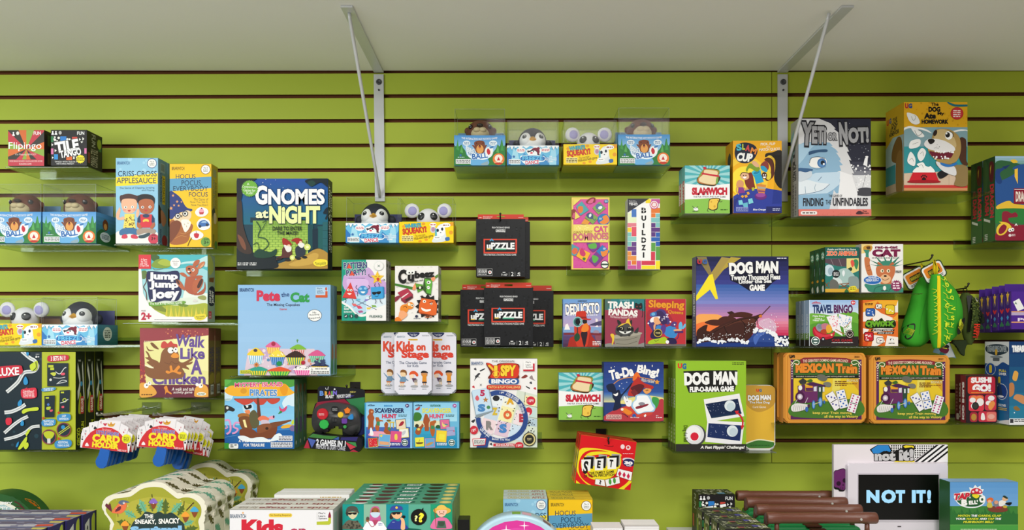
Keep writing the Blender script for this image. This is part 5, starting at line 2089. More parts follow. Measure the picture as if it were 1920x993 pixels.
# --- toy game controller on its card stand
d = .14; s = sc_(d)
P = lambda x, y: (wx(565+x*.141, d), wz(715+y*.141, d))
ox, oz = P(500, 915)
root = thing('hanging_game_controller', 'dark grey toy game controller on a black card stand, right of the pirate ship boxes', 'toy', (ox, -d, oz))
L = lambda pts: [(P(*p)[0]-ox, P(*p)[1]-oz) for p in pts]
bm = bmesh.new()
add_prism(bm, L([(205, 90), (235, 62), (400, 66), (570, 80), (600, 100), (620, 85), (800, 102), (835, 125), (835, 700), (760, 740), (540, 745), (530, 600), (440, 580), (350, 680), (190, 660), (140, 560), (135, 420), (170, 300), (205, 275)]), .010, .013); fixn(bm)
card = obj('backing_card', bm, M('15151a'), root)
pl = dict(F=lambda x, y, l: (wx(x, d)-ox, .010-l, wz(y, d)-oz))
print_art(Art("""
m 565 715 .141
p 8a1f38 200 275 560 235 640 300 400 420 150 560 135 430
p 2f7a48 585 240 832 210 835 460 780 420 640 300
p 2a2f6a 680 620 835 440 835 690 760 730
p 3a2f7a 560 215 640 180 700 190 600 225
t 5f8ad0 232 125 285 192 B.12 O1f2a4a,.04|B
t e0a83a 300 130 340 190 B.12 O1f2a4a,.04|R
t d8485a 345 130 380 185 B.12 O1f2a4a,.04|A
t 6aa84a 385 128 405 182 B.12 O1f2a4a,.04|I
t 7a6ad0 410 122 462 182 B.12 O1f2a4a,.04|N
t d8d8dc 308 180 425 225 B.1 S.2|BLAST
t d8d8dc 460 170 648 220 B.06 S.2 R-4|MEMORY GAME
t d0c060 635 128 715 150 B.04|AGES 6+
l e8e8ec 6 310 85 322 115
l e8e8ec 6 348 70 340 112
e e0e0e4 432 104 12 12
"""), card, pl, name0='card_print')
bm = bmesh.new()
out = smooth_pts([(160, 480), (190, 370), (250, 310), (350, 280), (480, 275), (620, 300), (720, 340), (780, 430), (800, 540), (790, 640), (740, 700), (640, 690), (560, 640), (530, 590), (430, 590), (390, 640), (310, 680), (220, 660), (170, 590)], True, 5)
add_prism(bm, L(out), -.018, .009, 0, .007); fixn(bm)
for f in bm.faces: f.smooth = True
body = obj('controller_body', bm, M('3c3b3d', 'plastic'), root)
def button(name, col, pts, y0=-.024, lab=None):
    bm = bmesh.new(); add_prism(bm, L(pts), y0, -.017, 0, .0012); fixn(bm); obj(name, bm, M(col, 'plastic'), body, label=lab)
circ = lambda x, y, r, n=24: [(x+r*math.cos(2*PI*i/n), y+r*math.sin(2*PI*i/n)) for i in range(n)]
button('button', 'c01f2c', circ(308, 420, 74), lab='large red start button')
button('button', '2fae4a', circ(328, 556, 64, 8), lab='green faceted button')
button('button', 'e8c02c', circ(545, 430, 38), lab='yellow round button')
button('button', 'e87a24', [(635+(48 if i % 2 == 0 else 30)*math.sin(i*PI/5), 376-(48 if i % 2 == 0 else 30)*math.cos(i*PI/5)) for i in range(10)], lab='orange star button')
button('button', '2f86c8', smooth_pts([(640, 468), (690, 420), (712, 440), (710, 490), (665, 490)], True, 3), lab='blue triangle button')
button('button', '6a3a9a', rrect(562, 478, 632, 546, 12), lab='purple square button')
button('button', '3f9a4a', circ(603, 588, 22), lab='small green button')
print_art(Art("m 565 715 .141\nb 1d1d1f 430 330 470 315 515 330 512 385 470 400 432 388\nn 9a9a9a 440 340 505 380 3\nr 1d1d1f 432 468 500 526\nl 5a5a5a 4 445 478 455 478\nl 5a5a5a 4 440 480 440 515\nl 5a5a5a 4 458 480 458 515\nl 5a5a5a 4 478 480 478 515\nl 5a5a5a 4 494 480 494 515\nn e8c0c0 262 408 335 440 2"), body, dict(F=lambda x, y, l: (wx(x, d)-ox, (-.0185 if x < 600 and wx(x, d)-ox > -.05*1 else -.0243)-l, wz(y, d)-oz)), name0='controller_print')
bm = bmesh.new(); add_prism(bm, L([(120, 735), (185, 660), (330, 690), (560, 715), (790, 715), (830, 745), (835, 850), (790, 920), (65, 865)]), -.028, .0095, 0, .001); fixn(bm)
st = obj('card_stand', bm, M('15151a'), root)
print_art(Art("""
m 565 715 .141
p 3f7a3a 130 720 190 675 330 700 520 710 440 750
p 2f2a6a 560 725 780 720 760 775 550 755
p 3a5fa0 450 750 530 715 530 755
p a8283c 70 865 118 750 150 868
p 4a5fa8 120 735 230 760 175 862
p c83a4a 610 780 755 850 680 885
p 3f8a4a 625 780 750 790 765 850
p a8283c 670 912 720 880 790 918
t e8e8ec 232 758 620 840 B.08 R4|2 GAMES IN 1
t c8c8d0 232 828 615 884 B.04 R4|MEMORY & LIGHT CHASE
"""), st, dict(F=lambda x, y, l: (wx(x, d)-ox, -.028-l, wz(y, d)-oz)), name0='stand_print')
hook('metal hook behind the toy game controller', 650, 731, .12)

# --- two hunt boxes
def hunt(outdoor):
    a = """
m 675 745 .1058
g a8d4f0 7fbfe6 80 85 940 500 5
""" if not outdoor else "m %s 745 .1058\n" % 675
    x = 0 if not outdoor else 840
    k = lambda s: s
    out = "m %f 745 .1058\n" % (675+x*.1058)
    if not outdoor: out += "r 8cc4ea 80 85 940 900\ng 8cc8ec b4dcf4 105 95 890 520 6\ng 4a6ab8 2f3f94 105 520 890 888 6\nr 3f9ac8 80 95 108 890\n"
    else: out += "r 6fb8dc 110 85 930 900\ng 8fccec a8dcf0 118 95 880 420 6\nr f0ecc8 118 410 620 540\n"+'\n'.join('l d8d4a8 4 %d 412 %d 540' % (125+i*18, 125+i*18) for i in range(28))+"\ng 3fa8cc 1f86b4 118 520 880 888 6\nb 3f7a34 118 290 150 260 220 270 255 330 220 400 118 410\nb 2f5a34 500 510 540 480 580 500 600 540 520 545\n"
    out += "s 2a3a5a 5 140 140 180 125 220 140 260 135\nt 2a3a5a 140 118 260 150 B0 S.3|eeBoo\n"
    out += "@title_print\n"
    out += "t 2f8ac8 428 130 580 162 B.07|INDOOR\n" if not outdoor else "t 2a7a5a 405 124 590 160 B.07|OUTDOOR\n"
    out += "t %s 260 185 785 270 B.08|SCAVENGER\n" % ('1f2f5f' if not outdoor else 'e8e05a')
    out += "t %s 390 290 652 368 B.1|HUNT\n" % ('d02a50' if not outdoor else 'e0567a')
    out += "n 4a7a8a 680 296 830 342 2\n"
    out += "@age_badge\ne %s 836 142 34 34\nt f0f0f4 818 126 856 158 B.06|3+\n" % ('4a2a6a' if not outdoor else 'a84a9a')
    out += "@picture\n"
    if not outdoor: out += """
b f0a0b8 150 650 220 600 400 600 470 640 440 670 300 690 170 675
b a8562f 160 215 180 200 220 205 240 215 245 260 230 300 255 360 240 420 240 540 225 560 205 520 180 540 150 570 140 560 150 420 130 340 160 290 155 250
e d8a070 210 250 18 16
b b8622f 275 355 330 350 350 390 400 400 405 420 350 430 340 560 320 590 290 580 270 520 290 440 
p 3f8a5a 300 420 350 420 350 500 295 490
b a8562f 430 470 470 430 500 470 490 560 540 610 520 650 460 640 420 600 440 540
e 4a8a4a 520 550 26 26
r e8c85a 500 425 610 445
r c8a84a 530 440 545 540
r c8a84a 585 440 600 540
e 7a6a3a 510 405 40 18
b f4f4f4 180 550 200 530 215 560 240 640 230 670 180 660
"""
    else: out += """
b b84a4a 140 210 220 155 210 210 180 220
b a8562f 310 300 350 295 370 340 400 400 380 460 380 580 340 590 310 580 300 480 280 420
b a8562f 140 600 170 540 240 500 260 460 290 500 250 560 240 620 200 660 150 640
e e8d05a 200 560 26 22
e 3a3a2a 170 500 34 34
b b8622f 400 440 450 410 500 400 510 430 480 480 490 560 480 640 450 690 420 650 400 560
p 3f8a5a 420 490 480 500 480 560 415 555
"""
    def card(col, edge, x0, y0, x1, y1, t): 
        return 'p %s %d %d %d %d %d %d %d %d\np %s %d %d %d %d %d %d %d %d\n' % (edge, x0, y0+t, x1-t, y0, x1, y1-t, x0+t, y1, col, x0+10, y0+t+8, x1-t-8, y0+10, x1-10, y1-t-8, x0+t+8, y1-10)
    if not outdoor:
        out += card('f0d8b8', '2f5a6a', 625, 370, 825, 570, 18)+"b a8283a 690 490 720 440 760 415 780 440 750 490 700 505\n"
        out += card('f4f0e8', 'e8d84a', 690, 540, 870, 715, 14)+"b c8c8d0 740 620 800 580 810 620 760 670\n"
        out += card('e0568a', 'e0568a', 550, 600, 730, 780, -12)+"b f0d05a 620 650 650 640 665 680 660 740 620 740 610 690\n"
        out += card('6ab0e0', 'e8b88a', 335, 650, 530, 855, -14)+"p e8a87a 350 770 515 785 510 840 345 830\nb f4d84a 355 670 400 660 380 700\n"
        out += card('d82f3a', 'a8b83a', 140, 705, 325, 885, 14)+"k f4c8b8 160 730 305 865 26 6\n"
        out += "n f0f0f8 535 800 715 848 2\n@maker_mark\ne e8f0ec 795 795 58 58\ne 2a4a44 795 795 50 50\ne e8f0ec 795 795 36 36\nr 2a4a44 755 785 835 805\n"
    else:
        out += card('e0709a', '4a6a7a', 570, 375, 755, 565, 12)+"b e8d87a 620 430 640 470 700 470 700 490 650 520 620 490\nb 5a8a9a 650 460 720 470 690 490\n"
        out += card('a8a8d0', 'a8a8d0', 690, 510, 850, 680, 12)+"s 8a7ab8 8 710 600 760 580 820 580\ne d84a4a 825 590 12 12\n"
        out += card('f4d83a', 'e8a05a', 515, 585, 690, 780, -14)+"p f4e44a 565 640 665 650 655 745 555 735\n"
        out += card('f0e84a', 'f0e84a', 135, 700, 300, 870, 8)+"b 6a4a2a 150 795 210 790 280 790 260 815 180 820\nl 4a4a3a 6 220 740 200 800\n"
        out += card('6aa8d8', 'e08aa8', 310, 715, 490, 885, 8)+"b c8985a 330 830 400 790 465 790 400 840 340 850\n"
        out += "n f0f0f8 525 800 700 848 2\n@maker_mark\ne e8f0ec 787 795 58 58\ne 2a4a44 787 795 50 50\ne e8f0ec 787 795 36 36\nr 2a4a44 747 785 827 805\n"
    return out+"#R\nr 5f9ac0 0 0 100 100\nl cfe4f0 4 20 5 20 95\n"
box('game_box', 'blue box with bears indoors and card pictures, left of the outdoor one', 'game box', (683.5, 754.5, 773.5, 840), .15, .04, '7fbfe6', hunt(False), R='5f9ac0', group='blue picture hunt boxes')
box('game_box', 'turquoise box with bears by a fence outdoors, right of the indoor one', 'game box', (774.5, 754, 861, 840), .15, .04, '6fb8dc', hunt(True), R='5f9ab8', group='blue picture hunt boxes')
shelf('clear shelf under the two blue bear boxes', 688, 862, 841, .156, 0)

# --- bingo box
def letter(c, col, x0, y0, x1, y1): return 't %s %d %d %d %d B.14|%s\n' % (col, x0, y0, x1, y1, c)
ring = 'e f0ecea 372 632 205 205\n'
quad = lambda col, x, y: 'p %s %d %d %d %d %d %d %d %d\n' % (col, x, y, x+130, y+32, x+92, y+170, x-38, y+138)
box('game_box', 'white box picturing a blue magnifying glass over bingo cards', 'game box', (881.5, 672, 1007.5, 838.5), .15, .04, 'f0edec', """
m 870 660 .1914
r f0edec 58 60 720 935
"""+''.join('b %s %d %d %d %d %d %d\n' % (c, x, y, x+20, y-14, x+26, y+12) for c, x, y in (('c8404a', 78, 340), ('4a4a52', 95, 165), ('c8404a', 680, 355), ('4a4a52', 640, 300), ('4a4a52', 250, 900), ('c8404a', 160, 820), ('4a6a9a', 105, 640)))+"""
b 3a3a3e 85 210 110 230 140 205 160 210 140 235 160 250 130 245 100 280 110 240
b 3a3a3e 155 178 200 158 205 165 165 188
b 9a8a8a 640 250 665 225 680 260 700 280 660 265
b 8a3a34 560 250 600 220 625 235 590 255
b 3a3a3e 605 330 640 345 645 360 615 345
b 3a3a3e 70 675 110 655 95 690
s 3a3a3e 4 155 310 175 330
s 3a3a3e 4 175 310 155 330
b 3a3a3e 480 880 520 855 510 875
"""+"""
@cards_print
p d8e0d0 520 370 720 420 720 930 430 930
l 4a4a4a 4 600 390 560 800
l 4a4a4a 4 520 500 720 540
l 4a4a4a 4 560 620 720 650
p f4eab8 600 420 712 440 700 530 590 510
e d03040 655 475 44 44
t f0e8e8 625 462 685 488 B.05|I SPY
p c8dcd8 600 530 712 548 705 640 595 625
e d03040 632 578 36 40
p b8ccd8 600 640 715 655 712 730 595 715
k 3a3a3e 610 650 705 720 14 8
k 3a3a3e 470 740 700 800 18 7
p f0f0ee 200 440 390 440 390 820 180 760
"""+quad('e8eef2', 275, 400)+quad('f0f0e0', 405, 400)+quad('c8d8e8', 230, 510)+quad('f4ecb0', 370, 522)+quad('f0e0e4', 515, 560)+quad('f0d8dc', 190, 640)+quad('e4c8d8', 330, 665)+quad('cfe0f0', 470, 700)+"""
e 2a2a2e 315 450 34 28
k 3a3a3a 300 440 620 800 40 6
"""+letter('A', 'e0a82a', 415, 440, 490, 510)+letter('Z', 'd8b83a', 275, 540, 330, 615)+letter('O', 'e0683a', 385, 570, 468, 655)+letter('E', 'b83a4a', 540, 600, 590, 685)+letter('R', '8a8684', 215, 670, 285, 760)+letter('S', '4a86c8', 345, 700, 420, 790)+"""
@magnifier_print
s 2f4a8a 46 262 410 320 395 400 405 480 440 550 500 595 590 602 680 570 760 510 820 420 858 320 862 240 830 180 770 145 690 140 640
p 2f4a8a 170 800 250 850 230 935 120 935
t f0f0f4 350 386 395 404 B.04|I SPY
t e8ecf6 405 410 545 470 R30|a coin, an orange,
t e8ecf6 520 520 620 580 R72|and a button too
t e8ecf6 150 740 270 820 R40|Cover that space!
t e8ecf6 275 838 450 862 R4|Bonus! You Win!
@card_stack_print
p 8a9aa4 72 390 245 355 285 575 120 645
p b8d4ec 75 375 238 345 278 570 118 612
p c8def0 82 378 235 352 272 562 122 604
t b83058 158 368 205 430 B.12|5
t 4a86c0 135 505 210 582 B.16|S
* b87a3a 212 465 30 13 5
b d8606a 110 450 130 420 150 455 130 475
e 4a8a5a 240 538 18 18
@title_print
b 7a2a20 215 110 260 110 320 150 340 110 530 115 530 200 520 260 250 260 260 200
b d83a24 222 112 260 112 320 150 350 118 520 120 510 250 270 250 280 190
p f0b83a 232 130 250 120 300 170 285 185
t f4d03a 358 125 510 235 B.12 O8a1f14,.04|SPY
t f4d03a 295 130 328 235 B.14 O8a1f14,.04|I
s e8a83a 8 280 210 315 180 350 210 315 250 280 210
o 2f5a9a 242 255 540 312 28
t f0f0f4 268 262 520 306 B.1|BINGO
o d0382c 222 320 558 364 16
t f4d88a 238 330 550 352 B.02|MATCH & PLAY CHALLENGE
t 3a3a3e 272 78 500 96 B.0|THE ORIGINAL
t 3a5a8a 72 92 188 124 B.03|BRIARPATCH
@corner_mark
r f4f2f0 582 82 694 185
t 3a3a3a 605 90 655 106|Play'n
t 3a3a3a 605 114 655 130|Learn
t 3a3a3a 605 136 675 154|System
p c8283c 580 168 675 168 675 110 692 110 692 185 580 185
@badge
e d03040 98 760 40 42
t f0e8e8 72 748 122 775 B.05 R-15|I SPY
e d03040 540 912 42 36
t f0e8e8 512 900 568 922 B.05|I SPY
e 2a2a26 640 850 66 68
e d8c88a 640 850 58 60
e 2a2a26 640 850 44 46
t e8d8a0 618 838 662 862 B.05|TOTY
@maker_mark
r d0303c 288 892 495 918
t f4f0f0 312 896 490 914 B.06|SCHOLASTIC
p d0303c 82 845 218 838 208 908 92 914
p f4f2f0 88 851 211 845 202 902 98 908
n 4a4a4a 100 854 200 900 4
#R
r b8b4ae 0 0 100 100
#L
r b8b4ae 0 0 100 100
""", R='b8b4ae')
shelf('clear shelf under the white bingo box', 879, 1020, 839.5, .156, 0)

# --- three small card games
box('game_box', 'small box picturing a detective in a red hat with a lens', 'game box', (1055.5, 560, 1128, 650), .13, .035, '6aa0d8', """
m 1040 550 .1354
g 6f9cd4 b8a0c4 115 72 650 460 8
r 7fa0cc 115 460 650 560
g 5f4a7a 4a2a4a 115 540 650 740 4
p f4ece8 150 430 180 415 215 500 135 500
p f0e4e0 565 345 595 350 600 415 570 415
b 4a4468 480 440 560 400 650 380 650 440
p f4ece8 560 460 590 435 605 465
b 9a8aa0 530 540 560 505 610 520 610 560 560 570
b 8a4a5a 565 570 640 560 645 640 575 650
p 7a2a34 130 545 300 540 650 550 650 580 130 570
@title_print
t f4f2f0 148 135 622 285 B.09 O1d1f3a,.06 R-3|DEDUCKTO
n e8e4ea 170 285 600 310 1
t 16181c 320 95 450 112 B.08|GAMEWRIGHT
@picture
b a8281c 185 720 210 620 270 580 280 480 340 460 480 440 500 560 560 650 600 740 200 740
b c83a24 270 470 300 440 400 430 470 440 500 480 480 560 440 740 320 740 280 600
b 2a1a24 365 540 450 530 440 640 410 740 380 640
b e8802a 385 450 430 400 465 440 470 500 430 530 370 520
b 1f1a1e 385 370 440 360 445 405 400 415
b c8321f 290 340 300 260 340 245 430 250 445 340 505 350 480 370 400 360 320 345 250 360
p 8a1f18 300 320 440 320 445 345 300 340
p 3a2a2a 305 440 320 440 325 570 310 570
b 1f4a2f 275 580 310 545 345 570 345 630 300 665 272 630
e 8fc8c4 318 392 66 72
e 2f6a6a 318 392 55 60
e 0f1418 324 390 38 44
s d8ecec 8 350 360 362 395 345 430
@age_note
n e8d8d8 525 655 640 720 3
#L
r 5f94d0 0 0 100 100
r 1a1c38 20 10 95 60
t 5a7ab8 45 20 75 58 V1|DEDUCKTO
""", L='5f94d0', R='3a2a3a')
box('game_box', 'small maroon and teal box picturing a raccoon in a bin', 'game box', (1134, 560, 1208.5, 650), .13, .035, '9a3a4e', """
m 1040 550 .1354
r 983a50 695 72 1248 740
b 2a7a80 695 72 1248 72 1248 240 1100 200 900 190 800 220 695 210
b 4a6a64 695 72 780 72 740 200 695 220
b 8a8a86 695 700 800 690 900 730 1100 720 1248 680 1248 745 695 745
b 1c2426 1110 140 1130 130 1160 145 1200 130 1215 160 1210 210 1160 220 1115 200
s 1c2426 10 1215 210 1220 280 1210 330
e 7a3a3a 1140 180 12 12
e 7a3a3a 1185 180 12 12
@title_print
t f2f0ec 735 110 1095 210 B.11 R1|TRASH
t f2f0ec 745 220 1150 310 B.11 R3|PANDAS
t e8d0d0 765 312 1140 345 B.02 C-.4|The Raucous Raccoon Card Game
t f0eeec 890 682 1040 704 B.05|GAMEWRIGHT
n 9ac8c8 900 85 1040 98 1
@picture
b 8f8a7c 820 600 850 570 1170 530 1160 680 1130 730 870 730 830 680
b a8a292 850 575 1170 535 1175 570 850 620
s 5a564a 5 840 640 1000 640 1150 600
s 5a564a 5 850 690 1000 700 1140 660
b 2a2a2a 865 375 880 365 920 400 910 430 880 430
b 2a2a2a 1030 400 1065 365 1070 420 1040 430
b 4a4a48 840 510 860 450 920 420 1000 420 1070 450 1095 500 1080 550 1000 590 920 590 850 560
b 1a1a1a 860 480 930 450 960 480 950 520 890 530 860 510
b 1a1a1a 1010 470 1080 470 1090 510 1040 530 1000 500
b e8e8e2 890 515 970 530 1060 515 1030 545 970 560 920 545
s d8d0b0 7 905 470 925 465 940 480 930 500
s d8d0b0 7 1020 475 1040 465 1055 480
e 1a1a1a 975 540 16 11
b e8c03a 930 420 980 405 1000 360 1030 350 1035 380 1060 460 1010 410 930 440 870 465
b e8c03a 770 570 800 555 825 580 820 650 800 710 790 700 795 630
b 3a3a3a 1100 540 1130 490 1160 470 1150 540
e 3a3a38 920 580 20 16
e 3a3a38 1030 575 20 16
#L
r 3a3030 0 0 100 100
#R
r 5a2a34 0 0 100 100
""", L='3a3a38', R='5a2a34')
box('game_box', 'small red box picturing a queen asleep on a chair', 'game box', (1210.5, 560, 1286.5, 649), .13, .035, 'b82f34', """
m 1040 550 .1354
r c0323a 1260 72 1815 745
b a82a3a 1300 230 1500 220 1600 300 1640 420 1500 500 1350 420 1280 400
p 6a6462 1260 695 1815 700 1815 745 1260 745
@title_print
t e89a2a 1300 95 1795 230 B.08 O8a1f24,.03 R2|Sleeping
t e89a2a 1570 232 1780 290 B.05 O8a1f24,.03 R4|Queens
@picture
b 4a3a7a 1290 390 1350 330 1420 230 1500 220 1540 260 1570 330 1600 380 1570 430 1480 400 1440 500 1380 540 1330 480 1300 430
b 3a2a5a 1400 260 1470 240 1530 300 1560 400 1500 430 1450 380 1420 320
b 3f6ab0 1330 270 1400 250 1410 300 1350 320 1320 310
e 6ab0d8 1365 285 26 22
b f4eef0 1320 370 1350 330 1400 320 1460 320 1430 370 1340 400
b e8a878 1380 330 1430 330 1450 370 1470 410 1420 430 1380 410 1370 370
b e8a878 1370 440 1400 420 1390 500 1420 520 1380 520
b 3a86c8 1400 470 1430 440 1490 450 1470 490 1420 500
b 3a86c8 1530 480 1590 450 1660 460 1690 500 1700 560 1650 620 1570 600 1520 560
b 5a3a8a 1470 470 1500 430 1540 450 1530 530 1500 560 1480 540
b 5a3a7a 1600 440 1640 390 1690 400 1680 450 1640 460
e f4f0f4 1297 412 12 12
e f4f0f4 1602 390 12 12
e f4f0f4 1660 430 10 10
b 2a1f4a 1330 560 1390 500 1480 560 1450 620 1340 620
b e8a878 1650 500 1720 490 1760 500 1740 520 1660 520
b 6ab8e0 1720 490 1720 420 1750 390 1770 440 1765 490
b 6ab8e0 1770 480 1790 430 1812 420 1810 460 1780 490
l 4a2a6a 30 1660 535 1780 530
s 4a2a6a 10 1720 550 1700 620 1640 640
b 2a1f4a 1560 620 1660 620 1690 690 1580 690
b a8c42c 1290 680 1340 640 1440 620 1520 600 1560 640 1540 690 1420 690 1320 700
s 4a5a1a 6 1380 640 1400 660 1440 640
e f4f0f4 1560 670 24 24
t e8e0f0 1535 282 1578 330 B.06|Z
t e8e0f0 1502 315 1530 355 B.06|Z
t e8e0f0 1478 348 1496 376 B.06|Z
@gold_seal
e c8a84a 1430 545 60 58
e 2a2a20 1430 545 48 46
t d8c88a 1395 532 1465 558 B.03|WINNER
#L
r d8d0cc 0 0 100 100
""", L='c8c0bc', R='7a2228')
shelf('clear shelf under the detective and raccoon boxes', 1054, 1210, 651, .136, 0)
shelf('clear shelf under the red sleeping queen box', 1211.5, 1288, 650.5, .136, 0)

# --- navy magic show box
box('game_box', 'navy and red box with a magician silhouette and a white rabbit', 'game box', (1132, 678.5, 1244.5, 789.5), .14, .045, '2a3f7c', """
m 1040 670 .131
g 24387a 2f529a 690 65 1560 520 8
g 3f6ab0 c8c89a 690 500 1560 640 5
b e8dc8a 950 620 1100 570 1300 540 1560 580 1560 660 950 660
b b83a44 720 830 850 750 960 710 1100 670 1300 660 1450 620 1560 610 1560 900 720 900
b d0483c 960 740 1100 670 1300 680 1400 800 1200 850 1000 820
p f0e8d8 800 145 808 130 816 145 808 160
p f0e8d8 1388 118 1396 98 1404 118 1396 140
p f0e8d8 1002 265 1008 252 1014 265 1008 278
e e8e8f0 928 405 9 9
e e8e8f0 960 372 6 6
e e8e8f0 1032 352 6 6
e e8e8f0 855 130 6 6
e e8e8f0 1155 108 8 8
e e8e8f0 980 440 5 5
@title_print
t f4f2f0 778 150 1130 295 B.1 R-11|Ta-Da
t f4f2f0 1175 130 1490 280 B.1 R12|Bing!
e f4f2f0 1250 122 14 20
e f4f2f0 1292 124 14 20
s e0903a 10 830 390 920 320 1050 285 1200 280 1320 300 1440 325
* e8a03a 1465 350 38 20 5
t f0e8d8 1238 300 1430 355 B.02 R8|What's in the bowl?
@picture
b 1a2440 740 400 830 370 870 430 880 470 920 460 940 500 960 520 1050 420 1100 360 1110 380 1040 460 960 560 940 640 950 710 840 760 850 680 860 620 830 570 820 500 770 480
b f4f2f0 838 520 870 520 905 500 900 540 870 550
b b8322c 1045 530 1080 430 1150 300 1180 250 1240 330 1300 370 1410 410 1390 450 1300 430 1230 460 1180 540 1090 550
b 5a2028 1090 430 1200 380 1280 400 1250 470 1190 520 1120 480
b e8702c 1115 320 1130 250 1180 205 1220 260 1225 290 1190 270 1170 300 1130 330
p 7a2a30 1085 490 1140 450 1190 500 1140 560
b e8a05a 1265 470 1300 440 1330 440 1380 450 1370 490 1310 520
e 2a1a1a 1308 468 6 10
e 2a1a1a 1332 466 6 10
b f4f2f4 985 580 1000 550 1030 600 1030 545 1055 600 1100 610 1100 660 1080 700 1030 690 1005 640
e 2a2a2a 1035 630 7 7
b 3f9a4a 1390 590 1420 560 1490 590 1480 680 1440 730 1400 690
b 9fc8e8 1095 700 1110 640 1150 600 1160 540 1230 520 1320 530 1370 560 1400 640 1440 700 1420 770 1330 780 1260 790 1190 810 1140 760
b f4f6f8 1120 690 1130 640 1170 600 1180 550 1240 540 1320 545 1360 600 1390 680 1420 730 1380 765 1290 770 1240 790 1190 790 1150 740
b 8a2a3a 1170 700 1330 660 1320 690 1180 735
e 8a8a94 1245 660 46 24
b e8862c 950 730 1000 720 1080 760 1110 790 1060 820 1000 790
e f4e8d8 965 740 20 20
b f4f2f0 1275 830 1300 810 1310 830 1290 850
s 1a2440 8 960 800 1000 810 1050 850
@maker_mark
b 2f5aa8 1110 840 1120 810 1150 805 1165 840 1155 850
t f0f0f6 1085 846 1210 866 B.05|Blue Orange
t f0f0f6 1450 822 1485 840 B.02|8+
n f0e0e0 1450 845 1535 868 1
@safety_note
r f0b8b4 738 815 955 880
n 5a2a2a 748 822 945 875 3
#L
r 24366c 0 0 100 100
""", L='1d2b5a', R='1d2b5a', T='24387a')
shelf('clear shelf under the lower sandwich box', 1049, 1130, 788.5, .128, 0)
shelf('clear shelf under the navy magic box', 1131, 1247, 790.5, .146, 0)

# --- large sea adventure box (two)
foam = '\n'.join('e f2f4f8 %d %d %d %d' % (x, y, r, r) for x, y, r in [(random.Random(i).uniform(80, 1000), 0, 0) for i in range(0)])
fm = random.Random(4)
def spray(n, f): return '\n'.join('e f2f4f8 %.0f %.0f %.0f %.0f' % (x, y, r, r) for x, y, r in [f() for i in range(n)])
dg = box('game_box', 'large purple and navy box picturing a ship bow in sea spray, front of two', 'game box', (1305, 480.5, 1478.5, 650), .15, .045, '2f2c5a', """
m 1290 470 .1912
r 1f2350 80 60 990 935
g 1d2048 3a3f8a 80 60 990 330 6
g 3a5fa8 7f86c8 80 330 990 520 6
g 8a78b8 d88ab0 80 520 990 690 6
g e088a0 c8345a 80 690 990 830 5
b f4a85a 80 640 200 620 330 640 330 760 200 800 80 800
b f0783a 80 720 250 690 330 740 200 810 80 830
p 8a7a4a 85 60 180 60 240 240 205 240
p a8924a 330 60 440 75 240 320 205 250
p b8a040 420 60 520 70 430 130 300 220
p f4e02c 205 240 240 225 295 470 270 475 215 380 80 490 80 440
b d8b0c8 690 700 780 660 850 700 860 790 750 770
@title_print
p 14162c 390 120 885 95 905 260 830 310 750 390 600 390 490 320 415 290
t f4f4f2 402 110 635 228 B.14 R-3|DOG
t f4f4f2 665 100 885 220 B.14 R1|MAN
t f0f0ee 418 232 905 300 B.08 R-1|Twenty Thousand Fleas
t f0f0ee 496 280 820 318 B.08 R-2|Under the Sea
t f4f4f2 602 330 752 392 B.12|GAME
@picture
p 3a2018 380 600 430 590 470 620 420 640
b 4a241c 410 625 520 598 630 620 600 650 480 650 400 650
b 4a241c 290 680 340 645 420 645 470 670 380 710 290 705
b 4a241c 165 705 230 675 330 680 380 710 280 735
b 42221c 90 910 160 830 260 760 380 700 500 660 640 640 720 620 670 690 660 760 600 860 540 890 300 880 160 910
b 5a3024 300 760 400 710 520 680 640 660 640 720 500 700 380 740
s 241410 6 120 900 300 770 500 680 660 660 680 720
s 241410 6 350 735 380 800 430 870
s 241410 6 520 680 560 740 540 880
b 3a1e18 85 790 140 740 190 725 180 780 210 800 110 890 90 890
l 4a2418 8 720 630 805 540
b d0782c 690 640 715 625 725 640 715 655
b 2f4a90 560 930 620 840 660 780 720 770 800 800 850 870 900 930
b 1f3a80 80 935 200 890 350 905 560 900 700 890 990 910 990 935
b 4a6ab8 640 850 700 800 760 800 700 850 660 920
@sea_spray_print
"""+spray(90, lambda: (lambda t: (t, 880+14*math.sin(t/40)+fm.uniform(-14, 14), fm.uniform(6, 13)))(fm.uniform(90, 590)))+'\n'+spray(60, lambda: (lambda t: (640+t*1.0, 775+.0018*(t-60)**2*1.2+fm.uniform(-16, 16), fm.uniform(6, 14)))(fm.uniform(0, 230)))+'\n'+spray(50, lambda: (fm.uniform(850, 985), fm.uniform(840, 930), fm.uniform(6, 13)))+'\n'+spray(80, lambda: (lambda x: (x, 800-abs(x-660)*.1+fm.gauss(-40, 50), fm.uniform(2, 4)))(fm.uniform(560, 880)))+'\n'+spray(50, lambda: (fm.uniform(150, 560), fm.uniform(810, 870), fm.uniform(2, 4)))+"""
@maker_mark
t b83038 85 85 130 132 B.14|U
t 3a5fa0 136 85 184 132 B.14|G
n c8c8d8 865 66 958 84 1
#L
r 6a6484 0 0 100 100
t d8d8e0 25 40 75 66 V1 B.1|DOG MAN
n b8b4c8 30 70 70 96 8
#R
r 232650 0 0 100 45
r 6a4a80 0 45 100 80
r 3a3a70 0 80 100 100
#T
r 3a3c60 0 0 100 100
k d8d8e0 10 60 95 98 30 2
""", L='6a6484', R='232650', T='3a3c60', group='large sea adventure boxes')
behind(dg, .049, 'second large navy box, showing at the right behind the ship bow box', dx=.017)
shelf('clear shelf under the large ship bow box', 1300, 1490, 651, .156, 0)

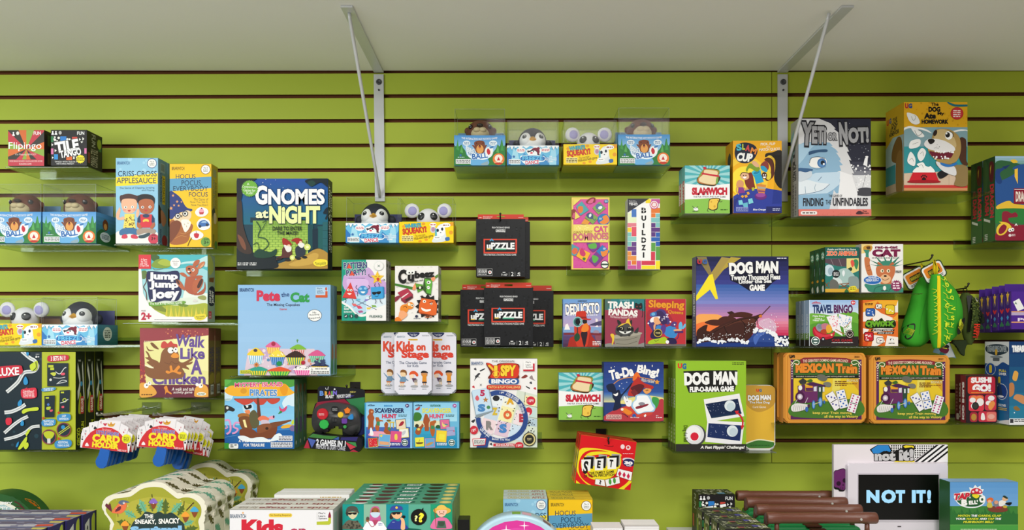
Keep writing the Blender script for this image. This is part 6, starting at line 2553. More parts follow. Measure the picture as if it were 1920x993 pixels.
# --- lime box and small yellow tin
fo = box('game_box', 'lime green box with flip card pictures and a round red button, front of three', 'game box', (1266.5, 676, 1399, 846), .15, .03, '93bc2c', """
m 1240 665 .1913
r 93bf2e 140 55 832 945
@title_print
p 1d1d1c 215 160 480 150 745 150 750 230 715 360 270 370 240 290
t f4f4f2 224 170 470 296 B.14 R-2|DOG
t f4f4f2 510 162 745 292 B.14 R1|MAN
t f4f4f2 278 308 712 362 B.12 R-1|FLIP-O-RAMA GAME
@maker_mark
t d83a2c 160 82 205 132 B.14|U
t 2f6a9a 205 82 246 142 B.14|G
n 4a5a1a 695 70 808 98 2
@flip_cards_print
p f0eef0 415 435 765 378 812 600 450 660
p 16264a 432 480 750 428 785 575 490 620
k c8d0e8 450 470 760 580 24 3
e dfe8ec 672 498 54 54
e c4d4dc 680 508 40 40
p 1a3050 500 600 785 560 785 575 490 620
p f0eef0 452 640 812 660 785 885 428 850
p 1d2f5f 462 668 788 690 770 842 450 805
k c8d0e8 480 690 760 800 24 3
e dfe8ec 695 745 54 56
e c4d4dc 704 755 40 40
s d02a34 16 735 560 770 590 795 640 795 690
p d02a34 718 548 760 545 735 585
p d02a34 775 690 812 690 788 735
@red_button_print
e 4a4a4c 335 785 102 102
e e0e0e2 325 780 92 96
e f2f2f2 315 770 70 74
e d8243c 324 798 40 40
t 3a4a14 205 690 255 850 V1 B.02|Ding the Bell
@footer_band
r 2f2d2c 140 872 832 945
t f0eee8 382 888 815 926 B.08 S.15|A Fast Flippin' Challenge!
#L
r 84a83a 0 0 100 92
r 3a3834 0 92 100 100
t e8eed8 28 20 75 52 V1 B.1|DOG MAN
n d8e0c0 35 70 70 92 5
""", L='8aae44', R='7a9a2c', T='a8c84a', group='lime green flip game boxes')
behind(fo, .034, 'second lime green flip game box, directly behind the front one')
behind(fo, .068, 'third lime green flip game box, nearest the wall')
ht = box('game_tin', 'slim yellow rounded tin beside the lime green box', 'game tin', (1395, 721.5, 1453.5, 844), .115, .025, 'd8d8d6', """
m 1240 665 .1913
o e8b83c 820 300 1108 915 60
b c89a3a 820 300 960 300 1108 320 1108 480 960 560 830 480
b 3f7a34 830 870 950 835 1090 850 1100 890 1050 912 880 912 840 900
b f0eec8 830 860 950 825 1092 842 1092 852 950 836 832 872
@title_print
t f4f4f2 848 392 1075 446 B.14 O2a1a14,.06 R-1|DOG MAN
t f0eee8 862 454 1062 482 B.06 O2a1a14,.05|The Hot Dog
t f0e8d8 895 498 1025 520 B.02|Card Game
@maker_mark
t d83a2c 930 332 958 362 B.14|U
t 2f6a9a 958 332 984 362 B.14|G
n 2a5a24 872 878 1060 892 1
""", R='b8bab8', kind='tin', rnd=.016, body='tin')
shelf('clear shelf under the lime green boxes and yellow tin', 1262, 1456, 847, .156, 0)
# ================================================================ right side
za = box('game_box', 'dark green box picturing grey zoo animals, front of three', 'game box', (1547, 463, 1611, 548), .15, .034, '1f5a50', """
m 1490 450 .2115
r 1f5f55 265 60 572 465
@title_print
t f2f2ec 292 74 542 94 B.04|Puzzle and Match Up Game
t e8704a 282 96 552 138 B.12 Of4e8d8,.04|ZOO ANIMALS
@picture
r 2f7a72 268 160 568 462
p 5a4a52 268 165 460 160 455 235 380 230 268 200
l 8a7a80 5 320 165 345 225
l 8a7a80 5 390 165 415 230
p e8d888 460 162 568 160 568 270 500 300 460 260
b 3f8a5a 520 180 550 170 565 200 550 260 530 230
b e05a4a 495 190 515 175 530 210 510 240
b 2f4a34 470 255 500 240 510 260 490 278
b a8c4c0 400 260 460 250 520 300 540 350 500 390 400 400 360 360 370 300
b 8a9a98 480 330 540 320 568 350 568 430 520 440 480 400
b d4dedc 340 330 400 340 420 380 360 390
e c8dce4 305 268 44 52
e 9ab4c0 318 275 24 34
b e8eef0 420 285 435 265 445 290 435 320 425 310
e 232b2c 366 298 35 36
n e8e8e8 345 282 388 316 3
b 6a6a64 310 370 340 345 380 370 390 420 340 440 310 420
p d8a83a 268 430 568 430 568 462 268 462
l 8a4a20 6 268 375 300 420
l 8a4a20 6 268 420 300 375
l 8a4a20 6 390 390 480 380
l 8a4a20 6 400 425 480 385
l 8a4a20 6 400 385 480 430
b e8d83a 478 420 530 405 550 425 540 445 500 455
n 5a5a1a 490 418 540 442 2
b 3a6a3a 440 462 460 430 480 462
#L
r 1a4a38 0 0 100 100
e 6aa894 55 18 32 9
t e8f0ea 30 12 80 23 B.05|2
k 2f6a4a 10 30 90 90 16 6
e e8a03a 60 73 22 3
b e8e8e0 40 88 70 84 80 96 50 98
""", L='1a4a38', T='2a6a5a', group='dark green zoo puzzle boxes')
behind(za, .037, 'second dark green zoo box, only its spine showing behind the front one')
behind(za, .074, 'third dark green zoo box, its spine nearest the wall')
box('game_box', 'white box with a cat dressed as a green statue, beside the zoo boxes', 'game box', (1615, 457, 1693.5, 548), .15, .035, 'f0eeea', """
m 1490 450 .2115
r f0eeea 592 30 965 465
p f0d48a 592 30 700 30 640 110 592 120
@title_print
t 7a2048 712 50 915 76 B.12|rat-a-tat
t 7a2048 686 80 938 148 B.16|CAT
n 3a3a3a 685 152 930 164 1
@picture
b c8923a 610 60 650 45 690 60 670 100 640 90 615 100
b 5a3a20 635 60 665 55 670 75 645 80
p 3f8a74 610 85 665 85 655 120 658 190 628 190 630 120
b c8784a 618 160 645 150 668 170 665 210 690 310 650 310 625 240
l 8a4a2a 4 640 230 665 225
l 8a4a2a 4 645 270 675 262
p 2f7a64 800 190 785 130 815 185
p 2f7a64 770 190 715 140 750 195
p 2f7a64 745 205 665 175 735 215
p 2f7a64 735 225 665 212 735 232
p 2f7a64 840 190 865 135 860 195
p 2f7a64 865 195 930 140 885 205
p 2f7a64 880 210 960 170 890 222
p 2f7a64 885 225 960 215 885 235
b 3f8a74 735 215 780 185 850 185 885 215 880 230 740 232
b b8683f 740 215 735 195 755 200 780 225 
b b8683f 880 215 870 195 850 205 840 225
b c8744a 722 245 750 228 870 228 890 250 885 300 862 350 850 390 770 395 755 350 725 300
b e8b88a 755 330 800 300 850 330 840 370 800 385 765 365
e 2a1a14 802 318 14 8
e f4e8c8 775 272 16 15
e f4e8c8 830 272 16 15
e 2a3a1a 778 272 6 9
e 2a3a1a 832 272 6 9
s 5a2a1a 4 770 340 800 355 835 340
b 3f8a74 620 390 700 380 770 390 850 390 940 410 955 462 690 462 640 430
s 2f6a58 7 700 460 720 420 800 400
s 2f6a58 7 830 462 850 430 900 415
@award_print
e e8eef4 688 354 82 42
e 2f6ab8 688 354 77 37
t e8eef4 630 338 745 366 B.05 R-4|MENSA SELECT
t e8eef4 650 322 725 336 B.05 R-4|WINNER
* 8a2a5a 900 405 54 42 18
n f4e0ea 868 372 930 436 3
e f0f0ea 795 425 14 20
n 3a3a3a 765 444 825 452 1
n 3a3a3a 892 268 945 294 2
#L
r c8c4be 0 0 100 100
""", L='c8c4be')
shelf('clear shelf under the zoo boxes and statue cat box', 1519, 1730, 549, .156, 0)
tb = box('game_box', 'white and blue travel box picturing animals in a red car, front of three', 'game box', (1517, 562, 1609.5, 648.5), .15, .03, 'b8d0e8', """
m 1490 450 .2115
g 9fc0e8 dbe4f0 115 528 568 670 6
b 6fae3c 115 670 200 650 330 665 450 640 568 660 568 860 115 860
b 5a9a34 115 760 300 720 568 740 568 860 115 860
r 2d2626 115 852 568 945
r e8eef4 113 528 132 945
@title_print
t 24386a 158 572 338 648 B.1|TRAVEL
t 5a2458 346 572 515 648 B.1|BINGO
t f2f4ec 160 664 268 684 B.05|Make Every
t f2f4ec 178 686 242 702 B.05|Drive a
t f2f4ec 162 702 265 720 B.05|Happy One!
s c83a4a 5 150 560 185 548 232 560
t c83a4a 158 544 225 566 B0 S.3|eeBoo
t a8202a 328 876 512 898 B.06|CAR GAME
n d8d8d8 328 902 515 914 1
@age_badge
e d8303a 518 553 20 20
t f8f0f0 504 542 534 564 B.06|4+
@picture
p f4f0f2 280 680 375 655 395 745 425 850 335 800
k e8708a 290 675 390 770 30 5
p f4f2f4 390 650 510 680 500 740 450 785 380 745
k 5f9ad0 395 670 500 760 30 5
p f2f4f0 430 780 500 735 512 850 440 840
k 6aa86a 440 760 500 830 20 5
l a87a3a 6 440 780 495 720
l b8702a 6 360 790 435 830
b 8f98a4 185 770 210 740 245 760 240 800 200 810
e 7a8490 225 765 26 22
b c07a8a 235 750 270 735 300 755 280 790 245 790
b e8a83a 280 760 310 750 330 790 310 820 280 815
b b8442a 230 800 270 790 280 830 240 840
b b81f34 160 780 180 765 200 800 260 830 330 825 350 800 350 840 320 870 240 880 180 850 160 820
b d83a4a 170 780 200 815 270 840 340 820 345 835 260 860 190 840
e 2a2a34 250 876 18 18
e c8c8c8 250 876 8 8
e f0e8a0 325 840 9 7
@maker_mark
e 2d2626 486 832 38 38
e d8d0c0 486 832 31 31
e 2d2626 486 832 27 27
s d8d0c0 5 470 828 486 845 502 828
e e8f0ec 182 892 38 38
e 2a4a44 182 892 32 32
e e8f0ec 182 892 22 22
r 2a4a44 155 886 210 900
#L
r 9fb8d0 0 0 100 72
r 6f9a4a 0 72 100 86
r 2d2626 0 86 100 100
t e8eef0 30 30 75 84 V2|TRAVEL BINGO
""", L='9fb8d0', group='white and blue travel boxes')
behind(tb, .034, 'second white and blue travel box, behind the front one')
behind(tb, .068, 'third white and blue travel box, nearest the wall')
box('game_box', 'orange and white box with coloured dice, right of the travel boxes', 'game box', (1618, 562, 1684, 648.5), .15, .025, 'e2682c', """
m 1490 450 .2115
r e2702c 605 532 918 942
p f4ece4 605 640 700 600 760 640 640 720 605 720
p f4ece4 760 532 918 532 918 640 820 640
p f0b02f 730 532 918 532 900 580 780 600
p f0a83a 605 560 720 532 740 532 700 600 605 640
p f4ece4 690 680 750 640 900 700 860 800 700 820
p f4ece4 605 780 660 790 640 820 605 830
p f4ece4 700 840 780 850 800 900 720 942 680 942
p f4ece4 820 845 918 860 918 942 800 942
p d8501f 605 900 660 890 640 942 605 942
p f0a83a 860 700 918 650 918 720
@title_print
b 1d2a14 625 740 650 705 720 720 770 690 800 720 885 710 885 775 760 780 640 780
t 6aa82c 628 712 886 776 B.16 O1d2a14,.05|QWIXX
p 1d1a18 680 790 885 790 880 808 675 808
t f0ece4 688 793 876 805 B.04 S.2|A FAST FAMILY
p 1d1a18 735 813 880 813 875 832 730 832
t f0ece4 742 816 868 829 B.04 S.2|DICE GAME
@picture
o 1d2a44 628 602 714 676 18
o 2f5fae 633 607 709 671 16
k e8ecf4 642 615 700 665 9 6
o 4a3a2a 716 564 774 610 10
o f0ece4 720 568 770 606 9
k 2a2a2a 728 574 762 600 5 5
o 6a4a10 802 572 888 660 18
o e8c82f 807 577 883 655 16
k f8f4d8 816 586 876 646 6 7
o 4a1014 614 812 700 896 18
o c82430 619 817 695 891 16
k f4e0e0 628 826 688 884 8 7
o 4a3a2a 724 862 786 914 10
o f0ece4 728 866 782 910 9
k 6a2a5a 736 874 774 902 6 5
@maker_mark
e 3a3a3a 860 880 16 10
b f0f0ee 850 885 865 870 875 895 860 905
n 4a4a4a 832 908 888 918 1
n 5a2a10 622 556 692 578 2
""", T='c85a24')
shelf('clear shelf under the travel boxes and dice box', 1500, 1700, 650, .156, 0)

# --- soft pouches on hooks
def pouch(root, name, rows, d, depth, mat, parent_o, m, label=None, n=20):
    """rows: (y, x0, x1) in zoom pixels; lofted into a soft closed body. Returns object and surface lookup"""
    ox, oz = parent_o
    rr = []
    pts = sorted(rows)
    Y = [r[0] for r in pts]
    def lerp(y, k):
        for i in range(len(pts)-1):
            if pts[i][0] <= y <= pts[i+1][0]:
                t = (y-pts[i][0])/(pts[i+1][0]-pts[i][0]); t0 = t
                p = [pts[min(max(i+j, 0), len(pts)-1)][k] for j in (-1, 0, 1, 2)]
                return .5*((2*p[1])+(-p[0]+p[2])*t+(2*p[0]-5*p[1]+4*p[2]-p[3])*t*t+(-p[0]+3*p[1]-3*p[2]+p[3])*t**3)
        return pts[0][k] if y < pts[0][0] else pts[-1][k]
    W = max(r[2]-r[1] for r in pts)
    bm = bmesh.new(); rings = []
    N = 26
    for i in range(N+1):
        y = Y[0]+(Y[-1]-Y[0])*i/N; a, b = lerp(y, 1), lerp(y, 2); c, h = (a+b)/2, (b-a)/2
        dp = depth*(max(h, 1)/(W/2))**.6
        ring = []
        for k in range(n):
            an = 2*PI*k/n
            ring.append(bm.verts.new((wx(m[0]+m[2]*(c+h*math.cos(an)), d)-ox, dp*math.sin(an), wz(m[1]+m[2]*y, d)-oz)))
        rings.append(ring)
    for i in range(N):
        for k in range(n):
            f = bm.faces.new((rings[i][k], rings[i][(k+1) % n], rings[i+1][(k+1) % n], rings[i+1][k])); f.smooth = True
    bm.faces.new(rings[0]); bm.faces.new(rings[-1]); fixn(bm)
    o = obj(name, bm, mat, root, label=label)
    def place(px, py, l):
        y = (py-m[1])/m[2]; x = (px-m[0])/m[2]; a, b = lerp(y, 1), lerp(y, 2); c, h = (a+b)/2, max((b-a)/2, 1)
        dp = depth*(h/(W/2))**.6; q = max(0, 1-((x-c)/h)**2)
        return (wx(px, d)-ox, -dp*math.sqrt(q)-l*3-.0004, wz(py, d)-oz)
    return o, place
mz = (1680, 470, .2114)
def green_pouch(label, rows, d, zip_pts, patch, tag_c, art, hookpt):
    ox, oz = wx(mz[0]+mz[2]*(rows[0][1]+rows[0][2])/2, d), wz(mz[1]+mz[2]*rows[0][0], d)
    root = thing('soft_pouch', label, 'pouch', (ox, -d, oz), 'green zipped pouches on a hook')
    body, pl = pouch(root, 'pouch_body', rows, d, .034, M('3fa52f', 'cloth'), (ox, oz), mz)
    if zip_pts:
        bm = bmesh.new(); prev = None
        sp = smooth_pts(zip_pts, False, 6)
        for i, (x, y) in enumerate(sp):
            a = Vector(pl(mz[0]+mz[2]*(x-11), mz[1]+mz[2]*y, .0004)); b = Vector(pl(mz[0]+mz[2]*(x+11), mz[1]+mz[2]*y, .0004)); mid = (a+b)/2+Vector((0, -.0022, 0))
            cur = [bm.verts.new(a), bm.verts.new(mid), bm.verts.new(b)]
            if prev:
                for j in (0, 1):
                    f = bm.faces.new((prev[j], prev[j+1], cur[j+1], cur[j])); f.smooth = True
            prev = cur
        obj('zip', bm, M('e8cf1f', 'cloth'), root)
    a = Art("m %f %f %f\n" % mz + art); print_art(a, body, dict(F=pl), name0='pouch_print')
    bm = bmesh.new()
    hx, hy = hookpt; zz = wz(mz[1]+mz[2]*hy, d)-oz; xx = wx(mz[0]+mz[2]*hx, d)-ox
    for k in (-1, 0, 1): add_tube(bm, [(k*.003, 0, -.004), (xx*.5+k*.006, -.004+k*.002, zz*.5), (xx+k*.002, .001*k, zz+.002), (xx*.5+k*.006+.004, .006, zz*.5), (k*.003+.003, .004, -.004)], .0016, n=6)
    obj('hanging_loop', bm, M('e8cf1f', 'cloth'), root)
    bm = bmesh.new(); tx, ty = tag_c; cx, cz = wx(mz[0]+mz[2]*tx, d)-ox, wz(mz[1]+mz[2]*ty, d)-oz; s = sc_(d)*mz[2]
    rot = Matrix.Rotation(math.radians(28), 2)
    def R_(pts): return [tuple(rot @ Vector(p)) for p in pts]
    q = [(cx+x, cz+z) for x, z in R_(rrect(-105*s, -82*s, 105*s, 82*s, 34*s))]; add_prism(bm, q, .020, .0212); fixn(bm)
    t = obj('round_tag', bm, M('2f4a2a'), root)
    def tp(x, y, l):
        v = rot @ Vector((x*s, -y*s)); return (cx+v.x, .020-l, cz+v.y)
    A2 = Art("o f0eeea -95 -72 95 72 28\no e88a2c -80 -58 80 34 20\no 2a2a22 -50 -30 60 20 12\nt e8d83a -44 -22 54 12 B.04|BANANAGRAMS\nn 3a3a3a -70 42 70 64 2")
    print_art(A2, t, dict(F=tp), name0='tag_print')
    return root
green_pouch('green zipped pouch hanging behind the front one, beside the statue cat box', [(235, 215, 300), (330, 165, 312), (450, 130, 318), (560, 95, 318), (660, 62, 316), (750, 45, 305), (820, 50, 260), (850, 95, 205)], .085, None, None, (205, 235), """
b 1c1e18 50 700 75 660 118 645 120 690 95 770 60 780
t d8d83a 58 690 110 742 B.04 R-62|BANANAGRAMS
s 2f8a28 3 235 250 225 400 170 600 150 740
""", (225, 122))
green_pouch('front green zipped pouch with a yellow zip and looped letters', [(210, 318, 388), (260, 308, 440), (350, 298, 520), (450, 290, 565), (550, 287, 581), (650, 290, 570), (750, 302, 530), (820, 322, 455), (866, 335, 385)], .16, [(348, 225), (338, 350), (335, 500), (337, 650), (345, 780), (356, 858)], None, (370, 180), '\n'.join('s d4dc2a 5 %d %d %d %d %d %d %d %d' % (366, y, 392, y+26, 392, y+48, 420+min(20, (y-240)//14), y+58) for y in range(250, 820, 62))+'\n'+'\n'.join('s d4dc2a 5 %d %d %d %d %d %d' % (300, y, 318, y+18, 300, y+40) for y in range(340, 720, 60))+'\n'+'\n'.join('t dce22f %d %d %d %d B.06 R%d|%s' % (x, y, x+30, y+38, r, ch) for ch, x, y, r in (('X', 366, 232, 10), ('O', 372, 290, 0), ('J', 388, 345, 20), ('Q', 402, 405, -10), ('V', 408, 500, 80), ('S', 404, 580, 0), ('Y', 400, 640, 15), ('N', 378, 750, 0), ('C', 362, 470, 5), ('F', 364, 640, 0)))+"""
b 1c1e18 468 690 480 640 515 605 552 600 555 650 530 715 490 742 470 730
t d8d83a 486 640 548 712 B.05 R-52|BANANAGRAMS
b c8d83a 478 660 482 625 500 605 505 640 490 670
s 2f8a28 3 430 260 450 400 452 560 440 700 400 800
""", (340, 90))
hook('dark metal hook carrying the two green pouches', 1748, 487, .19)
# fish shaped pouch
d = .10; rows = [(372, 588, 640), (420, 568, 690), (500, 562, 716), (600, 566, 742), (700, 585, 728), (780, 606, 694), (832, 628, 668)]
ox, oz = wx(mz[0]+mz[2]*614, d), wz(mz[1]+mz[2]*372, d)
fp = thing('fish_pouch', 'dark green fish-shaped pouch hanging right of the green pouches', 'pouch', (ox, -d, oz))
fb, pl = pouch(fp, 'pouch_body', rows, d, .022, M('4a5a2a', 'cloth'), (ox, oz), mz)
a = Art("m 1680 470 .2114\nk 6a7a3a 620 420 730 700 150 6\nk 2a3a1a 620 420 730 760 90 6\np 15190f 588 400 628 400 622 560 612 720 596 720 594 560\ne e8e8d8 672 430 17 24\ne 15190f 674 432 9 14\nt d83a24 636 650 690 780 V1 B.1 O5a1a10,.05|HAPPY\nt c83a24 668 690 690 790 V1 B.06|SALMON\nb 15190f 690 620 720 560 735 640 715 650\ns 8a9a4a 4 640 470 690 460 720 500")
print_art(a, fb, dict(F=pl), name0='fish_print')
bm = bmesh.new()
q = [(wx(1680+.2114*x, d)-ox, wz(470+.2114*y, d)-oz) for x, y in smooth_pts([(640, 770), (660, 800), (610, 840), (605, 900), (600, 932), (560, 900), (540, 850), (500, 820), (520, 790), (580, 800)], True, 3)]
add_prism(bm, q, -.004, .004, 0, .002); fixn(bm); obj('tail_fin', bm, M('2f3a22', 'cloth'), fp)
bm = bmesh.new(); q = [(wx(1680+.2114*x, d)-ox, wz(470+.2114*y, d)-oz) for x, y in smooth_pts([(700, 640), (690, 600), (705, 530), (740, 590), (740, 640)], True, 3)]
add_prism(bm, q, -.024, -.016, 0, .002); fixn(bm); obj('side_fin', bm, M('1c2216', 'cloth'), fp)
bm = bmesh.new(); add_tube(bm, [(-.002, 0, -.006), (-.006, 0, .010), (.0, 0, .020), (.005, 0, .010), (.002, 0, -.006)], .0013, n=6); obj('hanging_loop', bm, M('1c2216', 'cloth'), fp)
bm = bmesh.new(); q = [(wx(1680+.2114*x, d)-ox, wz(470+.2114*y, d)-oz) for x, y in ((375, 900), (430, 800), (520, 800), (585, 955))]
add_prism(bm, q, .028, .0292); fixn(bm); cd = obj('card_tag', bm, M('7f9fb0'), fp)
print_art(Art("m 1680 470 .2114\np dfe4e6 480 812 518 812 575 940 500 950\nb 7a2a44 430 860 470 840 520 870 500 910 450 900\ne 2a2a2a 500 850 22 18\nb 3a7a6a 440 900 480 910 470 930 440 925"), cd, dict(F=lambda x, y, l: (wx(x, d)-ox, .028-l, wz(y, d)-oz)), name0='tag_print')
hook('dark metal hook carrying the fish-shaped pouch', 1816, 540, .15)

# --- purple hanging boxes
def purple_tab(root, W, H, t, hh):
    bm = bmesh.new(); add_box(bm, -W*.5, t/2-.0016, H-.001, W*.5, t/2-.0004, H+hh, .0003); obj('hang_tab', bm, M('4a2a86'), root)
rect = (1895.5, 546, 1995, 617)
pb = box('game_box', 'purple box with card suits down its spine, front of five at the right edge', 'game box', rect, .165, .027, '4f2a8e', """
m 1820 515 .126
r 4f2a8e 600 245 1400 815
r b8a8c8 605 545 1400 600
r d89a6a 605 540 1400 556
r d89a6a 605 695 1400 712
p f0f0ee 630 400 720 350 800 500 700 540
t 2a6a4a 650 400 690 440|A
t e8d8f0 700 640 1200 690 B.08|POKER
#L
r 3f1f78 0 0 100 100
l 8a6ab8 3 92 2 92 98
* e8b84a 50 14 26 11 5
b 5a4a8a 35 34 50 24 65 34 50 36
b d83040 20 46 35 44 50 48 65 44 80 46 50 56
p 4a9ad8 50 62 70 68 50 76 30 68
e 3a7a5a 50 82 16 4
e 3a7a5a 34 87 16 4
e 3a7a5a 66 87 16 4
""", L='3f1f78', T='5a3a9a', group='purple card game boxes on a hook')
W, H = 99.5*sc_(.165), 71*sc_(.165); purple_tab(pb, W, H, .027, 15*sc_(.165))
for i, lab in enumerate(('second purple card box from the front, spine showing at the right edge', 'third purple card box from the front, spine showing at the right edge', 'fourth purple card box from the front, spine showing at the right edge', 'purple card box nearest the wall, leftmost of the five spines')):
    behind(pb, .0282*(i+1), lab, dx=(.002, .0, -.002, -.002)[i]).location.z -= (.002, .003, .007, .008)[i]
hook('dark metal hook carrying the purple boxes', 1950, 541, .17)

# --- domino tins
def dom(cx, cy, ang, n, col):
    a = math.radians(ang); ca, sa = math.cos(a), math.sin(a)
    def R_(x, y): return '%.0f %.0f' % (cx+x*ca-y*sa, cy+x*sa+y*ca)
    w, h = 44, 92
    s = 'p 6a6a6a '+' '.join(R_(x, y) for x, y in ((-w-3, -h-3), (w+3, -h-3), (w+3, h+3), (-w-3, h+3)))+'\np f2f0f2 '+' '.join(R_(x, y) for x, y in ((-w, -h), (w, -h), (w, h), (-w, h)))+'\n'
    s += 'l 2a2a2a 7 %s %s\n' % (R_(-w+6, 0), R_(w-6, 0))
    pts = {3: ((-24, -24), (0, 0), (24, 24)), 5: ((-24, -26), (24, -26), (0, 0), (-24, 26), (24, 26)), 6: ((-24, -28), (24, -28), (-24, 0), (24, 0), (-24, 28), (24, 28))}[n]
    for oy in (-46, 46):
        for x, y in pts: s += 'e %s %s 9 9\n' % (col, R_(x, y+oy))
    return s
mt = box('game_tin', 'orange domino tin picturing a purple steam train, left of the two, front of its pair', 'game tin', (1468.5, 661, 1624, 792.5), .15, .03, 'd08a34', """
m 1445 650 .1823
o e0993a 155 55 970 770 50
o c87f2a 170 70 955 755 44
o dd9640 178 78 948 748 40
r 5a2458 205 130 935 745
r 3f6a2a 232 130 905 720
r e8c62f 235 322 905 560
p f0d84a 420 322 520 322 470 560 380 560
p e8d860 640 322 720 322 700 560 620 560
p d8a02a 800 322 905 322 905 450
b 4a7a2c 235 560 400 540 600 560 905 540 905 715 235 715
p 8a2a34 300 130 340 110 560 104 780 115 830 130 820 165 560 135 310 168
t f0d8c0 330 122 795 152 B.03 C.3|THE GREATEST DOMINO GAME AROUND!
"""+'\n'.join('e f0e8d0 %d %d 6 6' % (x, y) for x in (219, 910) for y in range(200, 330, 25))+"""
@title_print
t e88a2f 255 168 650 268 B.14 O5a2a14,.04|MEXICAN
t e88a2f 668 172 890 272 B.14 O5a2a14,.04 R1|Train
r 1d1d1d 238 290 905 318
t e8e0c8 262 297 862 312 B.03|DOUBLE 12 COLOR DOT DOMINOES WITH JUMBO SIZED DOTS
t f0dc5a 432 664 835 696 B.05 O2a3a14,.04|keep your Train moving
t f0dc5a 550 700 898 736 B.05 O2a3a14,.04|all the way to Victory
t f0e0a0 782 332 900 358 B.05 O5a3a1a,.04|BONUS
n 7a4a1a 660 346 780 404 3
n 7a4a1a 690 372 885 386 1
@scroll_print
s f0e8c8 8 205 190 250 140 290 150 280 180 240 170
s f0e8c8 8 930 190 880 140 830 150 845 180 890 170
s f0e8c8 6 205 150 230 180 215 210
s f0e8c8 6 925 150 900 180 915 210
@maker_mark
t 1d1a14 192 82 246 116 B.16|UG
n 7a4a1a 860 92 910 112 2
@picture
b 7a7a70 540 370 590 360 620 380 610 410 560 405
b 6a6a60 470 300 520 280 580 310 560 350 500 340
p 3a3a38 285 350 330 320 370 350 355 380 305 380
p 4a4a44 315 375 345 375 345 420 315 420
b 3f6a2a 370 350 410 330 430 350 400 365
p 5a2a58 275 400 350 385 355 460 280 465
e f0ece4 302 420 20 26
p e89a2f 355 400 430 400 430 420 355 420
p 5a2a58 360 420 440 420 440 450 360 450
p 4a2250 355 380 430 360 560 395 560 410 420 400
p 6a3a6a 430 400 480 400 480 480 430 480
p d8dce0 440 410 470 405 470 455 440 460
p 2f4a3a 480 400 530 405 530 540 480 540
p d8dce0 495 415 512 415 512 460 495 460
p d8dce0 532 410 550 410 550 460 532 460
e 5a2450 325 515 74 62
p 6a2f62 325 455 480 455 480 560 360 575
e 4a1c44 300 512 48 54
e c8b8c8 298 512 28 30
e f0ece8 298 512 14 16
b e8e4e0 210 610 260 580 340 585 390 600 350 640 290 660 220 660
"""+'\n'.join('l 9a9a98 4 %d 600 %d 655' % (240+i*20, 230+i*20) for i in range(7))+"""
l d8d8d8 5 240 590 270 540
l d8d8d8 5 350 580 380 520
e 3a6ab8 438 592 18 46
e 7fb0e0 438 592 11 34
e 3a6ab8 508 565 22 50
e 7fb0e0 508 565 14 38
l d8c8a0 7 440 590 510 565
e 3a6ab8 368 640 16 26
e 3a6ab8 548 565 10 18
e 4a2a4a 388 605 14 18
p e8c62f 528 475 555 475 555 540 528 540
@domino_print
"""+dom(645, 555, -32, 3, '4a4a9a')+dom(732, 535, -14, 5, '3a6ac0')+dom(848, 580, 17, 6, 'b83a7a')+"""
#L
r c07f30 0 0 100 100
""", R='8a5a24', L='c07f30', kind='tin', rnd=.014, group='orange domino tins', body='tin')
behind(mt, .036, 'orange domino tin half hidden behind the left one', dx=-.004)
dup(mt, at((1629.5, 663, 1781, 793.5), .148, .03), 'orange domino tin picturing a purple steam train, right of the two', scale=.975)
shelf('clear shelf under the left orange domino tins', 1455, 1625, 794, .156, 0)
shelf('clear shelf under the right orange domino tin', 1628, 1786, 794.5, .156, 0)

# --- red food card tins
sg = box('game_tin', 'black and red tin with round food pictures in red panels', 'game tin', (1811, 703.5, 1870, 792.5), .15, .025, '1f1a1c', """
m 1775 630 .1813
o 2a2022 195 405 525 900 34
o c83a2c 218 418 502 598 28
o b8283c 330 418 502 598 28
o d83a4a 228 608 386 774 26
o c8344a 394 604 512 768 26
o a8283a 240 784 318 886 26
o c83046 328 776 516 884 22
o e07a6a 412 784 512 876 18
@title_print
t f4f0f0 250 424 464 482 B.14 R-1|SUSHI
t f4f0f0 264 494 458 574 B.16 R-1|GO!
n f0b03a 255 578 480 590 1
@food_print
e e8824a 280 640 36 28
e e8824a 340 640 36 28
e f0ece8 268 660 32 26
e f0ece8 345 680 38 40
e f0ece8 290 720 40 34
e 1d1d1f 296 720 36 40
e 3a3a34 296 720 26 30
e f0ece8 460 640 34 26
e f0ece8 432 690 30 24
b e8924a 440 690 480 670 500 700 460 760 430 740
e b88a3a 280 836 28 36
e e8a89a 460 830 36 26
b f0ece8 360 800 385 800 395 860 355 860
#L
r 7a2430 0 0 100 100
t f0ece8 30 14 70 94 V1 B.12|SUSHI GO!
""", L='3a2a2c', kind='tin', rnd=.007, group='red food game tins', body='tin', R='2a2022')
sb = box('game_box', 'maroon box with white lettering down its spine, behind the black and red tin', 'game box', (1809.5, 702, 1861, 790.5), .121, .048, '6a2030', """
m 1775 630 .1813
r 8a2a3a 190 400 530 900
t f0ece8 230 430 480 580 B.1|SUSHI GO!
#L
r 6a2230 0 0 100 100
o e8d8d4 14 84 40 97 4
t f2eeee 44 18 82 92 V1 B.14|SUSHI GO!
n a86a70 10 20 28 80 8
""", L='6a2230', T='3a1a20')
shelf('clear shelf under the black and red food tin', 1788, 1872, 793.6, .156, 0)
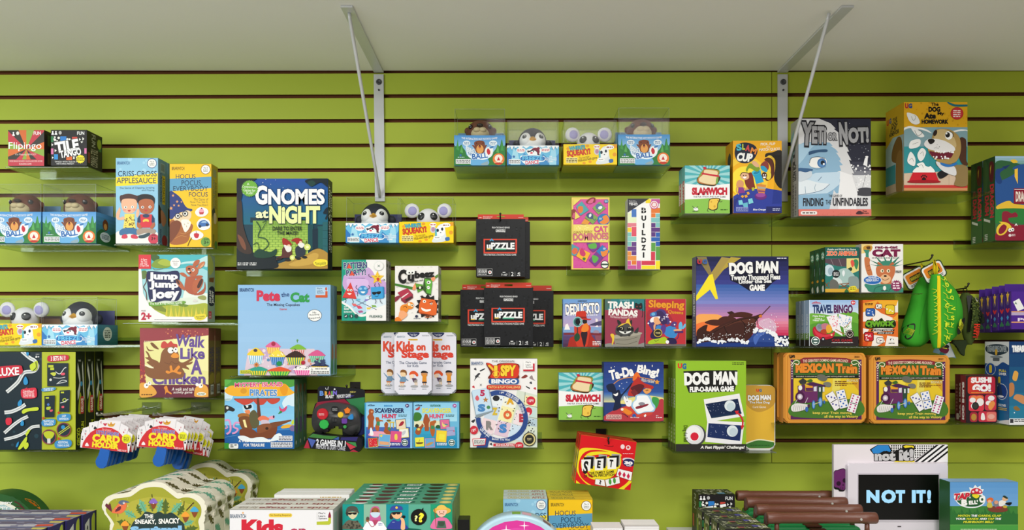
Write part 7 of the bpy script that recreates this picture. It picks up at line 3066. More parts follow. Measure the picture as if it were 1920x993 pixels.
# --- treasure diver box
box('game_box', 'tall white and deep blue box with a diver pattern, cut off by the right edge', 'game box', (1892, 640, 1985, 796), .185, .105, '1f4a7a', """
m 1775 630 .1813
r 1c4a78 645 50 1200 915
g 1a3a6a 2a7a9a 645 50 1200 850 6
r e8e8ea 645 850 1200 915
t f0f0f0 675 95 1000 165 B.14 Oa8b0b8,.05|TREASURE DIVER
b b87a4a 645 500 680 480 700 520 690 600 645 620
b c88a5a 690 640 720 600 800 620 800 700 720 660
b d8a04a 680 440 700 360 740 380 720 460
b 8a6a3a 690 740 720 720 760 760 720 770
e e8f0f8 700 790 6 6
r 3a3a40 655 855 690 895
n 4a4a4a 700 855 900 890 2
#L
g 1f3f8a 1f6a9a 0 0 100 100 8
r dcdee2 0 0 100 22
b dcdee2 0 20 60 20 100 20 100 28 75 25 50 30 25 27 0 27
p dcdee2 0 90 20 92 60 97 100 94 100 100 0 100
b 2a3a4a 6 6 50 3 92 6 92 13 50 17 8 13
t aab2ba 8 5 92 13 B.1 O1a2a3a,.05|TREASURE DIVER
e d8a83a 48 13 5 4
b 8a929a 22 19 50 17 76 19 50 21
o 5a6068 34 20 62 24 2
e b8c4d0 24 34 22 8
e 1f4a9a 24 34 20 7
o e8c83a 18 29 30 39 3
e b8c4d0 70 61 24 10
e 1a3f86 70 61 22 9
o d8b83a 55 43 66 53 3
b 2a3a5a 56 52 66 52 74 66 64 66
e e8e8ec 66 67 14 1.4
t e8d84a 60 34 90 37 B.06|PULL
t f0f0f4 60 38 90 41 B.06|DIVER
t e8f0f4 56 76 88 79 B.06|DISCOVER
n d8b84a 56 80 92 84 2
""", L='1f4f8f', T='c8ccd4')
shelf('clear shelf under the tall treasure box at the right edge', 1893, 1990, 797, .19, 0)

# --- red hanging card boxes
A0 = 7.5; d = .17; s = sc_(d)
cxp, cyp = 1065+.131*540, 800+.131*508; w_, h_ = 806*.131, 700*.131
rect = (cxp-w_/2, cyp-h_/2, cxp+w_/2, cyp+h_/2); th = math.radians(A0); hh = h_*s
bx, bz = wx(cxp, d)-hh/2*math.sin(th), wz(cyp, d)-hh/2*math.cos(th)
st = box('hanging_game_box', 'red and yellow box hanging crooked on a hook, front of three', 'game box', rect, d, .028, 'd41f26', """
m 1065 800 .131
q 7.5 540 508
p d8161f 130 80 1000 80 1000 960 60 960
@swirl_print
b f0dc24 190 310 330 300 560 330 740 380 760 420 700 440 560 350 330 330 200 400 150 560 190 720 330 830 430 860 380 870 250 800 150 680 120 560 140 400
p f0dc24 115 790 190 830 120 815
b f0dc24 720 890 830 810 930 690 950 600 965 620 930 760 820 870 790 900
b f0dc24 200 480 300 370 480 350 640 370 740 400 760 520 700 640 620 720 480 760 330 740 230 660 190 570
b d8161f 240 520 320 420 480 390 600 400 560 430 420 430 300 500 270 580 300 660 360 710 330 720 260 640
p f0dc24 115 760 200 830 120 810
@title_print
p a8a4a2 265 408 385 420 378 560 258 548
p 161414 225 432 368 430 356 598 320 594 326 470 222 465
p f2f0ee 190 468 328 462 318 628 200 632
p a8a4a2 440 390 560 402 552 560 434 550
p 161414 405 430 545 415 536 590 505 586 508 460 400 455
p f2f0ee 378 460 510 450 502 615 384 620
p a8a4a2 625 385 750 392 742 550 620 540
p 161414 592 415 730 405 722 572 690 570 694 445 588 440
p f2f0ee 560 445 696 438 688 598 566 606
t 161414 220 485 288 672 B.08 R6|S
t 161414 418 478 468 588 B.1 R6|E
t 161414 592 466 645 576 B.1 R6|T
t 3a2a14 300 630 660 668 B.06 R-4|THE FAMILY GAME
t 3a2a14 225 672 670 712 B.06 R-3|OF VISUAL PERCEPTION
@badge
e d8d0d4 865 470 86 30 6
e 1d1f5a 868 512 86 58 6
t f4f0f4 805 490 926 538 B.14 R6|30
t f4f0f4 828 544 906 562 B.06 R6|YEARS
e f0d8d8 782 282 30 34
e f0d8d8 862 295 34 34
e c83a3a 860 292 18 18
n f8d0d0 785 372 930 394 1
s 7a0a10 7 520 262 580 275 640 278 645 262
e 3a0a0e 582 225 14 26
@card_faces
p 8a6a2a 388 738 522 750 540 855 380 822
p f4f2f2 394 744 518 756 532 846 388 816
s 2a2020 16 455 762 470 780 455 800 468 818
p 8a6a2a 524 750 735 705 748 805 546 858
p f4f2f2 532 756 730 712 740 800 552 850
e 4a9a3a 602 782 20 42 -4
e 4a9a3a 664 766 20 42 -4
p 8a2a2a 712 590 925 640 905 772 684 700
p f4f2f2 716 596 918 645 899 765 692 696
p c8204a 742 622 764 668 738 714 716 668
p c8204a 804 640 826 686 800 730 778 684
p c8204a 864 658 886 704 860 748 838 702
#L
r d8b83a 0 0 100 100
r c81f26 0 0 100 30
k 5a6a3a 10 35 90 95 30 6
k e8e0d0 10 35 90 95 20 5
""", R='a8161c', L='c8a83a', T='b8141c', rot=(0, th, 0), loc=(bx, -(d-.014), bz), group='red boxes hanging crooked')
behind(st, .03, 'second red box hanging crooked, behind the front one', dx=-.002)
behind(st, .06, 'third red box hanging crooked, nearest the wall', dx=-.003)
hook('dark metal hook carrying the crooked red boxes', 1141, 829, .18)
# ================================================================ front row on the low shelf
def yl(d): return HY+(ZC-LZ)*F/(D-d)-.5
# --- lit NOT IT sign
d = .206; rect = (1563, 833, 1777, yl(.206)); s = sc_(d)
ns = box('display_sign', 'white upright sign board with a small screen showing lit pale blue letters', 'sign', rect, d, .012, 'e6dee2', """
m 1550 820 .1742
r e8e0e4 70 75 1310 2000
@header_print
p 161616 462 128 545 78 670 78 700 130 690 200 520 200
p 2f86d0 480 130 550 82 662 82 690 140 660 180 620 140 520 195
p 161616 690 110 720 78 1180 78 940 250 900 260
p f4f2f2 690 78 820 78 820 130 700 150
"""+'\n'.join('e 161616 %d %d 9 9' % (700+(i % 6)*24, 88+(i//6)*24) for i in range(18))+"""
p f4f2f2 940 78 1180 78 930 250 905 200
"""+'\n'.join('e 161616 %d %d 8 8' % (955+i*24, 90+j*24) for j in range(7) for i in range(9-int(j*1.5)))+"""
p 161616 810 85 840 75 940 80 955 110 930 150 870 150 810 120
p f0d82f 822 92 850 82 930 86 940 108 880 120 875 150 850 120
p f4f2f2 1180 78 1308 78 1308 262 940 262
"""+'\n'.join('p 161616 %d 78 %d 78 %d 262 %d 262' % (1175+i*68, 1205+i*68, 970+i*68, 940+i*68) for i in range(6))+"""
p f4f2f2 1308 170 1308 262 1180 262
p f0d82f 720 262 760 240 930 240 950 262
p 161616 505 190 580 160 640 140 700 160 780 120 920 100 935 230 900 250 720 250 510 250
t c8c6c8 515 150 740 248 B.14 O161616,.06|not
t c8c6c8 775 120 935 248 B.14 O161616,.06|it!
@skull_print
b 161616 75 375 120 345 200 345 200 550 145 578 120 560 75 535
b 6a2a66 78 380 120 352 198 352 198 540 150 560 130 540 78 515
e 2a1028 127 492 24 25
e 2a1028 190 460 20 24
l 2a1028 6 150 530 152 560
l 2a1028 6 170 530 172 556
b 2a1028 165 510 178 500 182 515
@red_shape_print
p 161616 1312 530 1285 560 1268 620 1270 710 1312 748
p c8202e 1312 545 1290 575 1276 625 1280 700 1312 730
""", R='c8c0c4')
W = 214*s; X = lambda x: (1550+.1742*x-1670)*s; Z = lambda y: (rect[3]-(820+.1742*y))*s
bm = bmesh.new(); y0 = -.006
pts = rrect(X(200), Z(985), X(1268), Z(268), .006)
add_prism(bm, pts, y0-.016, y0-.0005, 0, .003); fixn(bm); fr = obj('screen_frame', bm, M('e4dde6', 'plastic'), ns)
bm = bmesh.new(); add_box(bm, X(300), y0-.0172, Z(890), X(1180), y0-.0155, Z(368), .0005); obj('screen_bezel', bm, M('cfc8d2', 'plastic'), fr)
bm = bmesh.new(); add_box(bm, X(310), y0-.0182, Z(866), X(1166), y0-.0165, Z(386), .0003); scr = obj('screen', bm, M('030303', 'plastic'), fr)
gm = bpy.data.materials.new('screen_glow'); gm.use_nodes = True
b_ = gm.node_tree.nodes['Principled BSDF']; b_.inputs['Base Color'].default_value = (.02, .04, .06, 1); b_.inputs['Emission Color'].default_value = (*rgb('9fd6f4'), 1); b_.inputs['Emission Strength'].default_value = 1.15
_M[('screenglow', 'print')] = gm
lt = Art("m 1550 820 .1742\nt screenglow 394 550 532 686 B.13|N\nt screenglow 552 546 708 690 B.13|O\nt screenglow 706 550 806 686 B.13|T\nt screenglow 878 550 920 686 B.13|I\nt screenglow 926 550 1026 686 B.13|T\nt screenglow 1040 548 1084 690 B.13|!")
print_art(lt, scr, dict(F=lambda x, y, l: ((x-1670)*s, y0-.0183-l, (rect[3]-y)*s)), name0='lit_letters')
bm = bmesh.new(); add_box(bm, X(730), y0-.0166, Z(946), X(768), y0-.0155, Z(934), .0002); obj('sensor', bm, M('4a4448', 'plastic'), fr)
# --- mushroom bell display box
d = .30; rect = (1781, 903, 1909, yl(.30))
box('game_box', 'green and blue box with a red spotted mushroom beside the white screen sign', 'game box', rect, d, .05, '3f7f3a', """
m 1770 890 .1037
g 5f98d0 6fa4d8 80 120 1400 560 4
r 2f6f34 80 700 1400 900
"""+'\n'.join('p 2f6f34 %d 720 %d %d %d 720' % (90+i*70, 120+i*70+((-1)**i)*15, 560+(i*53) % 110, 170+i*70) for i in range(17))+"""
r 5aa04a 80 893 1400 912
r 4a9a44 80 912 1400 1300
n e8f0d8 300 970 950 990 1
@title_print
p e8eef0 470 290 450 220 520 240 560 175 600 220 660 190 665 250 720 255 690 310 700 380 500 380
b e8eef0 180 380 300 310 470 300 700 360 745 420 720 520 600 585 420 590 280 540 200 450
b 2a5a34 215 430 330 340 480 320 690 380 725 440 700 510 590 565 430 570 300 530
t c8283a 180 325 468 445 B.14 Of0e8e8,.05 S.25 R-4|TAP
t f0f0ee 450 385 485 420 B.06|A
t f2f2ee 310 440 420 556 B.16|B
t f2f2ee 445 455 612 530 B.14 R-4|ELL'
t f2f2ee 632 380 742 500 B.16|O
b c8283c 480 310 500 260 560 235 620 240 670 270 690 320 640 345 560 340 490 335
e f0d8dc 590 272 26 26
e f0d8dc 650 300 20 20
e f0d8dc 525 300 22 18
b e8d82f 510 350 620 350 630 390 580 420 520 390
@picture
b 7a4030 790 600 900 560 1050 570 1140 600 1130 650 960 675 820 650
b d86a34 770 440 830 405 885 425 880 470 820 500 780 490
e e8b08a 820 480 36 32
b c8b84a 780 510 850 500 870 580 780 580
b 7a7a84 890 480 960 460 1010 540 950 590 900 550
e d89a7a 940 490 36 34
b e8e4e0 990 480 1060 450 1120 490 1070 550 1000 560
e e0b088 1100 430 54 40
b 2a3a2a 1060 390 1090 370 1150 410 1130 430
b 161616 1100 510 1180 490 1225 500 1180 550
e c8a83a 1100 570 40 24
b a8283a 950 570 1040 570 1020 600 940 600
@slogan_print
t d8d83a 245 715 470 752 B.1 S.2|MATCH
t f0f0f0 488 715 600 752 B.1 S.2|THE
t d8d83a 612 715 845 758 B.1 S.2|CARDS,
t d8d83a 862 715 1030 752 B.1 S.2|CLAP
t f0f0f0 208 772 385 808 B.1 S.2|YOUR
t d8d83a 400 772 622 808 B.1 S.2|HANDS
t f0f0f0 635 772 770 808 B.1 S.2|AND
t d8d83a 785 772 905 808 B.1 S.2|TAP
t f0f0f0 920 772 1032 808 B.1 S.2|THE
t d8d83a 342 825 715 865 B.1 S.2|MUSHROOM
t d8d83a 730 825 892 865 B.1 S.2|BELL!
""", L='2f5a30', T='8ab0d8')
# --- log toys
LOG = M('6a3f30', 'plastic'); nt = LOG.node_tree
wv = nt.nodes.new('ShaderNodeTexNoise'); tc = nt.nodes.new('ShaderNodeTexCoord'); mp = nt.nodes.new('ShaderNodeMapping'); mp.inputs['Scale'].default_value = (6, 120, 120)
bp = nt.nodes.new('ShaderNodeBump'); bp.inputs['Strength'].default_value = .35; bp.inputs['Distance'].default_value = .002
nt.links.new(tc.outputs['Object'], mp.inputs[0]); nt.links.new(mp.outputs[0], wv.inputs['Vector']); nt.links.new(wv.outputs['Fac'], bp.inputs['Height']); nt.links.new(bp.outputs['Normal'], nt.nodes['Principled BSDF'].inputs['Normal'])
def log_toy(y, label):
    zt = ZC-.484; x0, x1 = .665, .908; h = zt-LZ
    root = thing('log_carrier', label, 'toy', ((x0+x1)/2, y, LZ), 'green carriers with brown log handles')
    w = (x1-x0)/2
    bm = bmesh.new(); add_box(bm, -w, -.030, 0, w, .034, h, .009, 0, 3)
    for i in range(3): add_box(bm, -w+.012, -.020+i*.020, h-.001, w-.012, -.013+i*.020, h+.002, .001)
    obj('carrier_body', bm, M('1f8a4a', 'plastic'), root)
    bm = bmesh.new(); zc = h+.039; L_ = .139
    add_lathe(bm, [(.004, -L_+.002), (.0135, -L_), (.0148, -L_+.003), (.0148, -L_+.034), (.0138, -L_+.036), (.0138, L_-.036), (.0148, L_-.034), (.0148, L_-.003), (.0135, L_), (.004, L_-.002)], (-.006, 0, zc), 'x', 0, 28); fixn(bm); obj('log_handle', bm, LOG, root)
    for x in (-.118, .110):
        bm = bmesh.new(); add_tube(bm, [(x, 0, h-.004), (x, 0, zc-.01)], [.0065, .0055], n=14); obj('handle_post', bm, LOG, root)
    bm = bmesh.new(); add_box(bm, -.022, -.032, h-.001, .018, .036, h+.0045, .002); obj('latch', bm, M('4a2418', 'plastic'), root)
    bm = bmesh.new(); add_tube(bm, [(.088, -.0142, zc), (.088, -.0165, zc)], .003, n=10); obj('screw', bm, M('c8c8c0', 'metal'), root)
    return root
l0 = log_toy(-.42, 'green carrier with a brown log handle, nearest the camera of the four')
for i, lab in enumerate(('green carrier with a brown log handle, second of the four from the front', 'green carrier with a brown log handle, third of the four from the front', 'green carrier with a brown log handle, nearest the wall of the four')):
    dup(l0, (l0.location.x+(.004, .006, .008)[i], -.42+.0887*(i+1), LZ), lab)
# --- little tile boxes on a low riser
r = thing('display_riser', 'low white riser under the small patterned tile boxes', 'riser', (.56, -.35, LZ))
bm = bmesh.new(); add_box(bm, -.09, -.27, 0, .10, .31, .125, .002); obj('riser_block', bm, M('dcdcd8', 'matte'), r)
RZ = LZ+.1255
d = .16; k = .2416; rect = (1310, 926.5, 1378, 640+(ZC-RZ)*F/(D-d)-.3); w0 = tango_art('m %f %f %f' % (1310-393*.2416, 926.5-52*.2416, .2416))
t0 = box('game_box', 'small black patterned box behind the other tile boxes, its front showing white icons', 'game box', rect, d, .075, '232022', w0+"\n#T\nr 3a3f30 0 0 100 100\nk b8b89a 2 2 98 98 60 4\nr 5f8fae 55 70 75 95", L='4a5038', T='4a5040', group='small patterned tile boxes')
d = .373; x0 = .492; rect = (CX+x0*F/(D-d), 640+.442*F/(D-d), CX+(x0+.108)*F/(D-d), 640+(ZC-RZ)*F/(D-d)-.3)
kk = (rect[2]-rect[0])/282
t1 = box('game_box', 'small patterned tile box, second row from the back', 'game box', rect, d, .053, '232022', tango_art('m %f %f %f' % (rect[0]-393*kk, rect[1]-52*kk, kk))+"""
#T
r 3f4434 0 0 100 100
k c8c8a8 2 5 98 95 50 3
k 8a9a4a 2 5 98 95 26 5
r 3a3a3c 10 30 62 66
r 4a4a8a 66 40 84 70
r 8a4a4a 30 70 44 92
t c8c8b8 78 55 96 90 B.06|FUN
#L
r 4a5038 0 0 100 100
k c8c09a 4 4 96 96 40 4
r 7a8a3a 10 20 40 60
""", L='4a5038', T='4a5040', group='small patterned tile boxes')
for i, lab in enumerate(('small patterned tile box, third row from the back', 'small patterned tile box, fourth row from the back', 'small patterned tile box, frontmost row')):
    dup(t1, (t1.location.x+.004*(i+1), t1.location.y-.0548*(i+1), RZ), lab)
# --- purple boxes bottom left
def purple_row(i, lab): pass
d = .327; zt = .46; xr, xl = -1.138, -1.44
rect = (CX+xl*F/(D-d), 640+zt*F/(D-d), CX+xr*F/(D-d), yl(d))
p0 = box('game_box', 'long purple box at the bottom left, back one of four', 'game box', rect, d, .062, '2f2a5f', """
r 3a3470 -200 900 400 1200
#T
r 8a84a0 0 0 100 100
n 5a4a64 4 10 96 46 2
n e8e4e8 6 52 90 88 2
p d8c86a 88 0 100 0 100 26 90 26
p d8503f 84 55 97 50 100 78 86 86
p 5a6a9a 0 92 100 92 100 100 0 100
#R
r 2f2c5c 0 0 100 100
p c8ccc4 14 12 46 6 50 36 18 44
t 3a3a3a 26 14 38 36 B.06|S
b a8b83a 62 10 86 4 84 36 70 40
r 4a4a5a 34 48 70 66
r 15151c 92 0 100 100
""", R='2f2c5c', T='8a84a0', group='long purple boxes at the bottom left')
for i, lab in enumerate(('long purple box at the bottom left, second from the wall', 'long purple box at the bottom left, third from the wall', 'long purple box at the bottom left, nearest the camera')):
    dup(p0, (p0.location.x-.004*(i+1), p0.location.y-.0638*(i+1), p0.location.z), lab)
# --- round green box bottom left
d = .20; s = sc_(d); cx, cz, R = wx(-10, d), wz(1010, d), 85*s
root = thing('game_tin', 'round dark green box with a light blue front, cut off at the bottom left edge', 'game box', (cx, -d, LZ))
pts = [(R*math.cos(a), max(cz-LZ+R*math.sin(a), 0)) for a in [2*PI*i/64 for i in range(64)]]
pts = [p for i, p in enumerate(pts) if p[1] > 0 or pts[i-1][1] > 0 or pts[(i+1) % 64][1] > 0]
bm = bmesh.new(); add_prism(bm, pts, 0, .072, 0, .005); fixn(bm)
for f in bm.faces: f.smooth = abs(f.normal.y) < .9
bb = obj('box_body', bm, M('2f5f30'), root)
pl = dict(F=lambda x, y, l: (wx(x, d)-cx, -l, wz(y, d)-LZ))
print_art(Art("m 0 900 .1042\ne f0ecd8 -96 1055 690 690\ne a8c8c8 -96 1055 640 640\nb 2f5a30 180 300 230 290 300 340 370 370 400 430 330 430 270 380 240 340 190 340\nb 5a8a5a 0 520 120 560 300 600 400 900 0 900\ns 5a2a2a 24 260 380 340 420 420 500 480 600\ns 5a2a2a 16 290 460 380 480 430 500\nb c8283c 280 580 330 530 400 520 420 540 350 580 310 610\ne f0e0e0 312 568 14 14\nb 2f6a4a 270 500 310 480 300 520 275 525\nt f4f4f0 -140 385 230 445 B.06|HAPPY\nt f4f4f0 -160 465 230 525 B.06|PUPPY'S"), bb, pl, name0='front_print')
# a carrot on its curved side
def curve_place(x, y, l):
    a = math.radians(x); return ((R+l)*math.cos(a), .072*y/100, cz-LZ+(R+l)*math.sin(a))
print_art(Art("#S\nb e0842a 58 40 55 30 46 34 39 46 36 55 42 60 50 58\nl c86a1a 6 46 40 44 52\nl c86a1a 6 51 36 49 46"), bb, dict(S=curve_place), name0='carrot_print')
# --- leaf patterned squirrel boxes
d = .37; s = sc_(d); m = (180, 850, .15625)
out = [(60, 560), (95, 462), (165, 405), (270, 388), (380, 372), (450, 330), (520, 282), (600, 256), (700, 246), (800, 258), (870, 300), (940, 352), (1010, 398), (1090, 384), (1180, 388), (1260, 430), (1318, 505), (1322, 600), (1285, 690), (1300, 780), (1296, 915), (1320, 1100), (1340, 1250), (1290, 1420), (1262, 1560), (1150, 1735), (400, 1735), (250, 1620), (160, 1450), (130, 1250), (150, 1050), (150, 900), (185, 790), (150, 690)]
cx = wx(m[0]+m[2]*690, d)
def sq(p): return (wx(m[0]+m[2]*p[0], d)-cx, max(wz(m[1]+m[2]*p[1], d)-LZ, 0))
O2 = [sq(p) for p in smooth_pts(out, True, 4)]
zb = min(z for x, z in O2); O2 = [(x, z-zb if z-zb > .004 else 0) for x, z in O2]; 
root = thing('game_box', 'cream leaf-patterned cloud-shaped box with acorns and a bird, foremost of four', 'game box', (cx, -d, LZ), 'cream leaf-patterned boxes')
bm = bmesh.new(); T_ = .064; add_prism(bm, O2, 0, T_, 0, .004); fixn(bm)
for f in bm.faces: f.smooth = abs(f.normal.y) < .9
bb = obj('box_body', bm, M('e9e4cf'), root)
cen = (690, 1000)
ins = [(cen[0]+(x-cen[0])*.905, cen[1]+(y-cen[1])*.925) for x, y in out]
def leaf(x, y, L, ang, col):
    a = math.radians(ang); q = []
    prof = ((0, 0), (.12, .10), (.16, .05), (.3, .22), (.36, .10), (.5, .28), (.56, .12), (.7, .22), (.78, .10), (1, 0))
    pts = [(u, v) for u, v in prof]+[(u, -v) for u, v in prof[::-1][1:-1]]
    for u, v in pts: q.append('%.0f %.0f' % (x+L*(u*math.cos(a)-v*math.sin(a)), y+L*(u*math.sin(a)+v*math.cos(a))))
    return 'p %s %s\n' % (col, ' '.join(q))+'l 2f5a4a 3 %.0f %.0f %.0f %.0f\n' % (x, y, x+L*.8*math.cos(a), y+L*.8*math.sin(a))
def acorn(x, y, cap, r=1): return 'b 8a4a2a %.0f %.0f %.0f %.0f %.0f %.0f %.0f %.0f\nb %s %.0f %.0f %.0f %.0f %.0f %.0f\n' % (x-36*r, y-5, x+36*r, y-5, x+26*r, y+50*r, x-5, y+78*r, cap, x-52*r, y+6, x, y-52*r, x+52*r, y+6)
pl = dict(F=lambda x, y, l: (wx(x, d)-cx, -l, wz(y, d)-LZ-zb))
art = 'm 180 850 .15625\nb a3a336 '+' '.join('%.0f %.0f' % p for p in ins)+"\nb b4ae42 300 560 420 480 560 440 720 420 900 440 1050 480 1180 560 1200 700 1000 900 400 900 240 700\nb b4ae42 200 800 400 700 1000 700 1220 800 1200 1400 700 1600 200 1400\n"
art += '@leaf_print\n'+leaf(400, 900, 180, -150, '5fa886')+leaf(480, 670, 170, -150, '6fb08c')+leaf(540, 640, 140, -110, '5a6a2a')+leaf(600, 620, 190, -115, '6fb08c')+leaf(680, 600, 170, -100, '6a7a34')+leaf(740, 620, 190, -70, '6fb08c')+leaf(830, 640, 200, -88, '5a6a2a')+leaf(900, 620, 190, -45, '6fb08c')+leaf(980, 650, 160, -60, '5a6a2a')+leaf(1040, 760, 150, -20, '6fb08c')+leaf(1060, 820, 170, -10, '5a6a2a')+leaf(1050, 870, 180, 10, '6fb08c')+leaf(420, 760, 180, -165, '5a6a2a')+leaf(400, 860, 170, 170, '6fb08c')
art += '@title_print\nb 2c3e3c 400 900 420 780 470 700 540 660 600 600 700 620 760 600 830 630 900 610 970 650 1010 700 1060 760 1060 900 1000 1050 480 1050\nt f2f0ea 582 632 688 680 B.08 R2|THE\nt f2f0ea 468 692 722 758 B.08|SNEAKY,\nt f2f0ea 752 680 1006 744 B.08 R-2|SNACKY\nt 8cc0e6 412 770 1032 888 B.16 R-1|Squirrel\nt f2f0ea 640 890 890 960 B.1 R-3|GAME!\n'
art += '@picture\nb 6a2a38 112 530 130 500 150 520 170 500 182 540 190 600 150 570\nb e8744a 190 605 240 540 290 490 350 480 370 520 350 580 300 620 240 620\nb 5f6a84 270 495 300 465 350 465 405 490 350 495 320 520\ne f4f0ea 335 495 12 12\ne 161616 336 495 6 6\nb 6a2a38 230 600 260 550 300 535 290 580\nl 5a3a2a 6 262 620 266 660\n'+acorn(690, 490, '8a6ac0')+acorn(1075, 650, 'f0a03a')+acorn(1182, 590, '4aa8d0')+acorn(350, 760, 'f0a03a')+'l 4a3024 12 1175 490 1085 585\nl 3a3024 8 672 390 675 430\nl 3a3024 7 1058 475 1056 525\nk f0ecc0 200 440 1200 560 16 5\n'
print_art(Art(art), bb, pl, name0='front_print')
# leaves printed round the edge of the box
cum = [0]
for i in range(len(O2)): a, b = O2[i], O2[(i+1) % len(O2)]; cum.append(cum[-1]+math.hypot(b[0]-a[0], b[1]-a[1]))
def edge_place(x, y, l):
    q = x/1000 % cum[-1]
    for i in range(len(O2)):
        if cum[i] <= q <= cum[i+1]: break
    a, b = O2[i], O2[(i+1) % len(O2)]; t = (q-cum[i])/max(cum[i+1]-cum[i], 1e-6); nx, nz = -(b[1]-a[1]), b[0]-a[0]; n = math.hypot(nx, nz) or 1
    return (a[0]+(b[0]-a[0])*t+nx/n*(l+.0003), T_*y/64, a[1]+(b[1]-a[1])*t+nz/n*(l+.0003))
la = '#E\n'; rnd = random.Random(3); i = 0
q = cum[-1]*1000*.0
lib = Art.__new__(Art); lib.parts = {'': []}; lib.order = ['']; lib.labels = {}
for j, x in enumerate(range(10, int(cum[-1]*1000*.62), 33)):
    col = ('6aa88a', '6aa88a', '5f5a34', '57502e')[j % 4]; y = (20, 45)[j % 2]; a = math.radians(rnd.uniform(20, 70)); L_ = 44
    pr = ((0, 0), (.12, .12), (.18, .05), (.3, .26), (.38, .10), (.52, .30), (.6, .12), (.74, .24), (.82, .10), (1, 0)); ps = list(pr)+[(u, -v) for u, v in pr[::-1][1:-1]]
    lib.parts[''].append(('E', [(x+L_*((u-.5)*math.cos(a)-v*math.sin(a)), min(max(y+L_*((u-.5)*math.sin(a)+v*math.cos(a)), 3), 61)) for u, v in ps], None, col))
print_art(lib, bb, dict(E=edge_place), name0='edge_leaf_print')
sq0 = root
dup(sq0, (cx, -d+.0665, LZ), 'cream leaf-patterned cloud-shaped box, second from the front')
dup(sq0, (cx, -d+.133, LZ), 'cream leaf-patterned cloud-shaped box, third from the front')
dup(sq0, (cx+.012, -.075, LZ), 'cream leaf-patterned cloud-shaped box standing apart, nearest the wall')
# --- white charades boxes
d = .45; rect = (430, 954.5, 625, yl(.45))
kb = box('game_box', 'white box with large red lettering at the bottom, front of its row', 'game box', rect, d, .0445, 'e9e7ea', """
m 420 890 .125
t 33506a 92 588 330 648 B.04|BRIARPATCH
* e8a03a 285 568 22 8 4
o e8c84a 672 574 1022 632 28
t 7a5a14 692 588 1002 620 B.02|No Reading Required
t 3a3a3a 1418 560 1520 588|Play'n
t 3a3a3a 1418 600 1520 628|Learn
t 3a3a3a 1418 640 1545 668|System
p b8c03a 1390 700 1560 690 1570 640 1605 640 1605 720 1580 745 1390 745
p 8a2a3a 1562 640 1605 640 1605 600 1585 545 1565 600
l 8a8a8a 3 1395 560 1395 670
@title_print
t d0283c 262 665 890 900 B.12|Kids
t b83a5a 980 800 1240 960 B.12|on
t c8303c 400 960 1300 1200 B.12|Stage
#T
r d8d4c8 0 0 100 100
r f4f2ee 0 0 100 16
t 8a7a6a 6 30 24 80 R180|for kids
t 9a5a5a 26 25 94 88 R180 B.06|Kids on Stage
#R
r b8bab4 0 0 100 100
r 8fa89a 20 4 90 40
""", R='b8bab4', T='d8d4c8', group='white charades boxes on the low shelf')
dup(kb, (kb.location.x, kb.location.y+.0465, LZ), 'white box with red lettering on its top edge, second of its row')
dup(kb, (kb.location.x, kb.location.y+.093, LZ), 'white box with red lettering on its top edge, third of its row')
box('game_box', 'plain white box standing behind the row of charades boxes', 'game box', (514, 926.5, 655, yl(.272)), .272, .04, 'f4f2ee', "n c8a85a 600 930 640 934 1\n#T\nr f4f2ee 0 0 100 100", T='f4f2ee')
box('game_box', 'plain white box nearest the wall, behind the charades boxes', 'game box', (524, 920.5, 659, yl(.225)), .225, .04, 'eeecf0', "* e8a03a 546 924.5 2.5 1 4\nr d8b85a 590 924 625 926\nn 5a7a90 530 923 543 925 1", T='f4f2ee')
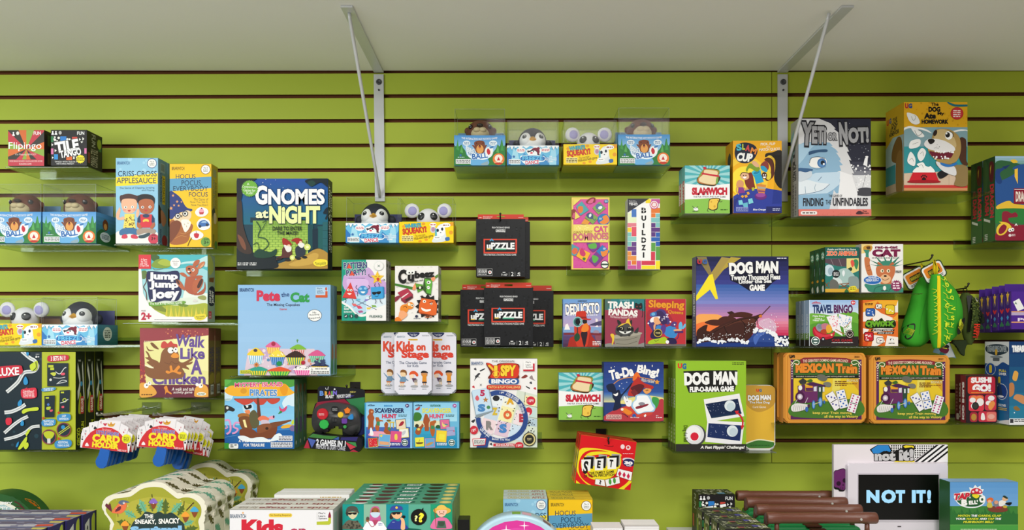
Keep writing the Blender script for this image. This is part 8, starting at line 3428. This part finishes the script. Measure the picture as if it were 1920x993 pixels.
# --- teal job boxes
d = .42; rect = (642, 944.5, 848, yl(.42))
jb = box('game_box', 'teal box with five portraits of workers, front of six', 'game box', rect, d, .0425, '1f9a92', """
m 630 890 .1354
r 17968e 85 400 385 1600
r 8ab8a0 385 400 695 1600
r 17909a 695 400 1005 1600
r 5aa890 1005 400 1310 1600
r 1f9a72 1310 400 1615 1600
b 0f5a4a 480 790 640 735 830 722 1020 735 1220 790 1220 1100 480 1100
@soldier_print
b 4f5048 135 520 150 460 190 432 240 428 290 450 310 500 315 530 230 500 140 535
b d8cfa8 165 515 290 515 285 570 230 610 175 570
p 16181a 165 520 290 515 285 545 250 550 228 535 200 552 168 545
b 3a3a34 140 520 170 515 165 560 150 570
b 6a6656 90 745 110 680 170 625 230 630 300 640 350 700 362 745
k 3f3e34 110 640 345 740 26 14
@doctor_print
b c8609a 465 600 480 480 510 440 560 430 600 460 612 560 620 620 540 690 480 640
b 9a6238 500 470 540 445 590 470 595 520 495 520
e 1a1a1a 510 500 9 7
e 1a1a1a 572 500 9 7
b c8dcee 483 520 605 520 590 570 540 590 495 565
b f0f0f4 395 760 400 690 440 640 500 640 540 700 590 640 640 650 670 690 685 760
p b84a6a 500 620 590 620 545 700
s a83a5a 8 450 650 490 710 530 700 540 640
b 9a6238 415 630 430 580 460 600 450 650
e 5a4a44 440 600 22 24
n 3a4a9a 590 660 640 700 2
@officer_print
b 3a4a9a 750 470 780 430 840 420 900 430 925 460 910 480 760 490
e e8c84a 840 450 17 17
b 3a2a24 745 600 770 520 900 510 900 540 800 540 790 600
b f0b88a 775 530 905 520 905 570 860 605 800 590
p 1a1a1e 780 520 895 515 890 540 850 545 838 530 815 550 780 545
b 2f3f94 720 745 750 660 800 615 860 640 910 620 960 680 990 745
b f0b88a 900 745 905 640 890 600 920 590 950 630 955 745
e 161616 938 578 24 22
n d8d8f0 780 648 815 655 1
@question_print
e 0f0f10 1148 580 112 112
p 0f0f10 1180 480 1210 450 1210 500
t f0e83a 1140 520 1215 655 B.12 R6|?
t f0f0a0 1088 555 1130 640 B.1 R4|?
@farmer_print
e e0b04a 1470 490 122 50
b e8c05a 1400 470 1410 430 1460 412 1510 425 1530 470
b f0c0a8 1400 490 1530 485 1515 550 1460 580 1410 550
s 8a4a2a 9 1430 540 1460 532 1495 540
e 3a2a20 1435 510 8 8
e 3a2a20 1492 510 8 8
b e070a0 1325 740 1340 640 1400 590 1520 590 1580 650 1595 740
p 4a6a5a 1395 735 1410 630 1510 630 1530 735
b 3a5040 1420 650 1500 650 1490 700 1430 700
l 8a4a3a 9 1365 460 1390 730
#T
r 4f9c7e 0 0 100 100
r 6fb898 0 94 100 100
o 2a6a58 43 16 65 76 8
t f2f4ee 46 24 62 70 R180 B.12|JOB!
b 6a2a34 10 20 20 20 18 60 12 60
b f0f0ea 8 62 22 62 18 88 10 84
b 5a3a3a 26 24 40 24 37 80 28 80
b 3a3a2a 70 22 84 22 82 76 73 76
e d8c86a 93 50 5.5 34
e e8d88a 93 50 3 18
#R
r 6a9a7a 0 0 100 100
l 2a5a4a 6 6 0 6 100
r a8a86a 30 0 60 100
""", R='6a9a7a', T='4f9c7e', group='teal job boxes on the low shelf')
for i in range(1, 6):
    dup(jb, (jb.location.x, jb.location.y+.0452*i, LZ), ('', 'teal box with white lettering on its top, second from the front', 'teal box with white lettering on its top, third from the front', 'teal box with white lettering on its top, fourth from the front', 'teal box with white lettering on its top, fifth from the front', 'teal box with white lettering on its top, nearest the wall')[i])
box('storage_box', 'black block peeking out at the right of the teal job boxes', 'box', (858, 974, 880, yl(.34)), .34, .05, '0c0c0e', '', R='15151a', T='1a1a1c', kind='plastic')
# --- slim boxes in the middle of the low shelf
d = .25; k = .2
c2 = box('game_box', 'pale blue box behind the pink round tin, front of three', 'game box', (943.5, 935, 1026.5, yl(.25)), d, .04, '93c8e4', 'm %f %f %f\n' % (943.5-62*k, 935-55*k, k)+CRISS, T='b8cfcf', L='6f9ab4', group='pale blue boxes on the low shelf')
h2 = box('game_box', 'yellow box with a blue band at the bottom, front of three', 'game box', (1028.5, 936, 1111.5, yl(.25)), d, .04, 'f5c51d', 'm %f %f %f\n' % (1028.5-590*k, 936-112*k, k)+HOCUS, T='d7be3c', R='c8a01c', group='yellow boxes on the low shelf')
for i, w in ((1, 'second'), (2, 'third')):
    behind(c2, .042*i, 'pale blue box on the low shelf, %s from the front, only its top showing' % w)
    behind(h2, .042*i, 'yellow box on the low shelf, %s from the front, only its top showing' % w, dx=-.001)
# --- round tin
d = .46; s = sc_(d); R = .132; cx = wx(969, d); zc = R
root = thing('game_tin', 'round pink and pale blue tin in front of the pale blue box', 'game tin', (cx, -d, LZ))
top = ZC-(965-640)*s; R = (top-LZ)/2; zc = R
bm = bmesh.new(); add_lathe(bm, [(R-.006, .0), (R-.001, .002), (R, .006), (R, .046), (R-.004, .05)], (0, 0, zc), 'y', 0, 64); fixn(bm); tn = obj('tin_body', bm, M('b4d4e4', 'tin'), root)
pl = dict(F=lambda x, y, l: (x*R, -l, zc-y*R))
print_art(Art("e d83a9a 0 0 .90 .90\ne e04aa8 0 .06 .82 .82\ne 8a5ac0 0 .30 .78 .72\n* f8f0f8 -.2 -.72 .10 .015 4\n* f8f0f8 .14 -.80 .10 .015 4\nt f6f2f8 -.62 -.68 .60 -.28 B.14 O3a2a6a,.05 C.5|Charmed"), tn, pl, name0='front_print')
print_art(Art("#E\nr 7aa83a 86 20 95 70\nr d8a8b8 74 20 84 70\nr 5a6a5a 118 10 128 40\nr 6a5a6a 50 10 60 60"), tn, dict(E=lambda x, y, l: ((R+l+.0004)*math.cos(math.radians(x)), .05*y/100, zc+(R+l+.0004)*math.sin(math.radians(x)))), name0='edge_print')
# --- white boxes right of the yellow ones
box('game_box', 'low white box right of the yellow boxes at the bottom edge', 'game box', (1112, 989, 1168, yl(.35)), .35, .06, 'ece9e8', "n c89a9a 1116 992 1160 996 1\n#T\nr e8e4e4 0 0 100 100", T='f0eeee')
box('game_box', 'white box with a raised lid at the bottom edge, left of the tile boxes', 'game box', (1171, 985.5, 1236, yl(.36)), .36, .07, 'e9e6e6', "r d8d4d4 1171 989 1236 990\n#T\nr efecec 0 0 100 100\nr dcd8d8 0 80 100 100", T='f0eeee', R='c8c4c2')
